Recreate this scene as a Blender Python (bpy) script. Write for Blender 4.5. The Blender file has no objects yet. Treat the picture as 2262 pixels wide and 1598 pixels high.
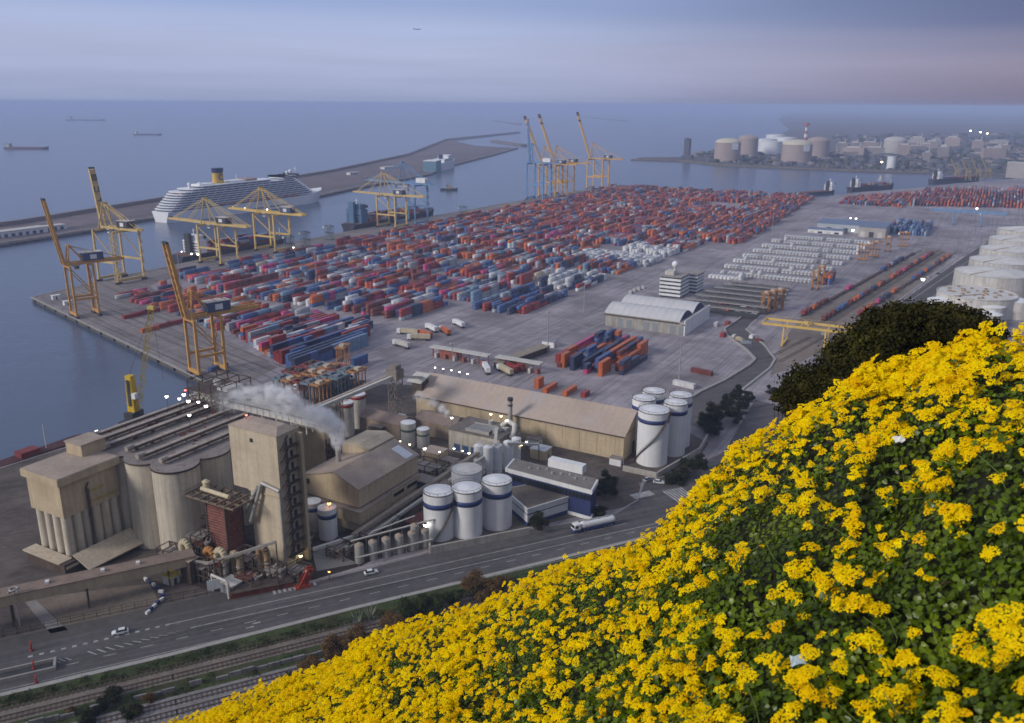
import bpy, math, random
import numpy as np
from mathutils import Vector, Matrix, Euler

S = bpy.context.scene
COL = S.collection
R = math.radians
# ------------------------------------------------------------------ camera
# World axes follow the container quay: x runs inland across the terminal, y along the long quay, origin at the quay corner.
CAM = Vector((617.95, -372.92, 140.0))
FOC, PX, PY = 1900.0, 1131.0, 799.0            # focal length and centre in photograph pixels (2262 x 1598)
PITCH, ROLL, HEAD = math.atan((PY - 229.0) / FOC), R(0.3), R(29.159)
_h = Matrix.Rotation(HEAD, 3, 'Z')
_fw = _h @ Vector((0, math.cos(PITCH), -math.sin(PITCH)))
_u0 = _h @ Vector((0, math.sin(PITCH), math.cos(PITCH)))
_r0 = _h @ Vector((1, 0, 0))
RT = _r0 * math.cos(ROLL) + _u0 * math.sin(ROLL)
UP = _u0 * math.cos(ROLL) - _r0 * math.sin(ROLL)
FW = _fw
cd = bpy.data.cameras.new('camera')
cam = bpy.data.objects.new('camera', cd)
COL.objects.link(cam)
cd.sensor_width = 36.0
cd.lens = FOC / 2262.0 * 36.0
cd.clip_start, cd.clip_end = 0.1, 200000.0
m3 = Matrix((RT, UP, -FW)).transposed()
cam.matrix_world = Matrix.Translation(CAM) @ m3.to_4x4()
S.camera = cam
cd.dof.use_dof = True
cd.dof.focus_distance = 5.5
cd.dof.aperture_fstop = 6.3

# ------------------------------------------------------------------ sky, sun, exposure
SUN_EL = R(26)
SUN_AZ = Vector((-0.52, -0.855, 0)).normalized()        # towards the sun: over the viewer's left shoulder
w = bpy.data.worlds.new('World')
S.world = w
w.use_nodes = True
nt = w.node_tree
nt.nodes.clear()
def N(t, **k):
    n = nt.nodes.new(t)
    for a, b in k.items():
        setattr(n, a, b)
    return n
def L(a, b): nt.links.new(a, b)
def math_node(op, a, b=None, c=None):
    n = N('ShaderNodeMath', operation=op)
    for i, q in enumerate((a, b, c)):
        if q is None: continue
        if isinstance(q, (int, float)): n.inputs[i].default_value = q
        else: L(q, n.inputs[i])
    return n.outputs[0]
sky = N('ShaderNodeTexSky', sky_type='NISHITA', sun_disc=False)
sky.sun_elevation = SUN_EL
sky.sun_rotation = math.atan2(SUN_AZ.x, SUN_AZ.y)
tc = N('ShaderNodeTexCoord')
sep = N('ShaderNodeSeparateXYZ')
L(tc.outputs['Generated'], sep.inputs[0])
# wide azimuth coordinate: 0 on the bright eastern side, 1 on the dull western side
dot = N('ShaderNodeVectorMath', operation='DOT_PRODUCT')
L(tc.outputs['Generated'], dot.inputs[0])
dot.inputs[1].default_value = (0.873, 0.487, 0.0)
mp = N('ShaderNodeMapping')
mp.inputs['Scale'].default_value = (1.6, 1.6, 26.0)
L(tc.outputs['Generated'], mp.inputs[0])
nz = N('ShaderNodeTexNoise')
nz.inputs['Scale'].default_value = 1.3
nz.inputs['Detail'].default_value = 5.0
nz.inputs['Roughness'].default_value = 0.55
L(mp.outputs[0], nz.inputs[0])
jit = math_node('MULTIPLY_ADD', nz.outputs[0], 0.03, -0.015)
el = math_node('ADD', sep.outputs[2], jit)
el = math_node('MULTIPLY_ADD', dot.outputs['Value'], 0.018, el)
def ramp(stops):
    r = N('ShaderNodeValToRGB')
    e = r.color_ramp.elements
    while len(e) < len(stops): e.new(0.5)
    for q, (p, c) in zip(e, stops):
        q.position = p; q.color = (*c, 1)
    r.color_ramp.interpolation = 'EASE'
    return r
els = math_node('MULTIPLY', el, 2.0)           # 0..0.5 in z fills the ramp
rl = ramp([(0.0, (.225, .262, .405)), (.03, (.252, .287, .44)), (.06, (.275, .31, .465)), (.10, (.30, .335, .495)), (.15, (.285, .33, .50)), (.20, (.225, .285, .475)), (.40, (.23, .28, .435)), (1.0, (.285, .31, .39))])
rr = ramp([(0.0, (.10, .093, .165)), (.04, (.138, .118, .19)), (.10, (.168, .142, .22)), (.14, (.125, .116, .20)), (.18, (.062, .070, .165)), (.26, (.055, .066, .16)), (1.0, (.245, .27, .355))])
L(els, rl.inputs[0]); L(els, rr.inputs[0])
azf = N('ShaderNodeMapRange', interpolation_type='SMOOTHSTEP')
azf.inputs['From Min'].default_value = -0.12
azf.inputs['From Max'].default_value = 0.64
L(dot.outputs['Value'], azf.inputs[0])
mx = N('ShaderNodeMix', data_type='RGBA')
L(azf.outputs[0], mx.inputs[0]); L(rl.outputs[0], mx.inputs[6]); L(rr.outputs[0], mx.inputs[7])
# thin streaks in the cloud layer
st = N('ShaderNodeMapRange')
st.inputs['From Min'].default_value = 0.3; st.inputs['From Max'].default_value = 0.75
st.inputs['To Min'].default_value = 0.93; st.inputs['To Max'].default_value = 1.07
L(nz.outputs[0], st.inputs[0])
mul = N('ShaderNodeVectorMath', operation='SCALE')
L(mx.outputs[2], mul.inputs[0]); L(st.outputs[0], mul.inputs['Scale'])
bg1 = N('ShaderNodeBackground'); bg1.inputs[1].default_value = 0.05
L(sky.outputs[0], bg1.inputs[0])
bg2 = N('ShaderNodeBackground'); bg2.inputs[1].default_value = 1.0
L(mul.outputs[0], bg2.inputs[0])
mxs = N('ShaderNodeMixShader'); mxs.inputs[0].default_value = 0.9      # nine tenths cloud cover
L(bg1.outputs[0], mxs.inputs[1]); L(bg2.outputs[0], mxs.inputs[2])
out = N('ShaderNodeOutputWorld')
L(mxs.outputs[0], out.inputs[0])

sd = bpy.data.lights.new('sun', 'SUN')
sd.energy = 1.5
sd.angle = R(14)
sd.color = (1.0, 0.93, 0.84)
sun = bpy.data.objects.new('sun', sd)
COL.objects.link(sun)
sdir = Vector((SUN_AZ.x * math.cos(SUN_EL), SUN_AZ.y * math.cos(SUN_EL), math.sin(SUN_EL)))
sun.rotation_euler = sdir.to_track_quat('Z', 'Y').to_euler()
sun.location = (300, -600, 500)

S.view_settings.view_transform = 'Standard'
S.view_settings.look = 'None'
S.view_settings.exposure = 0.6
S.view_settings.gamma = 1.0
S.view_settings.use_curve_mapping = False
S.cycles.max_bounces = 6
S.cycles.diffuse_bounces = 3
S.cycles.glossy_bounces = 3
S.cycles.transparent_max_bounces = 8
S.cycles.volume_bounces = 8
S.cycles.volume_step_rate = 2.0
S.cycles.sample_clamp_indirect = 4.0
S.cycles.use_denoising = True

# ------------------------------------------------------------------ helpers
def at(px, py, z=0.0):
    """The point of height z that lies at pixel (px, py) of the photograph (survey of the site)."""
    d = RT * ((px - PX) / FOC) - UP * ((py - PY) / FOC) + FW
    return CAM + d * ((z - CAM.z) / d.z)
def near(px, py, depth):
    return CAM + (RT * ((px - PX) / FOC) - UP * ((py - PY) / FOC) + FW) * depth

def tag(o, label=None, cat=None, group=None, kind=None):
    if label: o['label'] = label
    if cat: o['category'] = cat
    if group: o['group'] = group
    if kind: o['kind'] = kind
    return o
def thing(name, label, cat, loc=(0, 0, 0), rz=0.0, group=None):
    o = bpy.data.objects.new(name, None)
    o.empty_display_size = 1.0
    COL.objects.link(o)
    o.location = loc
    o.rotation_euler = (0, 0, rz)
    return tag(o, label, cat, group)
def copy_tree(o, parent=None):
    c = o.copy()
    COL.objects.link(c)
    c.parent = parent
    for ch in list(o.children):
        copy_tree(ch, c)
    return c
def link(name, me, mats=None, parent=None):
    o = bpy.data.objects.new(name, me)
    COL.objects.link(o)
    if parent: o.parent = parent
    if mats:
        for q in (mats if isinstance(mats, (list, tuple)) else [mats]):
            me.materials.append(q)
    return o

class MB:
    """Collects shapes; build() links them as one mesh object."""
    def __init__(s, off=(0, 0, 0)):
        s.v, s.f, s.sm, s.mi, s.off, s.cur = [], [], [], [], off, 0
    def add(s, vs, fs, smooth=False):
        n = len(s.v)
        ox, oy, oz = s.off
        s.v += [(a - ox, b - oy, c - oz) for a, b, c in vs]
        for q in fs:
            s.f.append([i + n for i in q]); s.sm.append(smooth); s.mi.append(s.cur)
        return s
    def box(s, x0, y0, z0, x1, y1, z1):
        return s.add([(x0, y0, z0), (x1, y0, z0), (x1, y1, z0), (x0, y1, z0), (x0, y0, z1), (x1, y0, z1), (x1, y1, z1), (x0, y1, z1)],
                     [(0, 3, 2, 1), (4, 5, 6, 7), (0, 1, 5, 4), (1, 2, 6, 5), (2, 3, 7, 6), (3, 0, 4, 7)])
    def cbox(s, x, y, z, sx, sy, sz, rz=0.0):
        c, n = math.cos(rz), math.sin(rz)
        vs = []
        for dz in (0, sz):
            for dx, dy in ((-1, -1), (1, -1), (1, 1), (-1, 1)):
                a, b = dx * sx / 2, dy * sy / 2
                vs.append((x + a * c - b * n, y + a * n + b * c, z + dz))
        return s.add(vs, [(0, 3, 2, 1), (4, 5, 6, 7), (0, 1, 5, 4), (1, 2, 6, 5), (2, 3, 7, 6), (3, 0, 4, 7)])
    def prism(s, poly, z0, z1):
        n = len(poly)
        vs = [(x, y, z0) for x, y in poly] + [(x, y, z1) for x, y in poly]
        return s.add(vs, [tuple(range(n - 1, -1, -1)), tuple(range(n, 2 * n))] + [(i, (i + 1) % n, n + (i + 1) % n, n + i) for i in range(n)])
    def beam(s, p, q, w, h=None):
        h = h or w
        p, q = Vector(p), Vector(q)
        d = (q - p)
        if d.length < 1e-6: return s
        d.normalize()
        a = d.cross(Vector((0, 0, 1)))
        if a.length < 1e-3: a = Vector((1, 0, 0))
        a.normalize()
        b = a.cross(d)
        vs = []
        for e in (p, q):
            for i, j in ((-1, -1), (1, -1), (1, 1), (-1, 1)):
                vs.append(tuple(e + a * (i * w / 2) + b * (j * h / 2)))
        return s.add(vs, [(0, 1, 2, 3), (7, 6, 5, 4), (0, 4, 5, 1), (1, 5, 6, 2), (2, 6, 7, 3), (3, 7, 4, 0)])
    def tube(s, p, q, r, n=8, r2=None, caps=True):
        r2 = r if r2 is None else r2
        p, q = Vector(p), Vector(q)
        d = (q - p)
        if d.length < 1e-6: return s
        d.normalize()
        a = d.orthogonal().normalized()
        b = d.cross(a)
        vs = []
        for e, rr in ((p, r), (q, r2)):
            for i in range(n):
                t = 2 * math.pi * i / n
                vs.append(tuple(e + a * (rr * math.cos(t)) + b * (rr * math.sin(t))))
        s.add(vs, [(i, (i + 1) % n, n + (i + 1) % n, n + i) for i in range(n)], True)
        if caps:
            if r > 1e-4: s.add(vs[:n], [tuple(range(n - 1, -1, -1))])
            if r2 > 1e-4: s.add(vs[n:], [tuple(range(n))])
        return s
    def pipe(s, pts, r, n=8):
        for i in range(len(pts) - 1):
            s.tube(pts[i], pts[i + 1], r, n)
            if i: s.ball(pts[i], r, 8, 4)
        return s
    def cyl(s, x, y, z0, z1, r, n=32, r2=None, caps=True):
        return s.tube((x, y, z0), (x, y, z1), r, n, r2, caps)
    def ring(s, x, y, z0, z1, r, t, n=32):
        vs = []
        for z in (z0, z1):
            for rr in (r, r + t):
                for i in range(n):
                    a = 2 * math.pi * i / n
                    vs.append((x + rr * math.cos(a), y + rr * math.sin(a), z))
        fs = []
        for i in range(n):
            j = (i + 1) % n
            fs += [(n + i, n + j, 3 * n + j, 3 * n + i), (j, i, 2 * n + i, 2 * n + j), (2 * n + i, 3 * n + i, 3 * n + j, 2 * n + j), (i, j, n + j, n + i)]
        return s.add(vs, fs, True)
    def dome(s, x, y, z, r, h, n=32, k=5):
        vs, fs = [], []
        for i in range(k):
            t = math.pi / 2 * i / k
            for j in range(n):
                a = 2 * math.pi * j / n
                vs.append((x + r * math.cos(t) * math.cos(a), y + r * math.cos(t) * math.sin(a), z + h * math.sin(t)))
        vs.append((x, y, z + h))
        for i in range(k - 1):
            for j in range(n):
                fs.append((i * n + j, i * n + (j + 1) % n, (i + 1) * n + (j + 1) % n, (i + 1) * n + j))
        for j in range(n):
            fs.append(((k - 1) * n + j, (k - 1) * n + (j + 1) % n, k * n))
        return s.add(vs, fs, True)
    def ball(s, c, r, n=10, k=6):
        vs, fs = [(c[0], c[1], c[2] - r)], []
        for i in range(1, k):
            t = math.pi * i / k - math.pi / 2
            for j in range(n):
                a = 2 * math.pi * j / n
                vs.append((c[0] + r * math.cos(t) * math.cos(a), c[1] + r * math.cos(t) * math.sin(a), c[2] + r * math.sin(t)))
        vs.append((c[0], c[1], c[2] + r))
        for j in range(n):
            fs.append((0, 1 + (j + 1) % n, 1 + j))
            fs.append((len(vs) - 1, 1 + (k - 2) * n + j, 1 + (k - 2) * n + (j + 1) % n))
        for i in range(k - 2):
            for j in range(n):
                fs.append((1 + i * n + j, 1 + i * n + (j + 1) % n, 1 + (i + 1) * n + (j + 1) % n, 1 + (i + 1) * n + j))
        return s.add(vs, fs, True)
    def truss(s, p, q, w, h, n, t):
        """Box truss from p to q, width w, depth h, n bays, member size t."""
        p, q = Vector(p), Vector(q)
        d = (q - p).normalized()
        a = d.cross(Vector((0, 0, 1)))
        if a.length < 1e-3: a = Vector((1, 0, 0))
        a.normalize()
        b = a.cross(d)
        def c(k, i, j): return p + (q - p) * (k / n) + a * (i * w / 2) + b * (j * h / 2)
        cs = ((-1, -1), (1, -1), (1, 1), (-1, 1))
        for i, j in cs: s.beam(c(0, i, j), c(n, i, j), t)
        for k in range(n):
            for e in range(4):
                i, j = cs[e]; i2, j2 = cs[(e + 1) % 4]
                s.beam(c(k, i, j), c(k + 1, i2, j2), t * .7)
                if k % 2 == 0: s.beam(c(k, i, j), c(k, i2, j2), t * .7)
        return s
    def loft(s, rings, closed=True, cap=True, smooth=False):
        n = len(rings[0])
        vs = [p for r in rings for p in r]
        fs = []
        for k in range(len(rings) - 1):
            for i in range(n if closed else n - 1):
                j = (i + 1) % n
                fs.append((k * n + i, k * n + j, (k + 1) * n + j, (k + 1) * n + i))
        if cap:
            fs.append(tuple(range(n - 1, -1, -1)))
            fs.append(tuple((len(rings) - 1) * n + i for i in range(n)))
        return s.add(vs, fs, smooth)
    def mesh(s, name):
        me = bpy.data.meshes.new(name)
        me.from_pydata(s.v, [], s.f)
        me.polygons.foreach_set('use_smooth', s.sm)
        me.polygons.foreach_set('material_index', s.mi)
        return me
    def build(s, name, mats, parent=None):
        return link(name, s.mesh(name), mats, parent)

def np_mesh(name, V, F):
    me = bpy.data.meshes.new(name)
    V = np.asarray(V, dtype=np.float32); F = np.asarray(F, dtype=np.int32)
    me.vertices.add(len(V)); me.vertices.foreach_set('co', V.ravel())
    k = F.shape[1]
    me.loops.add(F.size); me.loops.foreach_set('vertex_index', F.ravel())
    me.polygons.add(len(F)); me.polygons.foreach_set('loop_start', np.arange(len(F), dtype=np.int32) * k)
    me.update(calc_edges=True)
    return me

# ------------------------------------------------------------------ materials
MATS = {}
def M(name, col, rough=.75, var=.14, scale=.25, metal=0.0, streak=0.0, bump=0.0, bscale=2.0, dirt=None, spec=.3, fine=0.0, courses=None, joints=None, tracks=None):
    if name in MATS: return MATS[name]
    m = bpy.data.materials.new(name)
    m.use_nodes = True
    t = m.node_tree
    b = t.nodes['Principled BSDF']
    b.inputs['Roughness'].default_value = rough
    b.inputs['Metallic'].default_value = metal
    b.inputs['Specular IOR Level'].default_value = spec
    g = t.nodes.new('ShaderNodeNewGeometry')
    n1 = t.nodes.new('ShaderNodeTexNoise')
    n1.inputs['Scale'].default_value = scale
    n1.inputs['Detail'].default_value = 6.0
    n1.inputs['Roughness'].default_value = .62
    t.links.new(g.outputs['Position'], n1.inputs[0])
    mr = t.nodes.new('ShaderNodeMapRange')
    mr.inputs['From Min'].default_value = .3; mr.inputs['From Max'].default_value = .7
    mr.inputs['To Min'].default_value = 1 - var; mr.inputs['To Max'].default_value = 1 + var
    t.links.new(n1.outputs[0], mr.inputs[0])
    val = mr.outputs[0]
    if fine:
        n3 = t.nodes.new('ShaderNodeTexNoise')
        n3.inputs['Scale'].default_value = scale * 9
        n3.inputs['Detail'].default_value = 4.0
        t.links.new(g.outputs['Position'], n3.inputs[0])
        m3_ = t.nodes.new('ShaderNodeMapRange')
        m3_.inputs['From Min'].default_value = .3; m3_.inputs['From Max'].default_value = .7
        m3_.inputs['To Min'].default_value = 1 - fine; m3_.inputs['To Max'].default_value = 1 + fine
        t.links.new(n3.outputs[0], m3_.inputs[0])
        k = t.nodes.new('ShaderNodeMath'); k.operation = 'MULTIPLY'
        t.links.new(val, k.inputs[0]); t.links.new(m3_.outputs[0], k.inputs[1]); val = k.outputs[0]
    if streak:
        mpn = t.nodes.new('ShaderNodeMapping')
        mpn.inputs['Scale'].default_value = (.9, .9, .05)
        t.links.new(g.outputs['Position'], mpn.inputs[0])
        n2 = t.nodes.new('ShaderNodeTexNoise')
        n2.inputs['Scale'].default_value = 1.0; n2.inputs['Detail'].default_value = 5.0
        t.links.new(mpn.outputs[0], n2.inputs[0])
        m2 = t.nodes.new('ShaderNodeMapRange')
        m2.inputs['From Min'].default_value = .42; m2.inputs['From Max'].default_value = .68
        m2.inputs['To Min'].default_value = 1.0; m2.inputs['To Max'].default_value = 1 - streak
        t.links.new(n2.outputs[0], m2.inputs[0])
        k = t.nodes.new('ShaderNodeMath'); k.operation = 'MULTIPLY'
        t.links.new(val, k.inputs[0]); t.links.new(m2.outputs[0], k.inputs[1]); val = k.outputs[0]
    def times(v1, v2):
        k_ = t.nodes.new('ShaderNodeMath'); k_.operation = 'MULTIPLY'
        t.links.new(v1, k_.inputs[0]); t.links.new(v2, k_.inputs[1]); return k_.outputs[0]
    if courses:                       # level joints every so many metres
        per, wd, dk = courses
        sx_ = t.nodes.new('ShaderNodeSeparateXYZ'); t.links.new(g.outputs['Position'], sx_.inputs[0])
        a_ = t.nodes.new('ShaderNodeMath'); a_.operation = 'MODULO'; t.links.new(sx_.outputs[2], a_.inputs[0]); a_.inputs[1].default_value = per
        b_ = t.nodes.new('ShaderNodeMath'); b_.operation = 'LESS_THAN'; t.links.new(a_.outputs[0], b_.inputs[0]); b_.inputs[1].default_value = wd
        c_ = t.nodes.new('ShaderNodeMath'); c_.operation = 'MULTIPLY_ADD'; t.links.new(b_.outputs[0], c_.inputs[0]); c_.inputs[1].default_value = dk - 1; c_.inputs[2].default_value = 1
        val = times(val, c_.outputs[0])
    if joints:                        # slab joints
        bw_, bh_, dk = joints
        bt = t.nodes.new('ShaderNodeTexBrick'); t.links.new(g.outputs['Position'], bt.inputs['Vector'])
        bt.inputs['Scale'].default_value = 1.0; bt.inputs['Brick Width'].default_value = bw_; bt.inputs['Row Height'].default_value = bh_; bt.inputs['Mortar Size'].default_value = .14; bt.inputs['Mortar Smooth'].default_value = .4
        bt.inputs['Color1'].default_value = (1.06, 1.06, 1.06, 1); bt.inputs['Color2'].default_value = (.93, .93, .93, 1); bt.inputs['Mortar'].default_value = (dk, dk, dk, 1)
        val = times(val, bt.outputs['Color'])
    if tracks:                        # wheel tracks along one direction
        ang_, dk = tracks
        mt = t.nodes.new('ShaderNodeMapping'); mt.vector_type = 'TEXTURE'; mt.inputs['Rotation'].default_value = (0, 0, ang_); mt.inputs['Scale'].default_value = (110.0, 2.2, 1.0)
        t.links.new(g.outputs['Position'], mt.inputs[0])
        nt2 = t.nodes.new('ShaderNodeTexNoise'); nt2.inputs['Scale'].default_value = 1.0; nt2.inputs['Detail'].default_value = 5.0; nt2.inputs['Distortion'].default_value = .6
        t.links.new(mt.outputs[0], nt2.inputs[0])
        mt2 = t.nodes.new('ShaderNodeMapRange'); mt2.inputs['From Min'].default_value = .45; mt2.inputs['From Max'].default_value = .68; mt2.inputs['To Min'].default_value = 1.0; mt2.inputs['To Max'].default_value = dk
        t.links.new(nt2.outputs[0], mt2.inputs[0])
        val = times(val, mt2.outputs[0])
    sc = t.nodes.new('ShaderNodeVectorMath'); sc.operation = 'SCALE'
    sc.inputs[0].default_value = col
    t.links.new(val, sc.inputs['Scale'])
    cout = sc.outputs[0]
    if dirt:
        dc, amount, dscale = dirt
        n4 = t.nodes.new('ShaderNodeTexNoise')
        n4.inputs['Scale'].default_value = dscale; n4.inputs['Detail'].default_value = 7.0; n4.inputs['Roughness'].default_value = .65
        t.links.new(g.outputs['Position'], n4.inputs[0])
        m4 = t.nodes.new('ShaderNodeMapRange')
        m4.inputs['From Min'].default_value = .5; m4.inputs['From Max'].default_value = .68
        m4.inputs['To Min'].default_value = 0; m4.inputs['To Max'].default_value = amount
        t.links.new(n4.outputs[0], m4.inputs[0])
        mixn = t.nodes.new('ShaderNodeMix'); mixn.data_type = 'RGBA'
        t.links.new(m4.outputs[0], mixn.inputs[0]); t.links.new(cout, mixn.inputs[6])
        mixn.inputs[7].default_value = (*dc, 1)
        cout = mixn.outputs[2]
    t.links.new(cout, b.inputs['Base Color'])
    if bump:
        nb = t.nodes.new('ShaderNodeTexNoise')
        nb.inputs['Scale'].default_value = bscale; nb.inputs['Detail'].default_value = 4.0
        t.links.new(g.outputs['Position'], nb.inputs[0])
        bn = t.nodes.new('ShaderNodeBump')
        bn.inputs['Strength'].default_value = bump; bn.inputs['Distance'].default_value = .3
        t.links.new(nb.outputs[0], bn.inputs['Height']); t.links.new(bn.outputs[0], b.inputs['Normal'])
    MATS[name] = m
    return m
def EM(name, col, strength):
    if name in MATS: return MATS[name]
    m = bpy.data.materials.new(name); m.use_nodes = True
    b = m.node_tree.nodes['Principled BSDF']
    b.inputs['Base Color'].default_value = (*col, 1)
    b.inputs['Emission Color'].default_value = (*col, 1)
    b.inputs['Emission Strength'].default_value = strength
    MATS[name] = m
    return m
random.seed(11)
rng = np.random.default_rng(5)

concrete = M('yard_concrete', (.31, .277, .30), .8, .34, .012, fine=.16, dirt=((.14, .12, .125), .75, .026), joints=(16, 11, .72), tracks=(math.pi / 2, .66))
apron = M('quay_concrete', (.24, .21, .205), .8, .28, .025, fine=.16, dirt=((.115, .10, .095), .65, .05), joints=(9, 7, .75), tracks=(-.27, .62))
quay_wall = M('quay_wall_stone', (.12, .11, .10), .9, .3, .2, streak=.5)
asphalt = M('asphalt', (.108, .10, .104), .82, .25, .05, fine=.14, dirt=((.06, .055, .055), .6, .10), tracks=(.937, .62))
asphalt_dk = M('old_asphalt', (.085, .078, .076), .88, .25, .06, fine=.12)
ballast = M('rail_ballast', (.16, .135, .115), .95, .25, .08, fine=.18)
ballast_gr = M('grey_ballast', (.20, .19, .195), .95, .22, .08, fine=.18)
factory_floor = M('factory_yard', (.10, .082, .072), .9, .35, .05, fine=.18, dirt=((.165, .14, .12), .6, .07), tracks=(.9, .7))
soil = M('bare_soil', (.205, .17, .145), .95, .25, .03, fine=.15)
paint_white = M('road_paint', (.36, .355, .35), .75, .35, .6)
beige = M('beige_cladding', (.50, .405, .275), .72, .10, .12, streak=.16, fine=.06, dirt=((.33, .25, .16), .45, .09))
beige_lt = M('pale_concrete', (.55, .465, .345), .8, .12, .08, streak=.18, fine=.06, courses=(3.4, .14, .86), dirt=((.36, .28, .19), .5, .07))
silo_con = M('silo_concrete', (.58, .525, .43), .8, .16, .06, streak=.30, fine=.06, courses=(2.6, .10, .90), dirt=((.33, .28, .21), .5, .06))
beige_roof = M('dusty_roof', (.35, .285, .235), .85, .2, .12, fine=.10, streak=0)
dust_roof = M('stained_roof', (.25, .22, .205), .9, .3, .15, fine=.2, dirt=((.13, .09, .075), .7, .3))
brown_dark = M('brown_steel', (.085, .062, .05), .75, .35, .4, fine=.15)
grey_steel = M('galvanised_steel', (.40, .39, .38), .55, .18, .4, metal=.3, fine=.08)
pale_steel = M('pale_painted_steel', (.52, .50, .46), .6, .15, .4, fine=.08)
white_paint = M('white_tank_paint', (.74, .75, .77), .5, .06, .2, streak=.10)
white_wall = M('white_render', (.72, .73, .74), .7, .08, .3, streak=.12)
blue_band = M('navy_paint', (.035, .055, .17), .5, .12, .4)
blue_wall = M('blue_cladding', (.03, .042, .125), .55, .15, .3)
red_oxide = M('red_oxide_steel', (.17, .05, .035), .75, .35, .5, fine=.15)
red_band = M('red_paint', (.30, .03, .03), .6, .15, .5)
green_band = M('dull_green_paint', (.09, .13, .105), .6, .15, .5)
crane_yellow = M('crane_yellow', (.62, .37, .10), .6, .14, .3, streak=.12)
crane_pale = M('crane_pale_yellow', (.60, .44, .17), .6, .14, .3, streak=.12)
crane_orange = M('crane_orange', (.58, .315, .085), .6, .16, .3, streak=.15)
crane_blue = M('crane_blue', (.14, .27, .46), .6, .12, .3)
gantry_yellow = M('gantry_yellow', (.64, .44, .12), .6, .12, .3)
mobile_yellow = M('mobile_crane_yellow', (.62, .42, .02), .55, .12, .4)
house_blue = M('machinery_house_blue', (.06, .08, .15), .6, .15, .3)
dark_steel = M('dark_steel', (.05, .05, .055), .6, .25, .4)
glass = M('dark_glass', (.02, .025, .03), .15, .1, .3, spec=.6)
white_ship = M('ship_white', (.78, .79, .80), .5, .04, .05)
hull_dark = M('ship_dark_hull', (.035, .035, .05), .6, .2, .05)
hull_red = M('ship_red', (.22, .05, .04), .6, .2, .05)
funnel_yellow = M('funnel_yellow', (.60, .38, .04), .5, .06, .2)
navy = M('navy_paint_plain', (.02, .03, .10), .5, .1, .3)
tank_old = M('weathered_white_tank', (.60, .58, .54), .7, .12, .06, streak=.3, dirt=((.30, .24, .18), .5, .08))
tank_roof = M('weathered_tank_roof', (.62, .61, .59), .75, .10, .05, fine=.08, dirt=((.40, .34, .27), .5, .06))
gas_tank = M('gas_tank_concrete', (.37, .30, .27), .85, .10, .03, streak=.15)
gas_dome = M('gas_tank_dome', (.55, .50, .38), .75, .08, .05)
brick_red = M('factory_red', (.17, .065, .05), .85, .4, .4, fine=.25, streak=.4)
bark = M('bark', (.06, .045, .035), .95, .3, 3.0)
lamp_white = EM('lamp_white', (1.0, .97, .88), 5.0)
lamp_yellow = EM('lamp_yellow', (1.0, .85, .45), 6.0)
lamp_red = EM('lamp_red', (1.0, .12, .08), 5.0)
lamp_orange = EM('lamp_orange', (1.0, .42, .10), 4.0)

# ------------------------------------------------------------------ the setting
water = bpy.data.materials.new('sea_water')
water.use_nodes = True
t = water.node_tree; b = t.nodes['Principled BSDF']
b.inputs['Base Color'].default_value = (.068, .096, .158, 1)
b.inputs['Roughness'].default_value = .2
b.inputs['IOR'].default_value = 1.33
g = t.nodes.new('ShaderNodeNewGeometry')
prev = None
hs = None
for sc_, amp in ((.03, 1.0), (.16, .45), (.7, .15)):
    n_ = t.nodes.new('ShaderNodeTexNoise')
    n_.inputs['Scale'].default_value = sc_; n_.inputs['Detail'].default_value = 4.0
    mpw = t.nodes.new('ShaderNodeMapping'); mpw.inputs['Scale'].default_value = (1.0, 1.7, 1.0); mpw.inputs['Rotation'].default_value = (0, 0, .5)
    t.links.new(g.outputs['Position'], mpw.inputs[0]); t.links.new(mpw.outputs[0], n_.inputs[0])
    k = t.nodes.new('ShaderNodeMath'); k.operation = 'MULTIPLY_ADD'
    t.links.new(n_.outputs[0], k.inputs[0]); k.inputs[1].default_value = amp
    if hs is None: k.inputs[2].default_value = 0.0
    else: t.links.new(hs, k.inputs[2])
    hs = k.outputs[0]
bn = t.nodes.new('ShaderNodeBump'); bn.inputs['Strength'].default_value = .55; bn.inputs['Distance'].default_value = .8
t.links.new(hs, bn.inputs['Height']); t.links.new(bn.outputs[0], b.inputs['Normal'])
mb = MB(); q = 45000.0
mb.add([(-q, -q, -3), (q, -q, -3), (q, q, -3), (-q, q, -3)], [(0, 1, 2, 3)])
tag(mb.build('sea', water), kind='structure')

def land(name, poly, z, mat_top, mat_side, depth=6.0):
    m_ = MB()
    n = len(poly)
    m_.add([(x, y, z) for x, y in poly], [tuple(range(n))])
    m_.cur = 1
    vs = [(x, y, z) for x, y in poly] + [(x, y, z - depth) for x, y in poly]
    m_.add(vs, [((i + 1) % n, i, n + i, n + (i + 1) % n) for i in range(n)])
    o = m_.build(name, [mat_top, mat_side])
    return tag(o, kind='structure')
def sheet(name, poly, z, mat):
    m_ = MB()
    m_.add([(x, y, z) for x, y in poly], [tuple(range(len(poly)))])
    return tag(m_.build(name, mat), kind='structure')
PORT = [(900, -800), (3200, -800), (3200, 1690), (650, 1690), (612, 1605), (545, 1475), (470, 1300), (405, 1180), (378, 1085), (364, 1061),
        (290, 1086), (186, 1096), (92, 1087), (5, 1062), (-9, 790), (-18, 560), (-20, 380), (-20, 200), (-14, 90), (0, 0), (296, -85), (293, -132), (286, -196), (272, -330), (235, -800)]
land('port_ground', PORT, 0.0, concrete, quay_wall)
# paved strips along the quay edges
sheet('quay_apron', [(-19.2, 200), (-13.2, 90), (.8, .8), (294.5, -83.6), (284, -40), (215, -12), (40, 72), (28, 110), (24, 560), (30, 1050), (6, 1061), (-8.2, 790), (-17.2, 560), (-19.2, 380)], .004, apron)
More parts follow.
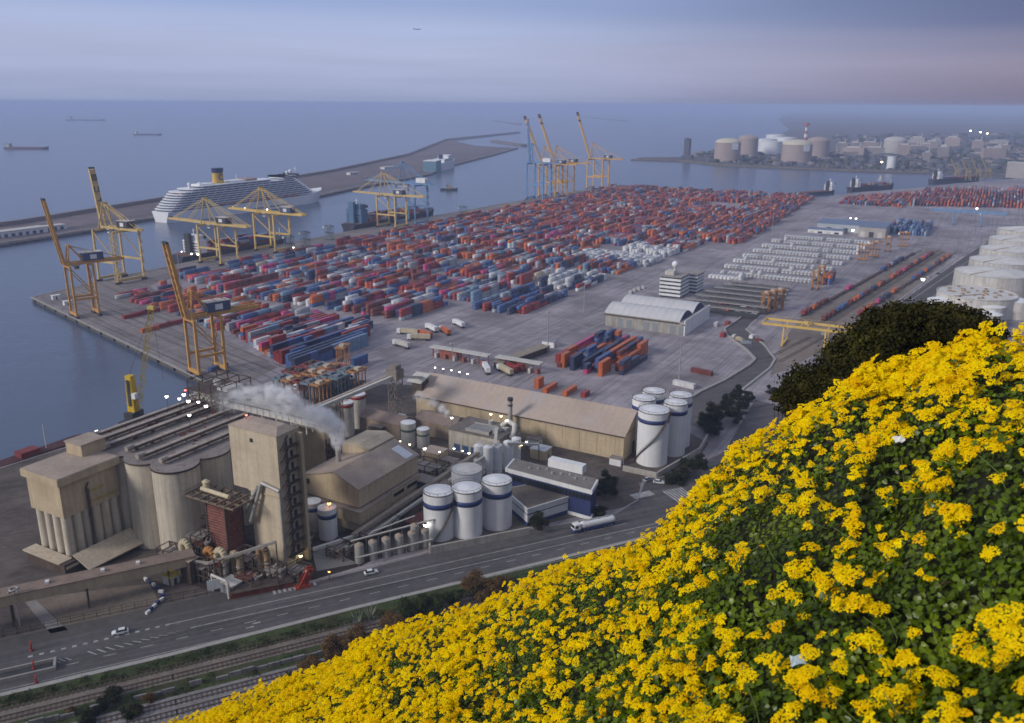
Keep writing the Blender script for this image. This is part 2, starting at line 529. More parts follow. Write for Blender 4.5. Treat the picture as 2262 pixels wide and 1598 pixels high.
# quay coping, crane rails and fenders
def strip_along(name, pts, half, z0, z1, mat, parent=None):
    m_ = MB()
    for i in range(len(pts) - 1):
        (x0, y0), (x1, y1) = pts[i], pts[i + 1]
        m_.beam((x0, y0, (z0 + z1) / 2), (x1, y1, (z0 + z1) / 2), half * 2, z1 - z0)
    return m_.build(name, mat, parent)
EDGE_L = [(5, 1062), (-9, 790), (-18, 560), (-20, 380), (-20, 200), (-14, 90), (0, 0)]
EDGE_N = [(0, 0), (296, -85)]
coping = M('quay_coping', (.30, .285, .27), .85, .2, .2, fine=.12)
for nm, e, sg in (('quay_coping', EDGE_L, 1), ('quay_coping', EDGE_N, 1)):
    o = strip_along(nm, e, .75, -.5, .28, coping)
    tag(o, kind='structure')
fender_m = M('rubber_fender', (.02, .02, .02), .8, .3, 1.0)
e0, e1 = Vector((0, 0, 0)), Vector((296, -85, 0))
ed = (e1 - e0).normalized(); en = Vector((ed.y, -ed.x, 0))
fd = MB(); fd.cbox(0, 0, -2.4, 1.2, .7, 2.2)
fme = fd.mesh('fender'); fme.materials.append(fender_m)
for i in range(14):
    o = bpy.data.objects.new('quay_fender', fme); COL.objects.link(o)
    o.location = e0 + ed * (8 + i * 21.4) + en * .35
    o.rotation_euler.z = math.atan2(ed.y, ed.x)
    tag(o, '%s black rubber fender from the corner on the near quay wall' % ('first second third fourth fifth sixth seventh eighth ninth tenth eleventh twelfth thirteenth fourteenth'.split()[i]), 'fender', 'fenders along the near quay wall')
rail_m = M('crane_rail', (.07, .06, .055), .6, .2, .5)
def rail_pair(p, q, offs, n2, nm='crane_rail'):
    for k in offs:
        m_ = MB()
        a = Vector((*p, 0)) + n2 * k; b_ = Vector((*q, 0)) + n2 * k
        m_.beam((a.x, a.y, .03), (b_.x, b_.y, .03), .55, .06)
        tag(m_.build(nm, rail_m), kind='structure')
rail_pair((4, 0), (292, -82.5), (-4.0, -9.0, -19.0, -26.0, -33.0, -41.0), en)
rail_pair((-11, 60), (-11, 1030), (0, 25), Vector((1, 0, 0)))

# road frame: s runs along the road, t towards the water
RO = Vector((412.79, -272.79, 0)); RD = Vector((.59194, .80598, 0)); RN = Vector((-.80598, .59194, 0))
def rp(s, t, z=0.0):
    p = RO + RD * s + RN * t
    return (p.x, p.y, z)
def rsheet(name, pts, z, mat):
    return sheet(name, [rp(s, t)[:2] for s, t in pts], z, mat)
def rstrip(mb_, s0, s1, t0, t1, z):
    mb_.add([rp(s0, t0, z), rp(s1, t0, z), rp(s1, t1, z), rp(s0, t1, z)], [(0, 1, 2, 3)])
sheet('factory_yard', [(293, -130), (287, -196), (276, -300), (350, -345)] + [rp(s, 16.5)[:2] for s in (-40, 60, 150, 205)] + [rp(212, 32)[:2], (526, -70), (524, -30), (500, -12), (385, -20), (330, -45), (298, -88)], .004, factory_floor)
rsheet('service_strip', [(-140, 10.2), (75, 10.2), (75, 16.4), (-140, 16.4)], .008, asphalt_dk)
road_pts = [(-140, -9.8), (40, -8.8), (90, -7.0), (200, -5.2), (262, 8), (330, 62), (318, 92), (262, 44), (232, 33), (214, 31), (203, 18), (190, 12.8), (120, 13.5), (75, 10.2), (-140, 10.2)]
rsheet('road', road_pts, .012, asphalt)
sheet('terminal_road', [at(*p).to_2d()[:] for p in ((1555, 950), (1500, 930), (1490, 905), (1545, 868), (1600, 842), (1655, 808), (1668, 795), (1650, 775), (1605, 742), (1600, 728), (1655, 690), (1700, 660), (1722, 664), (1660, 712), (1648, 728), (1690, 765), (1712, 795), (1700, 815), (1640, 862), (1590, 905))], .016, asphalt)
def kerb(name, pts, wd, z):
    m_ = MB()
    for a, b_ in zip(pts[:-1], pts[1:]):
        m_.beam((a[0], a[1], z / 2), (b_[0], b_[1], z / 2), wd, z)
    return tag(m_.build(name, M('kerb_stone', (.34, .325, .31), .85, .15, .4)), kind='structure')
kerb('kerb', [rp(s, t) for s, t in ((-140, -10.6), (40, -9.6), (90, -7.8), (200, -6.0), (262, 7))], 1.5, .14)
kerb('kerb', [tuple(at(*p)) for p in ((1490, 905), (1545, 868), (1600, 842), (1655, 808), (1668, 795), (1650, 775), (1605, 742), (1600, 728), (1655, 690))], 1.4, .9)
kerb('kerb', [tuple(at(*p)) for p in ((1648, 728), (1690, 765), (1712, 795), (1700, 815), (1640, 862))], 1.2, .7)
kerb('kerb', [rp(s, t) for s, t in ((75, 11.2), (120, 14.4), (190, 13.6), (203, 19), (214, 32), (232, 34))], .5, .14)
# painted markings
mk = MB()
for s in np.arange(-120, 200, 9.0): rstrip(mk, s, s + 3.2, -3.6 + .012 * s, -3.35 + .012 * s, .018)
for s0, s1, t0, t1 in ((-30, 205, .9, 1.2),): rstrip(mk, 46, s1, t0, t1, .018)
rstrip(mk, 40, 190, 5.2, 5.5, .018)
rstrip(mk, -140, 200, -8.1, -7.9, .018)
for s in np.arange(6, 44, 2.6): rstrip(mk, s, s + 1.1, 4.2 + (s - 6) * .02, 5.0 + (s - 6) * .02, .018)
for k in range(11):                                   # hatched wedge
    s = 20 + k * 2.2
    mk.add([rp(s, .9, .018), rp(s + .5, .9, .018), rp(s + 2.6, -1.6 + k * .2, .018), rp(s + 2.1, -1.6 + k * .2, .018)], [(3, 2, 1, 0)])
for k in range(3):
    s = 12 + k * 1.3
    mk.add([rp(s, .2, .018), rp(s + .5, .2, .018), rp(s + 2.0, -1.4, .018), rp(s + 1.5, -1.4, .018)], [(3, 2, 1, 0)])
for k in range(9):                                    # crossing beside the red frame
    rstrip(mk, 70 + k * 1.5, 70.8 + k * 1.5, 9.0, 11.6, .018)
for k in range(7):
    rstrip(mk, 216 + k * 1.3, 216.8 + k * 1.3, 12, 22, .018)
rstrip(mk, 216, 234, 8.0, 8.4, .018); rstrip(mk, 222, 228, 2.0, 5.2, .018); rstrip(mk, 203, 212, 20.5, 24.5, .018)
for s, t in ((60, -5.6), (62, -4.2), (232, 4)): rstrip(mk, s, s + 2.2, t, t + .5, .018)
mk2 = mk.build('road_marking', paint_white); tag(mk2, kind='structure')
mk = MB()
def yline(x0, y0, x1, y1, wd=.5):
    d = Vector((x1 - x0, y1 - y0, 0)).normalized(); n = Vector((-d.y, d.x, 0)) * wd / 2
    mk.add([(x0 - n.x, y0 - n.y, .008), (x1 - n.x, y1 - n.y, .008), (x1 + n.x, y1 + n.y, .008), (x0 + n.x, y0 + n.y, .008)], [(0, 1, 2, 3)])
for a, b_ in (((1190, 735), (1245, 722)), ((1150, 745), (1200, 738)), ((1170, 750), (1215, 741)), ((1085, 768), (1120, 760)), ((1245, 720), (1330, 690)), ((1280, 735), (1390, 690)), ((1330, 560), (1475, 590)), ((1180, 690), (1290, 655)), ((1265, 735), (1225, 725)), ((1560, 800), (1590, 790)), ((1300, 725), (1250, 705))):
    p, q_ = at(*a), at(*b_); yline(p.x, p.y, q_.x, q_.y, .7)
for k in range(6):
    yline(300, 140 + k * 30, 398, 140 + k * 30, .25)
tag(mk.build('yard_marking', paint_white), kind='structure')

# railway beside the road
verge = M('weedy_verge', (.042, .058, .018), .95, .4, .12, fine=.35, dirt=((.06, .045, .028), .7, .08))
rsheet('verge_ground', [(-160, -60), (330, -60), (330, 40), (262, 6), (200, -6.7), (90, -8.5), (40, -10.3), (-160, -11.4)][::1], .004, verge)
rsheet('railway_ballast', [(-160, -43), (140, -43), (140, -27), (-160, -29)], .008, ballast_gr)
rsheet('railway_ballast', [(-160, -23.5), (150, -20.5), (150, -15.0), (-160, -17.5)], .008, ballast)
rail_rust = M('rusty_rail', (.13, .085, .06), .6, .25, .5)
sleeper_m = M('sleeper', (.10, .085, .075), .9, .3, .6)
def track(label, pts, group, sl=1):
    tr = thing('railway_track', label, 'railway track', (*pts[0], 0), 0, group)
    off = (*pts[0], 0)
    for sgn in (-1, 1):
        m_ = MB(off)
        for (x0, y0), (x1, y1) in zip(pts[:-1], pts[1:]):
            d = Vector((x1 - x0, y1 - y0, 0)).normalized(); n = Vector((-d.y, d.x, 0)) * .83 * sgn
            m_.beam((x0 + n.x, y0 + n.y, .23), (x1 + n.x, y1 + n.y, .23), .16, .18)
        m_.build('rail', rail_rust, tr)
    m_ = MB(off)
    for (x0, y0), (x1, y1) in zip(pts[:-1], pts[1:]):
        d = Vector((x1 - x0, y1 - y0, 0)); ln = d.length; d.normalize(); rz = math.atan2(d.y, d.x)
        for k in np.arange(0, ln, 1.2 * sl):
            m_.cbox(x0 + d.x * k, y0 + d.y * k, .02, .3, 2.6, .13, rz)
    tag(m_.build('sleepers', sleeper_m, tr), kind='stuff')
    return tr
for lab, t0, t1 in (('rusty track nearest the road kerb in the weeds', -16.2, -14.2), ('second rusty track from the road in the weeds', -20.6, -18.4), ('track on grey ballast just below the low wall', -30.6, -29.4), ('middle track on the grey ballast below the low wall', -35.0, -33.0), ('track on grey ballast closest to the flowers', -39.5, -37.0)):
    track(lab, [rp(-140, t0)[:2], rp(40, (t0 + t1) / 2 - .2)[:2], rp(140, t1)[:2]], 'tracks beside the road')
lw = thing('low_wall', 'crumbling graffitied low wall between the two track beds', 'wall', rp(0, -25.5), math.atan2(RD.y, RD.x))
pan = M('grey_wall_panel', (.22, .21, .215), .9, .35, .4, dirt=((.08, .07, .07), .7, .5))
for k in range(34):
    if random.random() < .12: continue
    m_ = MB(); m_.box(-30 + k * 3.2, -.25 + random.uniform(-.1, .1), 0, -30 + k * 3.2 + 3.0, .25, random.uniform(.8, 1.7))
    m_.build('wall_panel', pan, lw)
# underpass mouth with its parapet in the road
up = thing('underpass', 'dark underpass mouth with concrete parapet in the middle of the road', 'underpass', rp(6, -2.2), math.atan2(RD.y, RD.x))
m_ = MB(); m_.box(-7, -2.6, .02, 7, -2.1, 1.1); m_.box(-7, 1.9, .02, 7, 2.4, .9); m_.box(6.4, -2.1, .02, 7, 1.9, 1.3); m_.build('parapet', coping, up)
m_ = MB(); m_.box(-7, -2.1, .02, 6.4, 1.9, .06); m_.build('pit_floor', dark_steel, up)
# breakwater
bw_ground = M('breakwater_ground', (.165, .128, .132), .95, .25, .006, fine=.18, dirt=((.13, .11, .115), .7, .015), tracks=(math.pi / 2 + .08, .7))
BWI = [(-240, -400), (-263, 135), (-279, 300), (-304, 330), (-304, 560), (-306, 655), (-343, 791), (-410, 1120), (-519, 1373), (-640, 1750), (-789, 2184)]
BWO = [(-1000, 2250), (-1300, 2573), (-1539, 3570), (-1580, 3560), (-1340, 2573), (-850, 1640), (-628, 1060), (-482, 530), (-404, 237), (-370, -400)]
land('breakwater_ground', (BWI + BWO), -.6, bw_ground, quay_wall, 4.0)
wall_m = M('breakwater_parapet', (.21, .175, .17), .9, .2, .02, fine=.1)
bwp = [(-1545, 3565), (-1330, 2573), (-842, 1640), (-621, 1060), (-475, 530), (-398, 237), (-364, -400)]
m_ = MB()
for a, b_ in zip(bwp[:-1], bwp[1:]): m_.beam((a[0], a[1], 1.0), (b_[0], b_[1], 1.0), 6, 6.4)
tag(m_.build('breakwater_wall', wall_m), 'long high parapet wall on the seaward side of the breakwater', 'wall')
m_ = MB()
for a, b_ in zip(BWI[:-1], BWI[1:]): m_.beam((a[0] - 5, a[1], .2), (b_[0] - 5, b_[1], .2), 3, 1.6)
tag(m_.build('breakwater_kerb', coping), kind='structure')
m_ = MB()
for a, b_ in zip(BWI[1:-1], BWI[2:]):
    m_.add([(a[0] - 34, a[1], -.59), (b_[0] - 34, b_[1], -.59), (b_[0] - 46, b_[1], -.59), (a[0] - 46, a[1], -.59)], [(3, 2, 1, 0)])
tag(m_.build('breakwater_road', asphalt), kind='structure')
shed_l = 'low pale shed on the breakwater quay at the left edge'
for k, (px, py, L_, wd, h, lab) in enumerate(((40, 518, 60, 16, 6, 'long pale shed on the breakwater quay at the frame edge'), (110, 508, 34, 12, 5, 'shorter pale shed next to the long breakwater shed'), (640, 425, 40, 14, 5, 'low grey shed behind the bow of the cruise ship'), (860, 372, 50, 12, 4, 'flat pale shed on the breakwater behind the blue crane'), (780, 385, 30, 10, 4, 'small pale shed on the breakwater behind the yellow crane'))):
    p = at(px, py, 0)
    sh = thing('breakwater_shed', lab, 'shed', (p.x, p.y, -.6), .0)
    m_ = MB(); m_.box(-wd / 2, -L_ / 2, 0, wd / 2, L_ / 2, h); m_.build('wall', white_wall, sh)
    m_ = MB(); m_.prism([(-wd / 2 - .6, -L_ / 2 - .6), (wd / 2 + .6, -L_ / 2 - .6), (wd / 2 + .6, L_ / 2 + .6), (-wd / 2 - .6, L_ / 2 + .6)], h, h + .6); m_.build('roof', pale_steel, sh)
    for j in range(int(L_ / 8)):
        m_ = MB(); m_.box(wd / 2 - .05, -L_ / 2 + 2 + j * 8, .2, wd / 2 + .12, -L_ / 2 + 6 + j * 8, 3.6); m_.build('door', house_blue, sh)
dyke_m = M('far_dyke_rock', (.16, .14, .14), .95, .2, .02)
for lab, ps in (('thin dark dyke on the sea left of the far cranes', ((1090, 267), (1150, 275))), ('thin dark dyke on the open sea right of the far cranes', ((1290, 259), (1385, 268))), ('reddish mole behind the blue raised crane', ((1090, 312), (1160, 322)))):
    a, b_ = at(*ps[0], 0), at(*ps[1], 0)
    m_ = MB(); ln = (b_ - a).length
    m_.beam((a.x, a.y, -1), (b_.x, b_.y, -1), 26, 8)
    m_.beam((a.x, a.y, 3.2), (b_.x, b_.y, 3.2), 8, 3)
    tag(m_.build('dyke', dyke_m), lab, 'dyke')
# far shore with the gas terminal, and the delta beyond
far_g = M('far_shore_ground', (.11, .095, .09), .95, .35, .006, fine=.3, dirt=((.05, .05, .04), .75, .012))
FAR = [(-250, 1822), (-120, 1838), (17, 1729), (190, 1716), (339, 1713), (500, 1752), (650, 1691.5), (3200, 1691.5), (30000, 2500), (44000, 20000), (30000, 44000), (-600, 44000), (-2900, 16300), (-1500, 9000), (-560, 5200), (-300, 3700), (-170, 2600), (-60, 2150), (-150, 2020), (-260, 1930)]
land('far_shore_ground', FAR, -.8, far_g, quay_wall, 4.0)
m_ = MB(); pts = [(-248, 1824), (-120, 1840), (17, 1731), (190, 1718), (339, 1715), (500, 1753)]
for a, b_ in zip(pts[:-1], pts[1:]): m_.beam((a[0], a[1] + 5, -.6), (b_[0], b_[1] + 5, -.6), 9, 3.2)
tag(m_.build('far_shore_revetment', M('revetment_rock', (.17, .14, .11), .95, .4, .05, fine=.3)), kind='structure')

# hill under the viewer
hill_m = M('hillside', (.085, .068, .04), .95, .35, .06, fine=.3, dirt=((.05, .06, .022), .8, .05))
def hill_z(s, t):
    d = (-40 - t) / 184.6
    if d <= 0: return -.3
    z = 133 * min(d, 1.0) ** 1.5
    if d > 1: z += 4 * (1 - math.exp(-(d - 1) * 3))
    return z
ss = list(np.linspace(-260, 620, 60)); ts = list(np.linspace(-39.5, -330, 48))
vs, fs = [], []
for s in ss:
    for t_ in ts:
        n_ = (math.sin(s * .07 + t_ * .05) + math.sin(s * .031 - t_ * .09) * 1.3) * min(3.0, max(0, (-45 - t_) * .03)) * (1 if t_ > -195 else .2)
        vs.append(rp(s, t_, hill_z(s, t_) + n_ - (1.0 if abs(t_ + 224) < 25 and abs(s - 41) < 25 else 0)))
nt_ = len(ts)
for i in range(len(ss) - 1):
    for j in range(nt_ - 1):
        fs.append((i * nt_ + j, i * nt_ + j + 1, (i + 1) * nt_ + j + 1, (i + 1) * nt_ + j))
m_ = MB(); m_.add(vs, fs, True)
tag(m_.build('hill', hill_m), kind='structure')
# ------------------------------------------------------------------ grain and malt works beside the basin
def tank(name, label, x, y, r, h, band=None, bz=.74, bh=.09, stair=False, mat=None, roofm=None, group=None, z0=0.0, rim=True, rh=None, n=36, cat='tank'):
    t_ = thing(name, label, cat, (x, y, z0), 0, group)
    m_ = MB(); m_.cyl(0, 0, 0, h, r, n); m_.build('shell', mat or white_paint, t_)
    m_ = MB(); m_.cyl(0, 0, h + .02, h + (rh or r * .16), r * 1.0, n, r * .12); m_.build('roof', roofm or white_paint, t_)
    if band:
        m_ = MB(); m_.ring(0, 0, h * bz, h * (bz + bh), r - .02, .08, n); m_.build('band', band, t_)
    if rim:
        m_ = MB(); m_.ring(0, 0, h - .12, h + .16, r - .05, .16, n)
        for k in range(0, n, 3):
            a = 2 * math.pi * k / n; m_.beam((r * math.cos(a), r * math.sin(a), h), (r * math.cos(a), r * math.sin(a), h + 1.1), .07)
        m_.ring(0, 0, h + 1.05, h + 1.13, r - .04, .08, n); m_.build('rim_rail', brown_dark if band else grey_steel, t_)
    if stair:
        m_ = MB(); a0, a1 = stair; k = 26; pts = []
        for i in range(k + 1):
            a = a0 + (a1 - a0) * i / k; pts.append(((r + .5) * math.cos(a), (r + .5) * math.sin(a), .3 + (h - .3) * i / k))
        for a, b_ in zip(pts[:-1], pts[1:]):
            m_.beam(a, b_, .75, .16); m_.beam((a[0], a[1], a[2] + 1), (b_[0], b_[1], b_[2] + 1), .08)
            m_.beam(a, (a[0], a[1], a[2] + 1), .06)
        m_.build('stair', brown_dark, t_)
    return t_
VD = Vector((-.487, .873, 0))      # horizontal viewing direction, used to turn front points into centres
def behind(px, py, r, z=0.0):
    p = at(px, py, z); return p.x + VD.x * r, p.y + VD.y * r

# elevator building on columns
x0, x1, y0, y1 = 364.6, 382.2, -231.8, -211.5
eb = thing('elevator_building', 'windowless beige box building raised on round concrete columns by the water', 'building', (373, -222, 0))
o = (373, -222, 0)
m_ = MB(o); m_.box(x0 + .6, y0 + .6, 17, x1 - .6, y1, 28); m_.build('wall', beige, eb)
m_ = MB(o); m_.prism([(x0 - .2, y0 - .2), (x1 + .2, y0 - .2), (x1 + .2, y1 + .8), (x0 - .2, y1 + .8)], 28, 30.6)
m_.loft([[(x0 - .2, y0 - .2, 30.61), (x1 + .2, y0 - .2, 30.61), (x1 + .2, y1 + .8, 30.61), (x0 - .2, y1 + .8, 30.61)], [(x0 + 6, y0 + 5, 30.95), (x1 - 6, y0 + 5, 30.95), (x1 - 6, y1 - 4, 30.95), (x0 + 6, y1 - 4, 30.95)]])
rf = m_.build('roof', [beige_roof], eb)
m_ = MB(o); m_.prism([(x0 - .45, y0 - .45), (x1 + .45, y0 - .45), (x1 + .45, y1 + .95), (x0 - .45, y1 + .95)], 28.05, 30.4); m_.build('fascia', beige, eb)
m_ = MB(o); m_.box(x0 + 1.5, y1 - 6, 30.7, x0 + 9.5, y1 + 2.5, 34.6); m_.build('penthouse', beige, eb)
m_ = MB(o); m_.prism([(x0 + 1.2, y1 - 6.3), (x0 + 9.8, y1 - 6.3), (x0 + 9.8, y1 + 2.8), (x0 + 1.2, y1 + 2.8)], 34.6, 35.0); m_.build('penthouse_roof', beige_roof, eb)
for k in range(4):
    for j in range(6):
        if 0 < k < 3 and 0 < j < 5: continue
        m_ = MB(o); m_.cyl(x0 + 3.2 + k * 4.1, y0 + 2.2 + j * 3.3, 3.9, 17, 1.55, 20); m_.build('column', silo_con, eb)
m_ = MB(o); m_.box(x0 + 1, y0 - 3.5, 0, x1 + 2.5, y1, 3.9); m_.build('plinth', brown_dark, eb)
m_ = MB(o); m_.box(x0 + .2, y0 - 4.2, 3.9, x1 + 1, y0 + .3, 4.3); m_.box(x1 - 1, y0 - 3, 2.4, x1 + 3, y0 + 1, 3.0); m_.build('deck', beige_lt, eb)
m_ = MB(o); m_.loft([[(x1 + 1, y0 + .5, 5.2), (x1 + 8.5, y0 + .5, 2.2), (x1 + 8.5, y0 + .5, 1.9), (x1 + 1, y0 + .5, 4.9)], [(x1 + 1, y1 + 1, 5.2), (x1 + 8.5, y1 + 1, 2.2), (x1 + 8.5, y1 + 1, 1.9), (x1 + 1, y1 + 1, 4.9)]]); m_.build('lean_to_roof', beige_lt, eb)
m_ = MB(o); m_.beam((x1 + .2, y0 + 9, 4), (x1 + .2, y0 + 9, 24), .7); m_.beam((x1 - .4, y0 + 9, 24), (x1 + .2, y0 + 9.6, 26), .5); m_.build('drain_pipe', brown_dark, eb)
m_ = MB(o); m_.box(x1 - .62, y0 + 9.5, 18.6, x1 - .5, y1 - .8, 19.6); m_.box(x1 - .62, y0 + 9.5, 22.2, x1 - .5, y0 + 15, 23); m_.build('rust_stain_panel', M('rusty_panel', (.40, .31, .13), .8, .2, .5), eb)

# big silo block
sb = thing('silo_block', 'tall ribbed block of merged concrete grain silos with a flat dusty roof', 'silo block', (385, -185, 0))
o = (385, -185, 0)
sx = (363.5, 376.3, 389.1, 401.9); sy = (-204.8, -192.0, -179.2, -166.4)
for i, X in enumerate(sx):
    for j, Y in enumerate(sy):
        if 0 < i < 3 and 0 < j < 3: continue
        m_ = MB(o); m_.cyl(X, Y, 0, 29.5, 7.15, 40); m_.build('silo', silo_con, sb)
m_ = MB(o); m_.box(sx[0], sy[0], 27, sx[3], sy[3], 29.7)
for X in sx:
    for Y in sy: m_.cyl(X, Y, 29.5, 30.1, 7.4, 40)
m_.box(sx[0] - 4.2, sy[0] - 4.2, 29.6, sx[3] + 4.2, sy[3] + 4.2, 30.14)
m_.build('roof', dust_roof, sb)
m_ = MB(o)
for X, Y in [(x, sy[0]) for x in sx] + [(sx[3], y) for y in sy]: m_.ring(X, Y, 29.55, 30.05, 7.38, .12, 40)
m_.build('parapet', brown_dark, sb)
for k, (X, ya, yb, wd) in enumerate(((361.5, -205, -150, 2.0), (366.5, -207, -152, 2.2), (373, -209, -156, 2.4), (382, -207, -160, 1.9), (390.5, -209.5, -162, 1.8), (399.5, -208, -163, 1.8))):
    wd *= .78; m_ = MB(o); m_.box(X - wd / 2, ya, 30.9, X + wd / 2, yb, 31.9)
    for q_ in np.arange(ya + 1, yb, 6): m_.beam((X, q_, 30.1), (X, q_, 31), .4)
    m_.tube((X, ya - .3, 31.7), (X, ya + 2.2, 31.7), .9, 10)
    g_ = m_.build('roof_conveyor', M('roof_gallery', (.33, .285, .245), .8, .3, .5, fine=.2), sb)
    m_ = MB(o); m_.box(X + wd / 2 + .05, ya + 2, 31.2, X + wd / 2 + .6, yb - 2, 31.9); m_.build('walkway', brown_dark, g_)
m_ = MB(o)
for k in range(60):
    X, Y = random.uniform(362, 404), random.uniform(-205, -162); m_.cbox(X, Y, 30.1, random.uniform(.4, 1.4), random.uniform(.4, 1.6), random.uniform(.2, .9), random.random())
tag(m_.build('roof_clutter', red_oxide, sb), kind='stuff')
# cross gallery and lamp tower behind the silo roof
cg = thing('cross_gallery', 'stacked conveyor galleries crossing the far end of the silo roof', 'conveyor', (390, -160, 30))
o = (390, -160, 30)
for k, (Y, z, wd) in enumerate(((-163, 32.6, 1.8), (-160, 33.2, 2.2), (-156.5, 33.6, 1.6))):
    m_ = MB(o); m_.box(361, Y - wd / 2, z, 425, Y + wd / 2, z + 1.3)
    for q_ in np.arange(363, 425, 7): m_.beam((q_, Y, 29), (q_, Y, z), .4)
    m_.build('gallery', pale_steel if k != 1 else grey_steel, cg)
m_ = MB(o)
for Y in (-164.2, -158.5): m_.beam((361, Y, 35.4), (425, Y, 35.4), .12); [m_.beam((q_, Y, 33), (q_, Y, 35.4), .1) for q_ in np.arange(361, 425, 3)]
m_.build('handrail', brown_dark, cg)
lt = thing('head_house', 'open steel head house carrying lamps above the silos', 'steel tower', (372, -160, 30))
o = (372, -160, 30)
m_ = MB(o)
for X in (364, 370, 376, 382):
    for Y in (-166, -159, -152): m_.beam((X, Y, 30), (X, Y, 41), .35)
for z in (34, 37.5, 41):
    for X in (364, 370, 376, 382): m_.beam((X, -166, z), (X, -152, z), .3)
    for Y in (-166, -159, -152): m_.beam((364, Y, z), (382, Y, z), .3)
for X in (364, 370, 376): m_.beam((X, -166, 30), (X + 6, -166, 37), .22); m_.beam((X + 6, -166, 30), (X, -166, 37), .22)
m_.build('frame', brown_dark, lt)
m_ = MB(o); m_.box(366, -164, 33, 374, -156, 37); m_.box(375, -162, 34, 380, -154, 38.6); m_.cyl(371, -158, 37, 40, 1.5, 12); m_.build('machinery', pale_steel, lt)
m_ = MB(o); m_.box(363, -167, 37.4, 383, -151, 37.6); m_.build('platform', brown_dark, lt)

# tower
tw = thing('work_tower', 'tallest slab-sided beige work tower with stair landings down one face', 'tower', (430.5, -194, 0))
o = (430.5, -194, 0)
m_ = MB(o); m_.box(420.6, -198.6, 24.5, 440.4, -189.6, 44.6); m_.box(427.5, -198.4, 0, 440.2, -189.8, 24.5); m_.build('wall', beige_lt, tw)
m_ = MB(o); m_.loft([[(420.3, -198.9, 44.6), (440.7, -198.9, 44.6), (440.7, -189.3, 44.6), (420.3, -189.3, 44.6)], [(424, -195.5, 46.2), (438, -195.5, 46.2), (438, -192, 46.2), (424, -192, 46.2)]]); m_.build('roof', beige_roof, tw)
m_ = MB(o); m_.box(440.4, -195.3, 2, 440.5, -194.4, 43); m_.build('stair_slot', brown_dark, tw)
for k in range(10):
    z = 4 + k * 4.0
    m_ = MB(o); m_.box(440.5, -197.8, z, 442.0, -191.0, z + .18); m_.beam((441.9, -197.8, z + 1), (441.9, -191, z + 1), .08)
    for q_ in np.arange(-197.8, -190.9, 1.7): m_.beam((441.9, q_, z), (441.9, q_, z + 1), .07)
    m_.beam((441.2, -197.4, z), (441.2, -194.8, z + 4.0), .7, .15)
    ld = m_.build('landing', brown_dark, tw)
    m_ = MB(o); m_.box(440.42, -193.4, z + .2, 440.5, -192.2, z + 2.3); m_.build('door', dark_steel, tw)
m_ = MB(o); m_.box(440.5, -190.6, 0, 442.4, -189.4, 43.4); m_.build('pilaster', beige, tw)
m_ = MB(o); m_.cyl(430, -198.7, 41, 42, .5, 10); m_.build('vent', dark_steel, tw)
m_ = MB(o); m_.box(427, -198.75, 24.2, 440, -198.6, 24.6); m_.build('ledge', beige, tw)
m_ = MB(o); m_.tube((425, -199.2, 16), (431.5, -199.2, 26.5), .55, 10); m_.tube((428.5, -200.4, 14.5), (433.5, -199.4, 28.2), .6, 10); m_.tube((433.5, -199.4, 28.4), (440.8, -199.4, 27.2), .6, 10); m_.tube((440.8, -199.4, 27.2), (440.8, -199.3, 1), .35, 8)
m_.build('duct', grey_steel, tw)
# second tower with pipe rack
t2 = thing('process_tower', 'beige process block with dark pipes rising behind the gabled hall roof', 'tower', (409, -147, 0))
o = (409, -147, 0)
m_ = MB(o); m_.box(401, -151, 0, 415.8, -143.4, 25); m_.build('wall', beige, t2)
m_ = MB(o); m_.prism([(400.6, -151.4), (416.2, -151.4), (416.2, -143), (400.6, -143)], 25, 25.5); m_.build('roof', beige_lt, t2)
for k in range(6):
    m_ = MB(o); X = 416.1; Y = -150.2 + k * 1.0; m_.tube((X, Y, 8 + (k % 3) * 2), (X, Y, 22 - (k % 2) * 2), .28, 8); m_.tube((X, Y, 15 + k % 4), (X, Y + 2.2, 15 + k % 4), .22, 8); m_.build('pipe', brown_dark, t2)
m_ = MB(o)
for z in (10, 14, 18): m_.box(415.8, -151, z, 417.2, -144, z + .2); m_.beam((417.2, -151, z + 1), (417.2, -144, z + 1), .1)
m_.build('gantry', brown_dark, t2)

# red dryer with its platform
rd = thing('red_dryer', 'rust red louvred dryer column under a steel platform before the tower', 'dryer', (420, -204, 0))
o = (420, -204, 0)
m_ = MB(o); m_.box(416.6, -206.6, 3, 424.4, -200.2, 20); m_.build('body', brick_red, rd)
for k in range(17):
    m_ = MB(o); z = 3.6 + k * .95; m_.box(416.4, -206.85, z, 424.6, -206.6, z + .45); m_.box(424.4, -206.6, z, 424.65, -200.2, z + .45); m_.build('louvre', M('louvre_pink', (.24, .105, .085), .85, .4, .6, fine=.3), rd)
for X, Y in ((416.4, -206.8), (424.6, -206.8), (424.6, -200), (416.4, -200)):
    m_ = MB(o); m_.beam((X, Y, 0), (X, Y, 22.4), .5); m_.build('post', brown_dark, rd)
m_ = MB(o)
for Y in (-208, -205, -202, -199): m_.beam((409, Y, 22), (430, Y, 22), .5)
for X in np.arange(409, 431, 3.5): m_.beam((X, -208.5, 22.4), (X, -198.5, 22.4), .45)
for X in (409, 430): m_.beam((X, -208.5, 23.5), (X, -198.5, 23.5), .1)
m_.build('platform', M('rusty_platform', (.19, .145, .105), .8, .3, .5, fine=.15), rd)
m_ = MB(o); m_.cyl(413, -203, 22.4, 25.6, 1.0, 12); m_.tube((412, -204, 23.4), (424, -204, 23.2), .7, 10); m_.cyl(413, -203, 25.6, 26.2, 1.3, 12, .5); m_.build('fan', M('cream_paint', (.55, .48, .33), .7, .15, .5), rd)

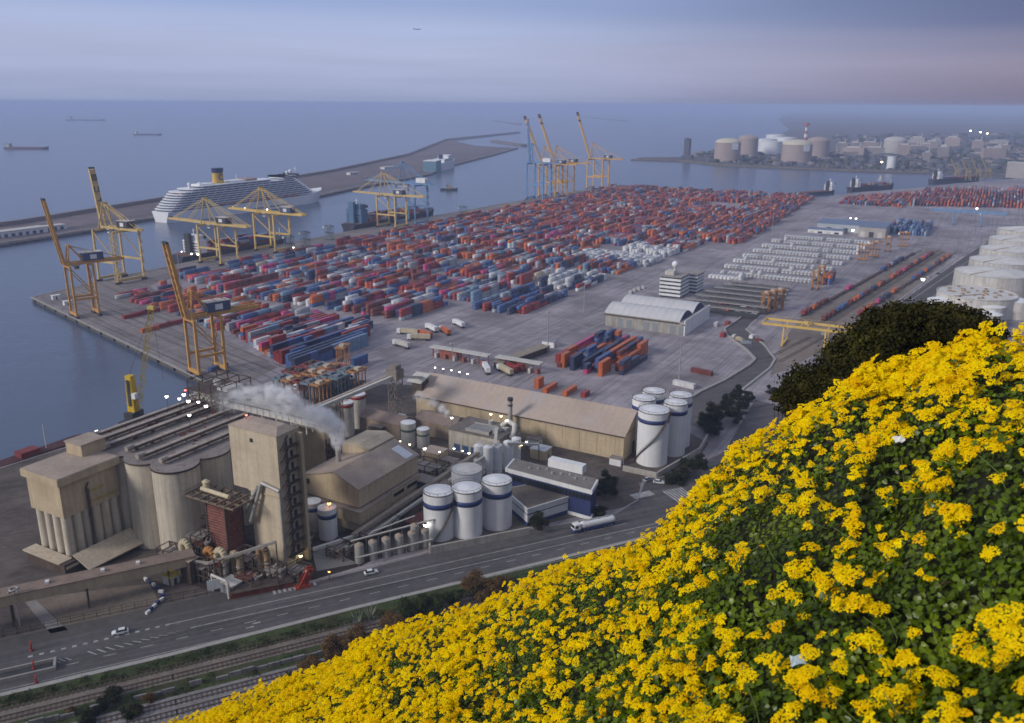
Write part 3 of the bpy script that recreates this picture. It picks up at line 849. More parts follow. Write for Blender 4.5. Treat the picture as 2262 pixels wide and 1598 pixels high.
# duct work and small plant before the tower
cream = MATS['cream_paint']
for k, (X, Y, zt, mat, lab) in enumerate(((411, -213, 9, cream, 'cream bent exhaust duct nearest the silo foot'), (420.5, -212, 8.5, M('orange_duct', (.45, .20, .06), .7, .2, .5), 'orange bent exhaust duct below the red dryer'), (426, -212.5, 10, cream, 'thick cream double duct before the red dryer'), (430, -210.5, 9, M('tan_duct', (.38, .30, .20), .75, .2, .5), 'tan bent duct right of the cream double duct'), (436.5, -205.5, 10.5, M('brown_duct', (.30, .20, .12), .75, .25, .5), 'brown bent duct at the foot of the tallest tower'))):
    t_ = thing('exhaust_duct', lab, 'duct', (X, Y, 0), 0.0, 'bent ducts below the tower')
    m_ = MB(); r = 1.0
    m_.cyl(0, 0, .1, zt - 1.5, r, 14)
    pts = [(0, 0, zt - 1.5)]
    for a in np.linspace(0, math.pi, 8)[1:]: pts.append((1.6 - 1.6 * math.cos(a), 0, zt - 1.5 + 1.6 * math.sin(a)))
    for a, b_ in zip(pts[:-1], pts[1:]): m_.tube(a, b_, r, 14)
    m_.tube(pts[-1], (3.2, 0, 2.5), r, 14); m_.build('pipe', mat, t_)
    m_ = MB(); m_.cyl(3.2, 0, .1, 2.6, 1.5, 14, 1.0); m_.build('hopper', brown_dark, t_)
    m_ = MB(); m_.ring(0, 0, zt * .45, zt * .45 + .3, r - .02, .14, 14); m_.ring(3.2, 0, zt * .55, zt * .55 + .3, r - .02, .14, 14); m_.build('flange', grey_steel, t_)
def plant_box(name, label, cat, X, Y, sx_, sy_, h, wm, rm, rz=0.0, extra=None):
    t_ = thing(name, label, cat, (X, Y, 0), rz)
    m_ = MB(); m_.cbox(0, 0, .01, sx_, sy_, h); m_.build('wall', wm, t_)
    m_ = MB(); m_.cbox(0, 0, h, sx_ + .4, sy_ + .4, .3); m_.build('roof', rm, t_)
    m_ = MB(); m_.box(sx_ / 2 - .02, -.5, .05, sx_ / 2 + .06, .5, min(2.1, h * .8)); m_.build('door', dark_steel, t_)
    return t_
plant_box('switch_room', 'low blue-grey flat roofed switch room behind the white sign', 'shed', 435.0, -215.5, 5.5, 4.5, 3.2, M('grey_blue_wall', (.20, .21, .24), .8, .15, .5), pale_steel)
plant_box('yellow_cabin', 'small boxy cabin with a yellow side below the sloping conveyor', 'cabin', 415.5, -221.5, 3.6, 3.2, 2.9, pale_steel, M('yellow_board', (.60, .46, .05), .7, .1, .5))
plant_box('brown_kiosk', 'tall brown kiosk among the ducts beside the silo foot', 'kiosk', 419.5, -217.5, 4.2, 3.6, 7.5, brown_dark, beige_roof)
plant_box('plant_room', 'dark brown plant room at the foot of the silos', 'shed', 412.0, -206.5, 6, 6, 8.5, brown_dark, dust_roof)
sg = thing('sign_board', 'blank white sign board on posts by the road fence', 'sign', (432.5, -220.2, 0), R(55))
m_ = MB(); m_.box(-1.9, -.06, 2.2, 1.9, .06, 5.4); m_.build('panel', white_wall, sg)
for X in (-1.5, 1.5): m_ = MB(); m_.beam((X, .12, 0), (X, .12, 5.3), .15); m_.build('post', grey_steel, sg)
ob = thing('steel_trestle', 'white steel pipe portal above the sign board', 'pipe frame', (434, -216.5, 0), 0)
m_ = MB(); m_.pipe([(-4, -2, 0), (-4, -2, 5.4), (2.5, -2.6, 5.6), (3.2, -2.6, 4.8), (3.2, -2.6, 0)], .4, 10); m_.build('pipe', pale_steel, ob)
ch = thing('drag_conveyor', 'inclined grey steel conveyor running up to the tower foot', 'conveyor', (430, -214, 0), 0)
m_ = MB(); m_.beam((-3, -2.6, 7.5), (14, 8.5, 14), .7, .8); m_.beam((-9.5, -3.6, 6.8), (-3, -2.6, 7.5), .6, .8); m_.build('trough', M('worn_grey_steel', (.30, .28, .26), .7, .2, .5), ch)
for q_ in (0, .5, 1): m_ = MB(); m_.beam((-3 + 17 * q_, -2.6 + 11 * q_, 0), (-3 + 17 * q_, -2.6 + 11 * q_, 7.4 + 6.4 * q_), .3); m_.build('leg', brown_dark, ch)
ra = thing('red_loading_arm', 'leaning bright red steel loading frame at the road edge', 'loading frame', (452, -203, 0), R(55))
ra.scale = (.82, .82, .82)
red_paint = M('bright_red_paint', (.30, .045, .02), .65, .25, .5)
m_ = MB(); m_.beam((-2.6, -1, 0), (1.5, -1, 7), .8); m_.beam((-.2, -1, 0), (3.2, -1, 6.6), .6); m_.beam((1.3, -1, 7), (3.4, -1, 6.6), .7); m_.beam((-2.6, 1, 0), (1.5, 1, 7), .8); m_.beam((-.2, 1, 0), (3.2, 1, 6.6), .6); m_.beam((1.3, 1, 7), (3.4, 1, 6.6), .7); m_.build('frame', red_paint, ra)
m_ = MB(); m_.box(-3.6, -1.6, .05, 2, 1.6, .5); m_.beam((-.4, -1, 3.4), (-.4, 1, 3.4), .3); m_.build('base', red_paint, ra)
m_ = MB(); m_.box(.6, -.7, 4.6, 2.0, .7, 6.2); m_.build('cab', pale_steel, ra)
lowr = thing('rust_shed', 'long low rust coloured shed against the road fence', 'shed', (443, -209, 0), R(52))
m_ = MB(); m_.box(-11, -2.4, 0, 7, 2.4, 1.9); m_.build('wall', red_oxide, lowr)
m_ = MB(); m_.loft([[(-11.3, -2.8, 1.9), (-11.3, 2.8, 1.9), (-11.3, 0, 3.0)], [(7.3, -2.8, 1.9), (7.3, 2.8, 1.9), (7.3, 0, 3.0)]]); m_.build('roof', brown_dark, lowr)
pl = thing('pipe_bundle', 'tangle of grey pipes lying low before the tower', 'pipes', (441, -205.5, 0), R(50))
for k in range(6):
    m_ = MB(); yy = -2 + k * .9; m_.pipe([(-6 + k * .5, yy, .6), (0, yy, .6 + (k % 3) * .4), (3 - k * .4, yy + .6, 1.6), (5, yy + .6, 1.6)], .22, 8); m_.build('pipe', grey_steel, pl)

# sloping conveyor at the left edge
lc = thing('sloping_conveyor', 'long enclosed beige conveyor bridge sloping across the left corner', 'conveyor', (400, -240, 0))
o = (400, -240, 0)
a, b_ = Vector((380, -284, 10)), Vector((419.5, -215.5, 7.2))
dd = (b_ - a).normalized(); nn = Vector((dd.y, -dd.x, 0)).normalized() * 2.6
def ringat(p, z0, z1): return [tuple(p - nn + Vector((0, 0, z0))), tuple(p + nn + Vector((0, 0, z0))), tuple(p + nn + Vector((0, 0, z1))), tuple(p - nn + Vector((0, 0, z1)))]
m_ = MB(o); m_.loft([ringat(a, -1.6, 1.2), ringat(b_, -1.6, 1.2)]); m_.build('wall', beige, lc)
nn = nn * 1.06
m_ = MB(o); m_.loft([ringat(a, 1.2, 1.45), ringat(b_, 1.2, 1.45)]); rf = m_.build('roof', M('brown_felt_roof', (.235, .175, .14), .9, .2, .3, fine=.12), lc)
for q_ in (.1, .38, .62, .9):
    p = a.lerp(b_, q_); m_ = MB(o); m_.beam((p.x - 1.5, p.y + 1, 0), (p.x - .6, p.y + .4, p.z - 1.6), .5); m_.beam((p.x + 1.5, p.y - 1, 0), (p.x + .6, p.y - .4, p.z - 1.6), .5); m_.build('leg', brown_dark, lc)
for q_ in (.33, .5, .68, .8):
    p = a.lerp(b_, q_); m_ = MB(o); m_.cbox(p.x, p.y, p.z + 1.45, 1.0, 1.3, .7, .9); m_.build('roof_vent', white_wall, lc)
# blue and white kerb blocks
for k, (px, py) in enumerate(((322, 1282), (331, 1288), (340, 1294), (349, 1301), (356, 1309), (360, 1318), (357, 1327), (349, 1334), (341, 1341), (333, 1348), (327, 1355))):
    p = at(px, py); m_ = MB(); m_.cbox(0, 0, .02, 1.5, .7, .75, 0); oo = m_.build('barrier_block', white_wall if k % 2 == 0 else blue_band)
    oo.location = p; oo.rotation_euler.z = R((-20, -20, -15, -5, 20, 60, 95, 100, 105, 100, 100)[k])
    tag(oo, ('white' if k % 2 == 0 else 'blue') + ' kerb block number %s from the conveyor in the curved barrier' % ('one two three four five six seven eight nine ten eleven'.split()[k]), 'barrier block', 'blue and white kerb blocks')
pv_ = M('pale_paving', (.24, .225, .215), .9, .2, .1, fine=.12)
sheet('factory_path', [at(*p).to_2d()[:] for p in ((45, 1318), (75, 1322), (150, 1392), (112, 1400))], .008, pv_)
sheet('oily_ground', [at(*p).to_2d()[:] for p in ((395, 1235), (520, 1190), (700, 1190), (905, 1130), (935, 1180), (800, 1250), (690, 1282), (500, 1312), (410, 1290))], .0075, M('oily_soil', (.045, .036, .030), .9, .35, .12, fine=.25))
sheet('factory_path', [at(*p).to_2d()[:] for p in ((690, 1222), (720, 1210), (790, 1245), (700, 1262))], .008, pv_)
sheet('factory_path', [at(*p).to_2d()[:] for p in ((70, 1322), (330, 1290), (352, 1330), (320, 1352), (150, 1392), (110, 1350))], .0062, M('tan_yard', (.185, .15, .12), .92, .25, .08, fine=.14))
# fence along the road
fn = thing('road_fence', 'dark mesh fence with posts along the works side of the road', 'fence', rp(0, 17.2), math.atan2(RD.y, RD.x))
for k in range(44):
    m_ = MB(); m_.beam((-70 + k * 3.3, 0, 0), (-70 + k * 3.3, 0, 2.3), .12); m_.build('post', dark_steel, fn)
m_ = MB()
for z in (.5, 1.4, 2.25): m_.beam((-70, 0, z), (72, 0, z), .08)
for k in range(220): m_.beam((-70 + k * .645, .03, .2), (-70 + k * .645, .03, 2.2), .035)
tag(m_.build('mesh_wire', dark_steel, fn), kind='stuff')

# gabled hall
x0, x1, y0, y1 = 419.8, 444.4, -167.2, -133.0
hl = thing('gabled_hall', 'large beige gabled hall with stepped lower storeys and a roof monitor', 'hall', (432, -150, 0))
o = (432, -150, 0); xr, ze, zr = 434.0, 15.6, 19.6
m_ = MB(o); m_.box(x0, y0, 8.8, x1, y1, ze); m_.loft([[(x0, y0, ze), (x1, y0, ze), (xr, y0, zr)], [(x0, y1, ze), (x1, y1, ze), (xr, y1, zr)]]); m_.build('wall', beige, hl)
m_ = MB(o)
for xa, xb in ((x0 - .5, xr), (xr, x1 + .5)):
    za = ze - .2 if xa != xr else zr; zb = zr if xb == xr else ze - .2
    m_.loft([[(xa, y0 - .5, za + .06), (xb, y0 - .5, zb + .06), (xb, y0 - .5, zb + .36), (xa, y0 - .5, za + .36)], [(xa, y1 + .4, za + .06), (xb, y1 + .4, zb + .06), (xb, y1 + .4, zb + .36), (xa, y1 + .4, za + .36)]])
m_.build('roof', beige_roof, hl)
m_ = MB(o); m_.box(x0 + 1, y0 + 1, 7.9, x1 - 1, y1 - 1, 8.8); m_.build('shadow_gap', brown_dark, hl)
m_ = MB(o); m_.box(x0 - 1, y0 - 1.6, 3.6, x1 + 1.6, y0 + 15, 7.9); m_.box(x0, y0 + 15, 3.6, x1 + .8, y1, 8.0); m_.build('middle_storey', beige, hl)
m_ = MB(o); m_.box(x0 - 1.4, y0 - 2, 7.9, x1 + 2, y0 + 15.4, 8.2); m_.box(x0, y0 + 15.4, 8.0, x1 + 1.2, y1, 8.25); m_.build('middle_roof', beige_roof, hl)
m_ = MB(o); m_.box(x0, y0 - .6, 0, x1 + .9, y1, 3.1); m_.build('lower_storey', beige, hl)
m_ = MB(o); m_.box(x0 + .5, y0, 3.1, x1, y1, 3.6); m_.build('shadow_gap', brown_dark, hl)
for k in range(2): m_ = MB(o); m_.box(x1 + .8, y0 + 18 + k * 8, 5.4, x1 + .9, y0 + 24 + k * 8, 6.6); m_.build('window_strip', glass, hl)
m_ = MB(o); m_.box(x0 + 1.6, y0 - .08, 12.6, x0 + 3, y0 - .01, 14.6); m_.build('hatch', dark_steel, hl)
m_ = MB(o); zz = 20.2
m_.box(x0 + .8, y1 - 14, 16.5, x0 + 13.2, y1 + .5, 20.4); m_.build('monitor', beige_lt, hl)
m_ = MB(o); m_.loft([[(x0 + .4, y1 - 14.5, 20.4), (x0 + 13.6, y1 - 14.5, 20.4), (x0 + 9.5, y1 - 14.5, 22)], [(x0 + .4, y1 + .9, 20.4), (x0 + 13.6, y1 + .9, 20.4), (x0 + 9.5, y1 + .9, 22)]]); m_.build('monitor_roof', beige_lt, hl)
def slope_z(X): return zr + (ze - zr) * (X - xr) / (x1 - xr)
m_ = MB(o); m_.add([(xr + 3.2, y1 - 6.4, slope_z(xr + 3.2) + .46), (x1 - .6, y1 - 6.4, slope_z(x1 - .6) + .46), (x1 - .6, y1 - 1.8, slope_z(x1 - .6) + .46), (xr + 3.2, y1 - 1.8, slope_z(xr + 3.2) + .46)], [(0, 1, 2, 3)]); m_.build('skylight', M('pale_skylight', (.62, .64, .68), .35, .08, .5), hl)

X, Y = behind(722, 1196, 3.1); tank('banded_tank', 'front one of two small white tanks with blue bands beside the tower', X, Y, 3.1, 11, blue_band, .70, .13, rim=False, group='small banded tanks by the tower')
X, Y = behind(690, 1178, 2.9); tank('banded_tank', 'rear one of two small white tanks half hidden by the tower', X, Y, 2.9, 10.6, blue_band, .72, .13, rim=False, mat=M('grimy_white', (.55, .52, .47), .7, .15, .3, streak=.3), group='small banded tanks by the tower')
# row of small cylinders by the road
for k in range(7):
    f = k / 5.0
    X, Y = 457.2 + f * 12.2, -183.4 + f * 18.6
    if k == 6: X, Y = 466.8, -166.8
    tank('small_silo', '%s small grey steel silo of the row along the road wall' % ('first second third fourth fifth sixth last'.split()[k]), X, Y, 1.45, 6.2 + (1.8 if k == 6 else 0), None, mat=grey_steel, roofm=M('rusty_cone', (.33, .27, .21), .8, .2, .8), rim=False, rh=.8, n=16, group='small steel silos by the road', cat='silo')
ps = thing('pipe_rack', 'low grey pipe rack running over the small steel silos', 'pipe rack', (464, -175, 0), math.atan2(18.6, 12.2))
m_ = MB(); m_.tube((-13, -1.5, 3.2), (13, -1.5, 3.4), .28, 8); m_.tube((-13, 2.3, 7.3), (16, 2.3, 8.4), .3, 8); m_.tube((-6, 3.2, 8.3), (10, 6, 9.2), .25, 8); m_.build('pipe', pale_steel, ps)
m_ = MB()
for q_ in np.arange(-12, 13, 4): m_.beam((q_, -1.5, 0), (q_, -1.5, 3.2), .14); m_.beam((q_, 2.3, 0), (q_, 2.3, 7.3), .14)
m_.build('post', grey_steel, ps)
# three big white tanks and the wall before them
for k, (px, py, h, lab, stt) in enumerate(((968, 1198, 16.4, 'leftmost of the three big blue banded white tanks by the road', (R(-75), R(30))), (1030, 1192, 16.6, 'middle one of the three big blue banded white tanks by the road', False), (1097, 1174, 16.8, 'rightmost of the three big blue banded white tanks by the road', False))):
    X, Y = behind(px, py, 5.2)
    tank('white_tank', lab, X, Y, 5.2, h, blue_band, .70, .11, stair=stt, group='three tanks by the road')
X, Y = behind(1030, 1120, 5.6); tank('white_tank', 'broad older white tank behind the three banded tanks', X, Y, 5.6, 12.5, None, roofm=tank_roof)
rw = thing('retaining_wall', 'pale concrete wall between the white tanks and the road', 'wall', (0, 0, 0))
m_ = MB(); wp = [at(950, 1224), at(1170, 1180)]; m_.beam((wp[0].x, wp[0].y, 1.3), (wp[1].x, wp[1].y, 1.3), .7, 2.6); m_.beam((wp[0].x, wp[0].y, 1.3), (wp[0].x - 3, wp[0].y + 4, 1.3), .6, 2.6); m_.build('wall', M('pale_wall_concrete', (.40, .375, .34), .85, .15, .3, streak=.2), rw)
m_ = MB(); wq = at(1335, 1150); m_.beam((wp[1].x, wp[1].y, .8), (wq.x, wq.y, .8), .5, 1.6); m_.build('low_wall', M('grey_wall', (.28, .27, .26), .85, .15, .3), rw)
# white and blue shed with brown roof
wb = thing('white_shed', 'low white shed with blue base and flat brown roof behind the road wall', 'shed', (490, -125, 0))
o = (490, -125, 0)
PA, PB = at(1165, 1127, 6.4), at(1266, 1096, 6.4)
foot = [(PA.x, PA.y), (PB.x, PB.y), (PB.x - 12, PB.y + 7), (PA.x - 15, PA.y + 10)]
m_ = MB(o); m_.prism(foot, 1.6, 6.2); m_.build('wall', white_wall, wb)
def grow(poly, e):
    cx = sum(p[0] for p in poly) / len(poly); cy = sum(p[1] for p in poly) / len(poly)
    return [(x + e * (x - cx) / math.hypot(x - cx, y - cy), y + e * (y - cy) / math.hypot(x - cx, y - cy)) for x, y in poly]
m_ = MB(o); m_.prism(grow(foot, -.04), 0, 1.6); m_.build('base', blue_band, wb)
m_ = MB(o); m_.prism(grow(foot, .35), 6.2, 6.9); m_.build('fascia', white_wall, wb)
m_ = MB(o); m_.prism(grow(foot, -.3), 6.9, 6.96); m_.build('roof', M('brown_roof', (.15, .125, .105), .9, .2, .2, fine=.12), wb)
m_ = MB(o); m_.prism(grow(foot, .06), 4.4, 4.75); m_.build('stripe', blue_band, wb)
# blue office
bo = thing('blue_office', 'long two storey office with blue glazing and white parapet', 'office building', (490, -108, 0))
A_, B_, C_ = at(1116, 1034, 11.5), at(1308, 1084, 11.5), at(1322, 1060, 11.5)
foot = [(A_.x, A_.y), (B_.x, B_.y), (C_.x, C_.y), (A_.x + C_.x - B_.x, A_.y + C_.y - B_.y)]
o = (490, -108, 0)
m_ = MB(o); m_.prism(grow(foot, -.5), 0, 9.9); m_.build('wall', blue_wall, bo)
m_ = MB(o); m_.prism(foot, 9.9, 11.5); m_.build('parapet', white_wall, bo)
m_ = MB(o); m_.prism(grow(foot, -.7), 11.5, 11.55); m_.build('roof', M('gravel_roof', (.20, .18, .165), .9, .2, .3, fine=.15), bo)
m_ = MB(o); m_.prism(grow(foot, .1), 0, 1.3); m_.build('plinth', white_wall, bo)
dx, dy = (B_.x - A_.x) / 24, (B_.y - A_.y) / 24
for k in range(24):
    m_ = MB(o); m_.cbox(A_.x + dx * (k + .5) * .985, A_.y + dy * (k + .5) * .985, 7.3, math.hypot(dx, dy) * .74, .3, 1.9, math.atan2(dy, dx)); m_.build('window', glass, bo)
m_ = MB(o); p, q_ = at(1212, 1018, 13.6), at(1288, 1036, 13.6); m_.beam((p.x, p.y + 1.2, 13), (q_.x, q_.y + 1.2, 13), 3.4, 3.0); m_.build('stair_housing', white_wall, bo)
m_ = MB(o)
for k in range(8): m_.cbox(A_.x + 8 + k * 3.1, A_.y + 4 + (k % 3), 11.55, .7, .7, .6)
m_.build('roof_unit', grey_steel, bo)
# four slim white silos
for k, (px, py) in enumerate(((1057, 1047), (1078, 1052), (1099, 1046), (1122, 1040), (1140, 1030))):
    X, Y = behind(px, py, 1.9)
    tank('slim_silo', '%s slim white silo of the group left of the blue office' % ('first second third fourth fifth'.split()[k]), X, Y, 1.9, 11.3 + .3 * (k % 2), None, rim=False, rh=.7, n=20, group='slim white silos', cat='silo')

# boiler house with chimney
bh = thing('boiler_house', 'pale flat roofed boiler house with roof plant and blue doors', 'boiler house', (445, -84, 0))
o = (445, -84, 0)
m_ = MB(o); m_.box(431, -92, 0, 455.6, -76, 9.4); m_.box(446, -94.5, 0, 458.6, -79, 8.2); m_.build('wall', M('pale_boiler_wall', (.44, .41, .35), .8, .15, .3, streak=.2), bh)
m_ = MB(o); m_.prism([(430.6, -92.4), (456, -92.4), (456, -75.6), (430.6, -75.6)], 9.4, 9.9); m_.prism([(456.01, -94.9), (459, -94.9), (459, -78.6), (456.01, -78.6)], 8.2, 8.6); m_.build('roof', M('dark_gravel_roof', (.15, .135, .12), .9, .25, .3, fine=.15), bh)
m_ = MB(o)
for k in range(10): m_.box(439 + k * 1.05, -90.6, 10.4, 439.6 + k * 1.05, -83.4, 10.9)
m_.box(438.6, -91, 9.9, 450, -90.7, 11.2); m_.box(438.6, -83.3, 9.9, 450, -83, 11.2); m_.build('cooler_grille', grey_steel, bh)
m_ = MB(o); m_.pipe([(449, -79, 10), (452, -78, 12.3), (456, -80, 12), (457.6, -83.5, 10.5), (457.6, -86, 8.4)], 1.0, 12); m_.build('duct', pale_steel, bh)
m_ = MB(o); m_.cyl(451, -87, 9.9, 12, 1.4, 14); m_.cyl(444, -79, 9.9, 11.5, 1.2, 14); m_.cbox(453, -83, 9.9, 2.4, 2, 1.4); m_.build('roof_plant', grey_steel, bh)
for k in range(3): m_ = MB(o); m_.box(433.6 + k * 4.1, -92.1, .4, 436.6 + k * 4.1, -91.98, 3.6); m_.build('roller_door', M('blue_door', (.05, .09, .20), .6, .1, .4), bh)
cm = thing('chimney', 'slim grey steel chimney with dark cap on the boiler house', 'chimney', (447.9, -69.5, 0))
m_ = MB(); m_.cyl(0, 0, 0, 18.2, 1.05, 16, .95); m_.build('shaft', grey_steel, cm)
m_ = MB(); m_.cyl(0, 0, 18.2, 19.4, 1.25, 16); m_.ring(0, 0, 15.8, 16.6, .95, .16, 16); m_.build('cap', dark_steel, cm)
# clutter of plant between the hall and the boiler house
for k, (px, py, h, sx_, sy_, wm, lab) in enumerate(((985, 1015, 4, 9, 5, beige, 'low beige plant room right of the gabled hall roof'), (960, 995, 6, 8, 7, M('pinkish_roof', (.42, .33, .28), .85, .15, .4), 'small pinkish roofed house between two lamps'), (1010, 1035, 5, 6, 6, pale_steel, 'pale steel plant room on the deck behind the long conveyor'), (945, 1060, 6, 10, 6, M('navy_wall', (.04, .05, .10), .7, .2, .4), 'navy walled plant room at the corner of the gabled hall'), (985, 1065, 6, 4, 4, pale_steel, 'small cream block beside the navy plant room'), (1195, 990, 4, 7, 6, M('pale_blue_roof', (.42, .45, .50), .6, .1, .4), 'small hut with pale blue roof behind the blue office'), (1180, 968, 3.4, 6, 4, white_wall, 'white hut between the long warehouse and boiler house'), (905, 1015, 3, 10, 4, beige_lt, 'low beige annexe behind the gabled hall'), (1362, 1012, 2.8, 5, 3, white_wall, 'small white cabin at the end of the long warehouse'), (835, 940, 5, 7, 5, brown_dark, 'dark brown block between the gabled hall and silos with red rims'))):
    p = at(px, py, h)
    plant_box('plant_house', lab, 'shed', p.x, p.y, sx_, sy_, h, beige if wm in (MATS['pinkish_roof'], MATS['pale_blue_roof']) else wm, wm if wm in (MATS['pinkish_roof'], MATS['pale_blue_roof']) else dust_roof)
lcv = thing('long_conveyor', 'long slim twin conveyor gallery climbing diagonally past the gabled hall', 'conveyor', (450, -135, 0))
o = (450, -135, 0)
m_ = MB(o); m_.beam((448.6, -176, 3.5), (454.4, -101, 9), 1.6, 1.4); m_.build('gallery', M('brown_gallery', (.30, .25, .20), .8, .2, .5), lcv)
m_ = MB(o); m_.beam((451.6, -172, 2.4), (456.8, -106, 7.6), 1.0, 1.0); m_.build('lower_gallery', pale_steel, lcv)
for q_ in (.08, .3, .52, .74, .95):
    m_ = MB(o); X, Y, z = 448.6 + 5.8 * q_, -176 + 75 * q_, 3.5 + 5.5 * q_; m_.beam((X - 1, Y, 0), (X, Y, z - .7), .25); m_.beam((X + 1, Y, 0), (X, Y, z - .7), .25); m_.build('leg', brown_dark, lcv)
m_ = MB(o); m_.beam((448.6, -176, 3.2), (444, -190, 4), 1.1, 1.0); m_.build('tail', pale_steel, lcv)
cb2 = thing('short_conveyor', 'short pale conveyor rising to the slim white silos from the yard', 'conveyor', (459, -98, 0))
m_ = MB((459, -98, 0)); m_.beam((460, -103, 12.2), (453, -90, 13), 1.2, 1.0); m_.beam((463, -99, 11.9), (470, -85, 8), .9, .9); m_.build('gallery', pale_steel, cb2)
m_ = MB((459, -98, 0)); m_.beam((453, -90, 9.9), (453, -90, 12.6), .3); m_.beam((470, -85, 0), (470, -85, 7.6), .3); m_.build('leg', brown_dark, cb2)

# long storage warehouse
x0, x1, y0, y1 = 396.0, 499.0, -66.0, -38.0
wh = thing('long_warehouse', 'very long beige storage warehouse with broad pitched roof', 'warehouse', (447, -52, 0))
o = (447, -52, 0); yr, ze, zr = -53.5, 10.6, 17.8
m_ = MB(o); m_.box(x0, y0, 0, x1, y1, ze); m_.loft([[(x0, y0, ze), (x0, yr, zr), (x0, y1, ze)], [(x1, y0, ze), (x1, yr, zr), (x1, y1, ze)]]); m_.build('wall', beige, wh)
m_ = MB(o); m_.add([(x0 - .7, y0 - .7, ze + .1), (x1 + .7, y0 - .7, ze + .1), (x1 + .7, yr, zr + .42), (x0 - .7, yr, zr + .42), (x0 - .7, y1 + .7, ze + .1), (x1 + .7, y1 + .7, ze + .1)], [(0, 1, 2, 3), (3, 2, 5, 4)])
rf = m_.build('roof', M('warehouse_roof', (.43, .345, .285), .75, .10, .06, fine=.05, dirt=((.38, .37, .39), .7, .05)), wh)
for k in range(34):
    X = x0 + 1.5 + k * 3.0; m_ = MB(o); m_.beam((X, y0 - .6, ze + .13), (X, yr, zr + .45), .12, .06); m_.build('roof_seam', MATS['warehouse_roof'], rf)
m_ = MB(o); m_.box(x0 - .7, y0 - .9, ze - .35, x1 + .7, y0 - .7, ze + .05); m_.build('gutter', brown_dark, wh)
for k in range(13): m_ = MB(o); X = x0 + 3 + k * 8; m_.box(X, y0 - .12, 0, X + .2, y0, ze - .4); m_.build('pilaster', beige, wh)
m_ = MB(o); m_.box(x1, -56, 0.1, x1 + .12, -50, 5); m_.build('door', brown_dark, wh)
m_ = MB(o); m_.box(x1 + .01, y0 + 1, ze - .2, x1 + .12, y1 - 1, ze); m_.build('end_band', brown_dark, wh)
hd = thing('hoist_house', 'small pale lift house at the far end of the warehouse roof', 'hoist house', (398, -57, 12))
m_ = MB((398, -57, 12)); m_.loft([[(391, -66, 16.5), (399, -66, 16.5), (399, -58, 18.8), (391, -58, 18.8)], [(391, -66, 17), (399, -66, 17), (399, -58, 19.3), (391, -58, 19.3)]]); m_.build('roof', pale_steel, hd)
m_ = MB((398, -57, 12)); m_.box(392.5, -64, 9, 398, -58.5, 17); m_.build('wall', brown_dark, hd)
# five tanks
ft = [(1443, 1035, 6.4, 'front and biggest of the five tall white tanks at the junction'), (1424, 985, 5.0, 'left rear one of the five tall white tanks beside the warehouse end'), (1452, 962, 5.0, 'rearmost of the five tall white tanks at the junction'), (1485, 1010, 5.0, 'second of the five tall tanks on the side of the trees'), (1503, 985, 5.0, 'tank nearest the dark trees among the five tall tanks')]
FT = [(509.3, -60.6, 6.3), (500.6, -49.0, 4.9), (500.9, -38.0, 4.9), (513.9, -47.5, 4.9), (512.6, -37.2, 4.9)]
for k, ((X, Y, r), f) in enumerate(zip(FT, ft)):
    tank('tall_tank', f[3], X, Y, r, 22.5, blue_band, .80, .075, stair=(R(-150), R(5)) if k == 0 else False, group='five tanks at the junction')
bw_ = thing('bund_wall', 'pale concrete bund wall around the five tall tanks', 'wall', (512, -60, 0))
pts = [at(1376, 1040), at(1450, 1056), at(1545, 1000), at(1562, 970)]
m_ = MB((512, -60, 0))
for a, b_ in zip(pts[:-1], pts[1:]): m_.beam((a.x, a.y, 1.1), (b_.x, b_.y, 1.1), .7, 2.2)
m_.build('wall', MATS['pale_wall_concrete'], bw_)
# tanks with green bands, silos with red rims, brown sheds
for (px, py, r, h, lab) in ((901, 990, 3.2, 10.5, 'taller of the two grey tanks with green bands'), (934, 992, 2.7, 8.2, 'shorter of the two grey tanks with green bands')):
    X, Y = behind(px, py, r); tank('green_banded_tank', lab, X, Y, r, h, green_band, .66, .10, mat=M('grey_tank', (.50, .48, .45), .7, .12, .3, streak=.2), rim=False, group='two green banded tanks')
for (px, py, r, h, lab) in ((765, 965, 3.2, 15, 'nearer white silo with red rim beside the steam'), (790, 948, 3.6, 15.5, 'farther white silo with red rim under the conveyor bridge')):
    X, Y = behind(px, py, r); tank('red_rimmed_silo', lab, X, Y, r, h, red_band, .88, .08, mat=M('grimy_white', (.55, .52, .47)), rim=False, group='two red rimmed silos', cat='silo')
for (X, Y, sx_, sy_, h, lab) in ((396, -88, 22, 11, 7, 'brown roofed store between the conveyor tower and green banded tanks'), (417, -77, 20, 12, 6.5, 'brown pitched store against the long warehouse wall')):
    t_ = thing('brown_store', lab, 'shed', (X, Y, 0))
    m_ = MB(); m_.box(-sx_ / 2, -sy_ / 2, 0, sx_ / 2, sy_ / 2, h); m_.build('wall', M('tan_cladding', (.30, .23, .17), .8, .15, .3, streak=.2), t_)
    m_ = MB(); m_.loft([[(-sx_ / 2 - .4, -sy_ / 2 - .5, h), (-sx_ / 2 - .4, sy_ / 2 + .5, h), (-sx_ / 2 - .4, 0, h + 2.4)], [(sx_ / 2 + .4, -sy_ / 2 - .5, h), (sx_ / 2 + .4, sy_ / 2 + .5, h), (sx_ / 2 + .4, 0, h + 2.4)]]); m_.build('roof', M('purple_brown_roof', (.235, .18, .155), .85, .2, .2, fine=.1), t_)
    m_ = MB(); m_.box(sx_ / 2, -2, .1, sx_ / 2 + .1, 2, 4); m_.build('door', dark_steel, t_)
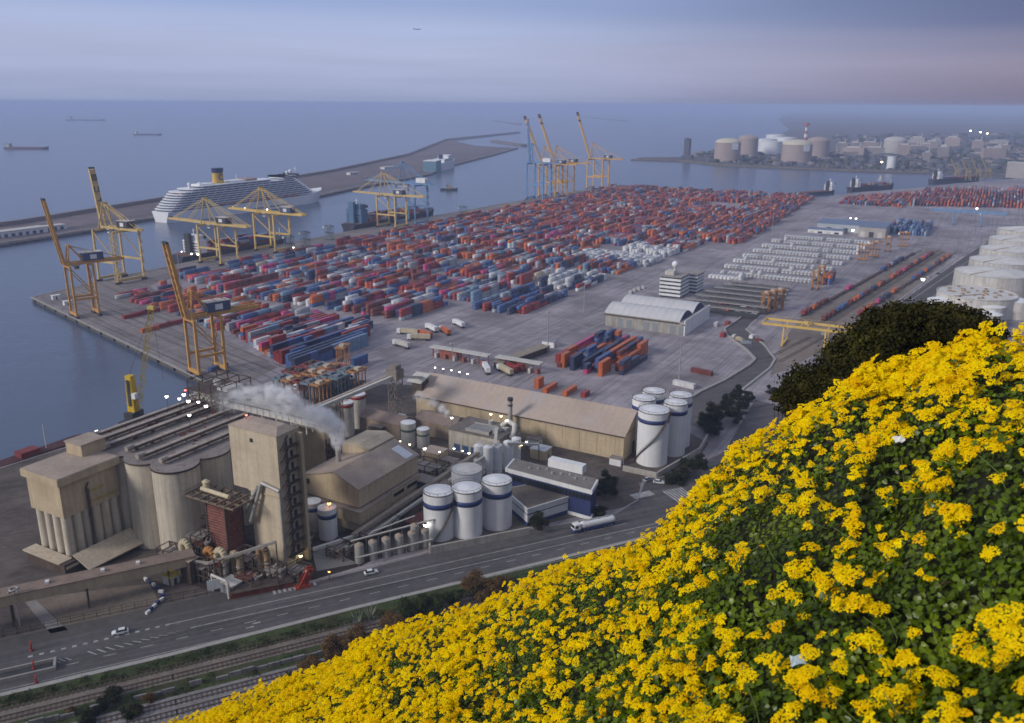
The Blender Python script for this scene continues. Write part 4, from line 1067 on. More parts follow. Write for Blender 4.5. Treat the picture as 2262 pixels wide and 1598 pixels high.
# conveyor bridge and its tower
ct = thing('conveyor_tower', 'lattice conveyor tower standing behind the brown stores', 'steel tower', (398, -84, 0))
m_ = MB(); m_.truss((0, 0, 0), (0, 0, 28), 4.4, 4.4, 8, .35); m_.build('frame', M('rust_grey_steel', (.22, .19, .165), .8, .2, .5), ct)
m_ = MB(); m_.box(-2.8, -2.8, 24, 2.8, 2.8, 28.4); m_.box(-2, -2, 28.4, 2, 2, 30.5); m_.build('head', M('rust_grey_steel', (.22, .19, .165)), ct)
m_ = MB(); m_.box(3, -5, 0, 6.5, -1.5, 9); m_.cyl(8.2, -3, 0, 7.5, 1.5, 14); m_.build('base', pale_steel, ct)
cb = thing('conveyor_bridge', 'long covered twin conveyor bridge rising behind the steam to the lattice tower', 'conveyor', (390, -105, 0))
o = (390, -105, 0)
for k, s_ in enumerate((-1.0, 1.0)):
    m_ = MB(o); m_.beam((377 + s_, -132, 15.5), (397.5 + s_, -86, 25.5), 1.5, 1.5); m_.build('gallery', pale_steel if k else MATS['roof_gallery'], cb)
m_ = MB(o); m_.beam((400, -83, 25), (396.5, -62, 18.2), 1.4, 1.3); m_.build('gallery', pale_steel, cb)
for q_ in (.1, .5): m_ = MB(o); X, Y, z = 377 + 20.5 * q_, -132 + 46 * q_, 15.5 + 10 * q_; m_.truss((X, Y, 0), (X, Y, z - .8), 2, 2, 5, .25); m_.build('trestle', MATS['rust_grey_steel'], cb)
for (px, py, lab) in ((700, 905, 'nearer pale rounded dust filter beside the conveyor bridge'), (745, 895, 'farther pale rounded dust filter beside the conveyor bridge')):
    p = at(px, py, 14); t_ = thing('dust_filter', lab, 'filter', (p.x, p.y, 0), R(60), 'dust filters by the conveyor bridge')
    m_ = MB(); m_.tube((-3.5, 0, 14), (3.5, 0, 14), 2.0, 16); m_.ball((-3.5, 0, 14), 2, 12, 6); m_.ball((3.5, 0, 14), 2, 12, 6); m_.build('drum', beige_lt, t_)
    m_ = MB(); [m_.beam((X, Y, 0), (X, Y, 12.6), .3) for X in (-3, 3) for Y in (-1.2, 1.2)]; m_.build('legs', brown_dark, t_)

# dark steel frames and clutter at the foot of the tower and hall
for k, (X, Y, sx_, sy_, h, lab) in enumerate(((407, -214.5, 6, 5, 6.5, 'open dark steel frame beside the silo foot'), (416, -209.5, 5, 4, 11, 'tall narrow dark steel frame left of the red dryer'), (432.5, -206, 8, 5, 8, 'open dark pipe frame below the red dryer platform'), (438, -211.5, 7, 5, 5, 'low dark steel frame behind the white pipe portal'), (447.5, -201, 6, 6, 4.5, 'low dark frame at the foot of the stair face'), (427, -183.5, 10, 6, 9, 'dark frame in the gap between both towers'), (452, -166, 5, 16, 4, 'long dark frame between the gabled hall and small silos'), (461, -155, 7, 9, 5, 'dark frame behind the leftmost big white tank'), (441, -120, 12, 8, 7, 'dark steel frame at the far corner of the gabled hall'), (458, -117, 8, 7, 6, 'dark frame before the slim white silos'), (423, -215.5, 8, 4, 7, 'dark pipe frame between the yellow cabin and orange duct'), (428.5, -214, 5, 4, 9, 'tall dark pipe frame before the cream double duct'), (443.5, -206.5, 6, 4, 7, 'dark frame behind the leaning red frame'), (411.5, -200, 6, 6, 12, 'tall dark frame between silos and red dryer'), (449, -183, 7, 6, 4, 'low dark frame beside the small banded tanks'), (436, -186, 7, 4, 6, 'dark frame between the tallest tower and banded tanks'))):
    t_ = thing('steel_trestle', lab, 'trestle', (X, Y, 0))
    m_ = MB()
    for a in np.linspace(-sx_ / 2, sx_ / 2, 3):
        for b_ in (-sy_ / 2, sy_ / 2): m_.beam((a, b_, 0), (a, b_, h), .28)
    for z in (h * .4, h * .7, h):
        for b_ in (-sy_ / 2, sy_ / 2): m_.beam((-sx_ / 2, b_, z), (sx_ / 2, b_, z), .25)
        for a in np.linspace(-sx_ / 2, sx_ / 2, 3): m_.beam((a, -sy_ / 2, z), (a, sy_ / 2, z), .22)
    m_.beam((-sx_ / 2, -sy_ / 2, 0), (0, -sy_ / 2, h * .7), .16); m_.beam((sx_ / 2, -sy_ / 2, 0), (sx_ / 2, sy_ / 2, h * .7), .16)
    m_.build('frame', brown_dark, t_)
    m_ = MB(); m_.box(-sx_ / 2, -sy_ / 2, h * .7, sx_ / 2 * .4, sy_ / 2, h * .72); m_.build('deck', red_oxide if k % 2 else dust_roof, t_)
    for j in range(3):
        m_ = MB(); a = -sx_ / 2 + (j + .6) * sx_ / 3.4; m_.cyl(a, (-.2 + .2 * j) * sy_, .1, h * (.5 + .12 * j), .55 + .15 * j, 10); m_.tube((a, (-.2 + .2 * j) * sy_, h * .5), (a + sx_ * .2, sy_ * .45, h * .85), .2, 8); m_.build('vessel', (pale_steel, MATS['rusty_cone'], grey_steel)[j], t_)
for k, (px, py) in enumerate(((124, 661), (150, 674))):
    p = at(px, py); plant_box('quay_cabin', '%s small white cabin on the quay apron by the corner' % ('left', 'right')[k], 'cabin', p.x, p.y, 3, 5.5, 2.8, white_wall, white_ship, R(-14))
# ------------------------------------------------------------------ quay cranes
GLYPH = {'T': [((0, 1), (1, 1)), ((.5, 0), (.5, 1))], 'C': [((0, 0), (1, 0)), ((0, 0), (0, 1)), ((0, 1), (1, 1))], 'B': [((0, 0), (.9, 0)), ((0, 0), (0, 1)), ((0, 1), (.9, 1)), ((0, .5), (.9, .5)), ((.95, 0), (.95, 1))]}
def quay_crane(label, loc, rz, gauge, width, H, boomL, ang, back, mat, leg=1.5, AH=20.0, house=house_blue, lattice=False, letters=None, tipm=None, hx=None, group='quay cranes', portal=.42):
    c = thing('quay_crane', label, 'quay crane', (loc[0], loc[1], 0), rz, group)
    gs, gl, w2 = -gauge / 2, gauge / 2, width / 2
    for X in (gs, gl):
        for Y in (-w2, w2):
            m_ = MB()
            if lattice and X == gl and Y < 0: m_.truss((X, Y, 2), (X, Y, H), 3.2, 3.2, 9, .45)
            else: m_.beam((X, Y, 2), (X, Y, H), leg, leg)
            l_ = m_.build('leg', mat, c)
            m_ = MB(); m_.cbox(X, Y, .3, 1.6, 5.2, 1.4)
            for k in (-1.8, -.6, .6, 1.8): m_.tube((X - .5, Y + k, .42), (X + .5, Y + k, .42), .4, 10)
            m_.build('bogie', dark_steel, l_)
    for X in (gs, gl):
        m_ = MB(); m_.beam((X, -w2 - 1, 2.6), (X, w2 + 1, 2.6), leg * 1.05, 2.0); m_.build('sill_beam', mat, c)
        m_ = MB(); m_.beam((X, -w2, H - .8), (X, w2, H - .8), leg, leg * 1.1); m_.build('top_beam', mat, c)
    for Y in (-w2, w2):
        m_ = MB(); m_.beam((gs, Y, H * portal), (gl, Y, H * portal), leg * .85, leg * 1.1); m_.build('portal_beam', mat, c)
        m_ = MB(); m_.beam((gs, Y, H * .96), (gl, Y, H * (portal + .04)), leg * .45); m_.build('brace', mat, c)
    gw = max(2.4, leg * 1.6)
    xb = gl + back
    m_ = MB()
    for Y in (-gw / 2 - 1.2, gw / 2 + 1.2):
        m_.beam((gs - 2, Y, H + .9), (xb, Y, H + .9), 1.1, 1.9)
    for X in np.arange(gs, xb, 5.0): m_.beam((X, -gw / 2 - 1.2, H + 1.2), (X, gw / 2 + 1.2, H + 1.2), .4)
    g_ = m_.build('girder', mat, c)
    m_ = MB(); m_.beam((gs, gw / 2 + 2.3, H + 1), (xb, gw / 2 + 2.3, H + 1), .9, .1); m_.beam((gs, gw / 2 + 2.7, H + 2.1), (xb, gw / 2 + 2.7, H + 2.1), .1); m_.build('walkway', mat, g_)
    # boom
    hxp = Vector((gs - 2, 0, H + .9)); bd = Vector((-math.cos(ang), 0, math.sin(ang))); bn_ = Vector((math.sin(ang), 0, math.cos(ang)))
    m_ = MB()
    for Y in (-gw / 2 - .9, gw / 2 + .9):
        a = hxp + Vector((0, Y, 0)); m_.beam(a, a + bd * boomL, .95, 1.7)
    k = 0.0
    while k < boomL:
        a = hxp + bd * k
        m_.beam(a + Vector((0, -gw / 2 - .9, 0)), a + Vector((0, gw / 2 + .9, 0)), .45)
        if k + 4 < boomL: m_.beam(a + Vector((0, -gw / 2 - .9, 0)), a + bd * 4 + Vector((0, gw / 2 + .9, 0)), .3)
        k += 4.0
    if letters:
        m_.cur = 0
        a, b_ = hxp + bd * boomL * .3 + bn_ * .9, hxp + bd * boomL * .98 + bn_ * .9
        m_.add([tuple(a + Vector((0, -gw / 2 - 1, 0))), tuple(a + Vector((0, gw / 2 + 1, 0))), tuple(b_ + Vector((0, gw / 2 + 1, 0))), tuple(b_ + Vector((0, -gw / 2 - 1, 0)))], [(0, 1, 2, 3)])
    bo_ = m_.build('boom', mat, c)
    if letters:
        m_ = MB(); sz = 4.6
        for i, ch in enumerate(letters):
            base = hxp + bd * (boomL * (.40 + .2 * i)) + bn_ * 1.05
            for (x0_, y0_), (x1_, y1_) in GLYPH[ch]:
                p = base + bd * (x0_ * sz) + Vector((0, (y0_ - .5) * sz * .8, 0)); q_ = base + bd * (x1_ * sz) + Vector((0, (y1_ - .5) * sz * .8, 0))
                m_.beam(p, q_, .85, .5)
        m_.build('lettering', dark_steel, bo_)
    if tipm:
        m_ = MB()
        for f0, f1 in ((.93, 1.0), (.80, .85)):
            for Y in (-gw / 2 - .9, gw / 2 + .9):
                a = hxp + Vector((0, Y, 0)); m_.beam(a + bd * boomL * f0, a + bd * boomL * f1, 1.15, 1.9)
        m_.build('warning_band', tipm, bo_)
    m_ = MB(); m_.cbox(*(hxp + bd * boomL), 1.4, gw + 2.6, 1.2); m_.build('boom_tip', dark_steel if not tipm else tipm, bo_)
    # mast and stays
    ap = Vector((gs + 2, 0, H + AH))
    m_ = MB()
    for Y in (-w2 * .55, w2 * .55):
        m_.beam((gs, Y, H), (ap.x, Y * .25, ap.z), .9); m_.beam((gl * .6, Y, H + 1), (ap.x + .6, Y * .25, ap.z), .6)
    m_.beam((ap.x, -2.6, ap.z), (ap.x, 2.6, ap.z), 1.0, 1.6)
    for f in (.35, .65): z = H + AH * f; hw = w2 * .55 * (1 - f * .75); m_.beam((gs + 2 * f, -hw, z), (gs + 2 * f, hw, z), .5)
    m_.build('mast', mat, c)
    m_ = MB()
    for Y in (-1.6, 1.6):
        m_.beam(ap + Vector((0, Y, 0)), (xb - 1, Y, H + 1.6), .35); m_.beam(ap + Vector((0, Y, 0)), ((gl + xb) / 2, Y, H + 1.6), .3)
        if ang < .3:
            for f in (.45, .9): m_.beam(ap + Vector((0, Y, 0)), hxp + bd * boomL * f + Vector((0, Y, .6)), .35)
    m_.build('stay', mat, c)
    hx = gl - 1 if hx is None else hx
    m_ = MB(); m_.box(hx - 6.5, -3.6, H + 2.1, hx + 6.5, 3.6, H + 7.2); h_ = m_.build('machinery_house', house, c)
    m_ = MB(); m_.box(hx - 6.7, -3.8, H + 7.2, hx + 6.7, 3.8, H + 7.5); m_.build('house_roof', pale_steel if house is not white_ship else white_ship, h_)
    m_ = MB(); m_.box(hx - 2.2, 3.6, H + 3, hx + 2.0, 3.72, H + 6); m_.box(hx - 2.2, -3.72, H + 3, hx + 2.0, -3.6, H + 6); m_.build('house_panel', white_wall, h_)
    m_ = MB(); m_.box(gs + 4, -2.2, H - 3.6, gs + 7, -.2, H - .4); cb_ = m_.build('cab', white_wall, c)
    m_ = MB(); m_.box(gs + 3.94, -2, H - 2.6, gs + 4.0, -.4, H - 1); m_.box(gs + 4.2, -2.26, H - 2.6, gs + 6.8, -2.2, H - 1); m_.build('window', glass, cb_)
    m_ = MB(); m_.box(gs + 2.5, -gw / 2 - .6, H - .6, gs + 8, gw / 2 + .6, H + .1); m_.build('trolley', dark_steel, c)
    m_ = MB(); Y = w2
    z, s_ = 3, 1
    while z < H - 6:
        m_.beam((gl + 1.3, Y - 3 * s_ * .5, z), (gl + 1.3, Y + 3 * s_ * .5, z + 4), .7, .12); z += 4; s_ = -s_
    m_.build('stair', mat, c)
    return c
RZN = math.atan2(ed.y, ed.x) + math.pi / 2          # boom (local -x) out over the near basin
tip_dk = M('boom_tip_red', (.13, .06, .055), .7, .2, .5)
quay_crane('orange-yellow crane with raised boom nearest the quay corner', (86, -16.5), RZN, 14.5, 10.5, 35.5, 43, R(81), 22, crane_orange, 1.3, 13, hx=9, group='cranes on the near basin', portal=.36)
quay_crane('orange-yellow crane with raised boom standing over the near quay edge', (259.5, -66.5), RZN, 14.8, 11, 31.5, 39.5, R(81), 24, crane_orange, 1.3, 14, hx=8, group='cranes on the near basin', portal=.36)
quay_crane('tall pale crane with lattice leg and lettered raised boom', (2.0, 76), 0, 24, 24, 42, 46, R(82), 18, crane_pale, 1.4, 20, house=dark_steel, lattice=True, letters='TCB', hx=13, portal=.40)
quay_crane('pale yellow crane with lowered boom over the dark hulled ship bow', (7.5, 174), 0, 26, 20, 34.5, 44, R(1.5), 28, crane_pale, 1.4, 23, house=dark_steel, hx=10)
quay_crane('yellow crane with lowered boom and lit girder beside the dark hulled ship', (1, 249), 0, 26, 21, 36.5, 40, R(1.5), 30, gantry_yellow, 1.5, 24, hx=22)
quay_crane('pale yellow crane with lowered boom at the teal bridged ship', (-1.5, 446), 0, 26, 22, 36.5, 40, R(1.5), 34, crane_pale, 1.5, 26, hx=12)
quay_crane('blue crane with lowered boom and white machinery house', (0, 484), 0, 28, 26, 47, 52, R(1.5), 16, crane_blue, 1.6, 25, house=white_ship, hx=16)
quay_crane('tall blue crane with raised boom at the far end of the quay', (4, 808), 0, 28, 26, 54, 62, R(86), 22, crane_blue, 1.8, 28, house=white_ship, tipm=M('boom_tip_pale', (.45, .35, .37), .7, .1, .5), hx=14)
quay_crane('tall yellow crane with raised boom directly behind the blue one', (5, 846), 0, 28, 25, 50, 76, R(66), 30, crane_yellow, 2.1, 26, tipm=tip_dk, hx=18)
quay_crane('tall yellow crane with raised boom, second of the far yellow three', (7, 884), 0, 28, 25, 50, 77, R(69), 30, crane_yellow, 2.1, 26, tipm=tip_dk, hx=18)
quay_crane('tall yellow crane with raised boom farthest along the quay', (12, 1012), 0, 28, 27, 50, 79, R(71), 30, crane_yellow, 2.1, 26, tipm=tip_dk, hx=18)

# mobile harbour crane behind the silos
mc = thing('mobile_crane', 'yellow mobile harbour crane with lattice jib on the pier behind the silos', 'mobile crane', (291, -137, 0), R(12))
m_ = MB(); m_.box(-3.6, -6.5, 1.2, 3.6, 6.5, 2.6); m_.build('chassis', dark_steel, mc)
for k in range(6):
    for s_ in (-1, 1): m_ = MB(); m_.tube((s_ * 3.2, -5.5 + k * 2.2, .75), (s_ * 4.2, -5.5 + k * 2.2, .75), .75, 12); m_.build('wheel', dark_steel, mc)
m_ = MB(); m_.box(-2.3, -4, 3.4, 2.3, 3.4, 6.2); m_.build('engine_house', dark_steel, mc)
m_ = MB(); m_.loft([[(-1.9, -1.9, 3.3), (1.9, -1.9, 3.3), (1.9, 1.9, 3.3), (-1.9, 1.9, 3.3)], [(-1.5, -1.4, 22), (1.5, -1.4, 22), (1.5, 1.4, 22), (-1.5, 1.4, 22)]]); m_.box(-1.55, -1.45, 22, 1.55, 1.45, 23.0); tw_ = m_.build('tower', mobile_yellow, mc)
m_ = MB(); m_.box(-.5, -2.1, 9, .5, -1.93, 21.4)
for k in range(11): m_.box(-1.0, -2.02, 9.4 + k * 1.1, 1.0, -1.9, 9.9 + k * 1.1)
m_.build('writing_strip', dark_steel, tw_)  # added dark strip and bars standing in for vertical writing on the tower
m_ = MB(); m_.box(2.0, -2.8, 13, 4, -.6, 15.4); m_.build('cab', white_wall, mc)
m_ = MB(); m_.truss((2.6, .5, 8.5), (10.5, 6.5, 53), 1.9, 1.9, 20, .3); m_.build('jib', M('jib_yellow', (.50, .38, .09), .6, .15, .5), mc)
m_ = MB(); m_.beam((0, 0, 23.2), (10.5, 6.5, 53), .12); m_.beam((10.5, 6.5, 53), (11.6, 7.4, 20), .1); m_.build('rope', dark_steel, mc)
m_ = MB(); m_.cbox(10.5, 6.5, 52.4, 3.2, 1.6, 1.6); m_.build('jib_head', MATS['jib_yellow'], mc)

def rail_gantry(label, xc, yc, rz, span, depth, H, cant, mat, group=None):
    c = thing('rail_gantry', label, 'gantry crane', (xc, yc, 0), rz, group)
    for X in (-span / 2, span / 2):
        for Y in (-depth / 2, depth / 2):
            m_ = MB(); m_.beam((X, Y * 1.1, 1.2), (X, Y * .95, H), .8); m_.build('leg', mat, c)
        m_ = MB(); m_.beam((X, -depth / 2 - 2, 1.0), (X, depth / 2 + 2, 1.0), .9, .9); m_.build('sill_beam', mat, c)
        m_ = MB(); m_.beam((X, -depth * .48, H - 1), (X, depth * .48, H - 1), .7, .9); m_.build('tie_beam', mat, c)
    for Y in (-depth * .48, depth * .48):
        m_ = MB(); m_.beam((-span / 2 - cant, Y, H + .9), (span / 2 + cant, Y, H + .9), 0.8, 1.4); g_ = m_.build('girder', mat, c)
        m_ = MB(); m_.beam((-span / 2 - cant, Y * 1.25, H + 2.7), (span / 2 + cant, Y * 1.25, H + 2.7), .1); m_.build('handrail', mat, g_)
    for X in (-span / 2 - cant, span / 2 + cant): m_ = MB(); m_.beam((X, -depth * .47, H + .9), (X, depth * .47, H + .9), .6, 1.0); m_.build('end_tie', mat, c)
    m_ = MB(); m_.box(-2.5, -depth * .5, H + 1.7, -1.8, depth * .5, H + 2.3); m_.box(1.2, -depth * .5, H + 1.7, 1.9, depth * .5, H + 2.3); m_.box(-1.4, -2, H + 1.7, .9, 1.4, H + 3.4); m_.build('trolley', mat, c)
    m_ = MB(); m_.box(span / 2 - 3, -2, H - 3, span / 2 - .8, 0, H - .4); m_.build('cab', white_wall, c)
    return c
rail_gantry('yellow rail gantry crane spanning the tracks by the winding road', 528, 152, R(2), 24, 14, 12, 13, gantry_yellow)
rail_gantry('pale blue rail gantry crane far along the rail yard', 588, 818, R(-2), 30, 16, 16, 26, crane_blue)

# ------------------------------------------------------------------ ships
def hull(m_, L_, B_, zd, bow=.16, stern=.06, sheer=3.0, flare=.25, z0=-4.0, n=18):
    rings = []
    for i in range(n + 1):
        t_ = i / n
        y = -L_ / 2 + L_ * t_
        if t_ > 1 - bow:
            q_ = (t_ - (1 - bow)) / bow; f = math.sqrt(max(0.0, 1 - q_ ** 2.0)); fb = max(0.02, f ** 1.8)
            f = max(.05, f)
        elif t_ < stern: q_ = 1 - t_ / stern; f = 1 - .18 * q_; fb = f * (1 - .4 * q_)
        else: f = fb = 1.0
        z = zd + sheer * max(0, (t_ - .75) / .25) ** 2
        h = B_ / 2
        yb = y - (flare * zd * ((t_ - .84) / .16) if t_ > .84 else 0)
        rings.append([(-h * f, y, z), (-h * (f * .4 + fb * .6), yb * .5 + y * .5, zd * .3), (-h * fb, yb, z0), (h * fb, yb, z0), (h * (f * .4 + fb * .6), yb * .5 + y * .5, zd * .3), (h * f, y, z)])
    return m_.loft(rings)
def cargo_ship(label, loc, rz, L_, B_, zd, hm, house_at, house_m, cargo=None, fun=None, name='cargo_ship', hh=14, seed=1, low=True, cat='cargo ship', group=None):
    c = thing(name, label, cat, (loc[0], loc[1], -3.0), rz, group)
    m_ = MB(); hull(m_, L_, B_, zd); m_.build('hull', hm, c)
    m_ = MB(); m_.box(-B_ * .46, -L_ * .46, zd, B_ * .46, L_ * .40, zd + .5); m_.build('deck', M('ship_deck', (.17, .08, .06), .8, .2, .1), c)
    hy = -L_ / 2 + L_ * house_at; hl_ = max(9, L_ * .07)
    m_ = MB(); m_.box(-B_ * .44, hy - hl_ / 2, zd + .5, B_ * .44, hy + hl_ / 2, zd + hh * .72); m_.box(-B_ * .36, hy - hl_ * .4, zd + hh * .72, B_ * .36, hy + hl_ * .4, zd + hh); sp = m_.build('superstructure', house_m, c)
    m_ = MB()
    for k in range(4): m_.box(-B_ * .40, hy + hl_ / 2, zd + 2 + k * 2.4, B_ * .40, hy + hl_ / 2 + .08, zd + 2.9 + k * 2.4); m_.box(-B_ * .40, hy - hl_ / 2 - .08, zd + 2 + k * 2.4, B_ * .40, hy - hl_ / 2, zd + 2.9 + k * 2.4)
    m_.box(-B_ * .5, hy + hl_ * .38, zd + hh * .80, B_ * .5, hy + hl_ * .42, zd + hh * .95); m_.build('window_strip', glass, sp)
    m_ = MB(); m_.box(-B_ * .14, hy - hl_ * .9, zd + .5, B_ * .14, hy - hl_ * .55, zd + hh * 1.12); m_.build('funnel', fun or hm, c)
    m_ = MB(); m_.beam((0, hy, zd + hh), (0, hy, zd + hh + 6), .5); m_.beam((-2, hy, zd + hh + 4), (2, hy, zd + hh + 4), .3); m_.beam((0, L_ * .44, zd + 2), (0, L_ * .44, zd + 10), .4); m_.build('mast', white_ship, c)
    if cargo:
        rs = random.Random(seed)
        nb = int(L_ * .62 / 13.2); na = int(B_ * .9 / 2.5)
        bs = {}
        for b_ in range(nb):
            y = -L_ * .40 + (13.2 * b_) + (hl_ + 6 if house_at < .2 else 0)
            if abs(y + 6 - hy) < hl_ / 2 + 9: continue
            for a in range(na):
                for z in range(rs.randint(1, cargo)):
                    bs.setdefault(rs.choice(('container_red', 'container_orange', 'container_blue', 'container_grey', 'container_brown', 'container_navy')), MB()).box(-B_ * .44 + a * 2.5, y, zd + .6 + z * 2.6, -B_ * .44 + a * 2.5 + 2.42, y + 12.2, zd + .6 + z * 2.6 + 2.55)
        for k_, b2 in bs.items(): tag(b2.build('deck_cargo', CM[k_], c), kind='stuff')
    return c
CC = dict(container_red=(.30, .035, .03), container_orange=(.52, .125, .03), container_brown=(.16, .04, .03), container_blue=(.06, .11, .28), container_navy=(.03, .042, .10), container_grey=(.33, .35, .39), container_white=(.62, .62, .63), container_pink=(.50, .06, .19), container_green=(.16, .24, .06), container_lightblue=(.17, .27, .40), container_cream=(.50, .43, .30))
CM = {k: M(k, v, .42, .18, .35, streak=.22, fine=.06, spec=.5) for k, v in CC.items()}
cargo_ship('dark hulled container ship with white bridge under two lowered cranes', (-34, 232), 0, 142, 23, 7, hull_dark, .16, white_ship, 3, dark_steel, seed=3, hh=17)
cargo_ship('container ship with teal and white bridge beside the blue crane', (-35, 492), 0, 172, 25, 8, hull_dark, .10, M('ship_teal', (.08, .16, .27), .6, .1, .1), 3, M('ship_teal', (.08, .16, .27)), seed=8, hh=22)
for (px, py, L_, hm, lab) in ((60, 330, 135, M('far_ship_red', (.13, .06, .065), .7, .1, .1), 'low reddish cargo ship on the open sea nearest the left edge'), (326, 299, 125, M('far_ship_grey', (.12, .13, .18), .7, .1, .1), 'dark boxy cargo ship on the open sea above the raised cranes'), (190, 267, 300, MATS['far_ship_grey'], 'faint long tanker near the horizon at the left')):
    p = at(px, py, -3); cargo_ship(lab, (p.x, p.y), math.atan2(RT.y, RT.x) - math.pi / 2, L_, L_ * .16, L_ * (.045 if L_ < 200 else .03), hm, .1, pale_steel if L_ > 130 else white_ship, None, hm, hh=L_ * .08, name='distant_ship', group='ships out at sea')
for (px, py, L_, zd, hm, rz, lab, cg_) in ((1822, 432, 95, 5, hull_dark, -.45, 'low dark coaster with white stern bridge behind the container yard', None), (1945, 422, 120, 7, hull_dark, -.5, 'dark hulled ship with red cargo at the far right quay', 2), (2130, 404, 150, 8, hull_dark, -.55, 'dark ship under the small yellow cranes at the far right', 1)):
    p = at(px, py, -3); cargo_ship(lab, (p.x - 16, p.y + 8), rz, L_, 17, zd, hm, .88 if px < 1900 else .12, white_ship, cg_, hm, hh=14, seed=px, group='ships at the far right quay')
# tug
p = at(992, 421, -3)
tg = thing('tug', 'small dark tug in the channel right of the blue crane', 'tug', (p.x, p.y, -3), R(-60))
m_ = MB(); hull(m_, 30, 10, 3.2, .3, .1, 1.2); m_.build('hull', hull_dark, tg)
m_ = MB(); m_.box(-3, -5, 3.2, 3, 6, 6.4); m_.box(-2.2, -1, 6.4, 2.2, 4, 9.4); m_.build('wheelhouse', M('tug_tan', (.33, .27, .22), .7, .1, .3), tg)
m_ = MB(); m_.beam((0, 0, 9.4), (0, 0, 15), .4); m_.cyl(0, -3.5, 6.4, 10, 1, 10); m_.build('mast', dark_steel, tg)
# ferry beyond the channel
fy = thing('ferry', 'white ferry with blocky teal stern at the far breakwater quay', 'ferry', (-482, 1268, -3), math.atan2(.95, -.33) - math.pi / 2)
m_ = MB(); hull(m_, 190, 28, 17, .18, .03, 4); m_.build('hull', M('ferry_white', (.62, .64, .67), .6, .06, .05), fy)
m_ = MB(); m_.box(-14.2, -95.4, 0, 14.2, -52, 24); m_.build('stern_block', M('ferry_teal', (.13, .24, .32), .6, .1, .1), fy)
m_ = MB(); m_.box(-14.4, -95.8, 24, 14.4, -50, 25.2); m_.build('stern_roof', white_ship, fy)
m_ = MB(); m_.box(-13, -20, 17, 13, 62, 24); m_.box(-12, 20, 24, 12, 60, 30); m_.build('superstructure', white_ship, fy)
m_ = MB()
for k in range(3): m_.box(13, -18, 18.2 + k * 2.2, 13.1, 60, 19.4 + k * 2.2)
m_.box(12, 24, 26, 12.1, 58, 28); m_.build('window_strip', glass, fy)
m_ = MB(); m_.box(-4, -6, 24, 4, 4, 33); m_.build('funnel', navy, fy)

# cruise ship
cs = thing('cruise_ship', 'big white cruise ship with yellow and dark funnel at the breakwater', 'cruise ship', (-284, 497, -3.0), R(1.0))
LS, BS = 300.0, 36.0
m_ = MB(); hull(m_, LS, BS, 13.0, .17, .05, 6.0, .9, n=26); m_.build('hull', white_ship, cs)
def deck_poly(ya, yb, b2, tb, ts):
    """plan outline of a deck: rounded stern, tapering bow"""
    pts = []
    for k in range(7):
        a = math.pi + math.pi * k / 6; pts.append((b2 * math.cos(a), ya + ts + ts * math.sin(a)))
    for k in range(9):
        a = math.pi / 2 * k / 8; pts.append((b2 * math.cos(a), yb - tb + tb * math.sin(a)))
    for k in range(1, 9):
        a = math.pi / 2 + math.pi / 2 * k / 8; pts.append((b2 * math.cos(a), yb - tb + tb * math.sin(a)))
    out_ = []
    for p in pts:
        if not out_ or math.hypot(p[0] - out_[-1][0], p[1] - out_[-1][1]) > .05: out_.append(p)
    return out_
balc = M('balcony_shadow', (.075, .095, .16), .5, .35, .5)
for k in range(11):
    z = 13.0 + k * 2.75
    ya = -LS / 2 + 1 + k * 3.3 + (10 if k > 7 else 0); yb = LS / 2 - 22 - k * 4.6
    b2 = BS / 2 - .3 - (1.2 if k > 7 else 0)
    segs = [(ya, yb)]
    if k >= 9: segs = [(70, yb)] if k == 10 else [(ya + 14, 40), (52, yb)]
    for (sa, sb_) in segs:
        m_ = MB(); m_.prism(deck_poly(sa, sb_, b2, 26, 9), z + 1.75, z + 2.75); d_ = m_.build('deck', white_ship, cs)
        m_ = MB(); m_.prism(deck_poly(sa + 1.2, sb_ - 1.2, b2 - 1.1, 25, 8), z, z + 1.76); m_.build('balcony_row', balc, d_)
        m_ = MB()
        for y in np.arange(sa + 12, sb_ - 28, 14):
            for s_ in (-1, 1): m_.box(s_ * b2 - .5, y, z, s_ * b2 + .2 - .25, y + .5, z + 1.76)
        m_.build('cabin_divider', white_ship, d_)
for k in range(9):
    m_ = MB(); y = -70 + k * 17
    for s_ in (1,): m_.tube((s_ * 18.2, y, 15.4), (s_ * 18.2, y + 9, 15.4), 1.3, 10); m_.ball((18.2, y, 15.4), 1.3, 8, 4); m_.ball((18.2, y + 9, 15.4), 1.3, 8, 4)
    m_.build('lifeboat', M('lifeboat_orange', (.46, .20, .10), .6, .1, .3), cs)
for y in (-30, 20):
    m_ = MB(); m_.box(17.6, y, 3, 18.1, y + 40, 4.2); m_.build('window_strip', glass, cs)
m_ = MB()
def oval(rx, ry, z, n=24, dy=0): return [(rx * math.cos(2 * math.pi * i / n), -52 + dy + ry * math.sin(2 * math.pi * i / n), z) for i in range(n)]
m_.loft([oval(7.5, 10, 38), oval(6.2, 8.2, 44), oval(5.8, 7.6, 54)]); fn_ = m_.build('funnel', funnel_yellow, cs)
m_ = MB(); m_.loft([oval(5.9, 7.7, 54), oval(6.3, 8.4, 55.5), oval(6.3, 8.4, 60)]); m_.build('funnel_cap', navy, fn_)
m_ = MB()
for i in range(14):
    a0 = R(45) + R(270) * i / 14; a1 = R(45) + R(270) * (i + 1) / 14
    m_.beam((6.1, -52 + 3.4 * math.cos(a0), 48.6 + 3.4 * math.sin(a0)), (6.1, -52 + 3.4 * math.cos(a1), 48.6 + 3.4 * math.sin(a1)), .5, 1.3)
m_.build('letter_c', navy, fn_)
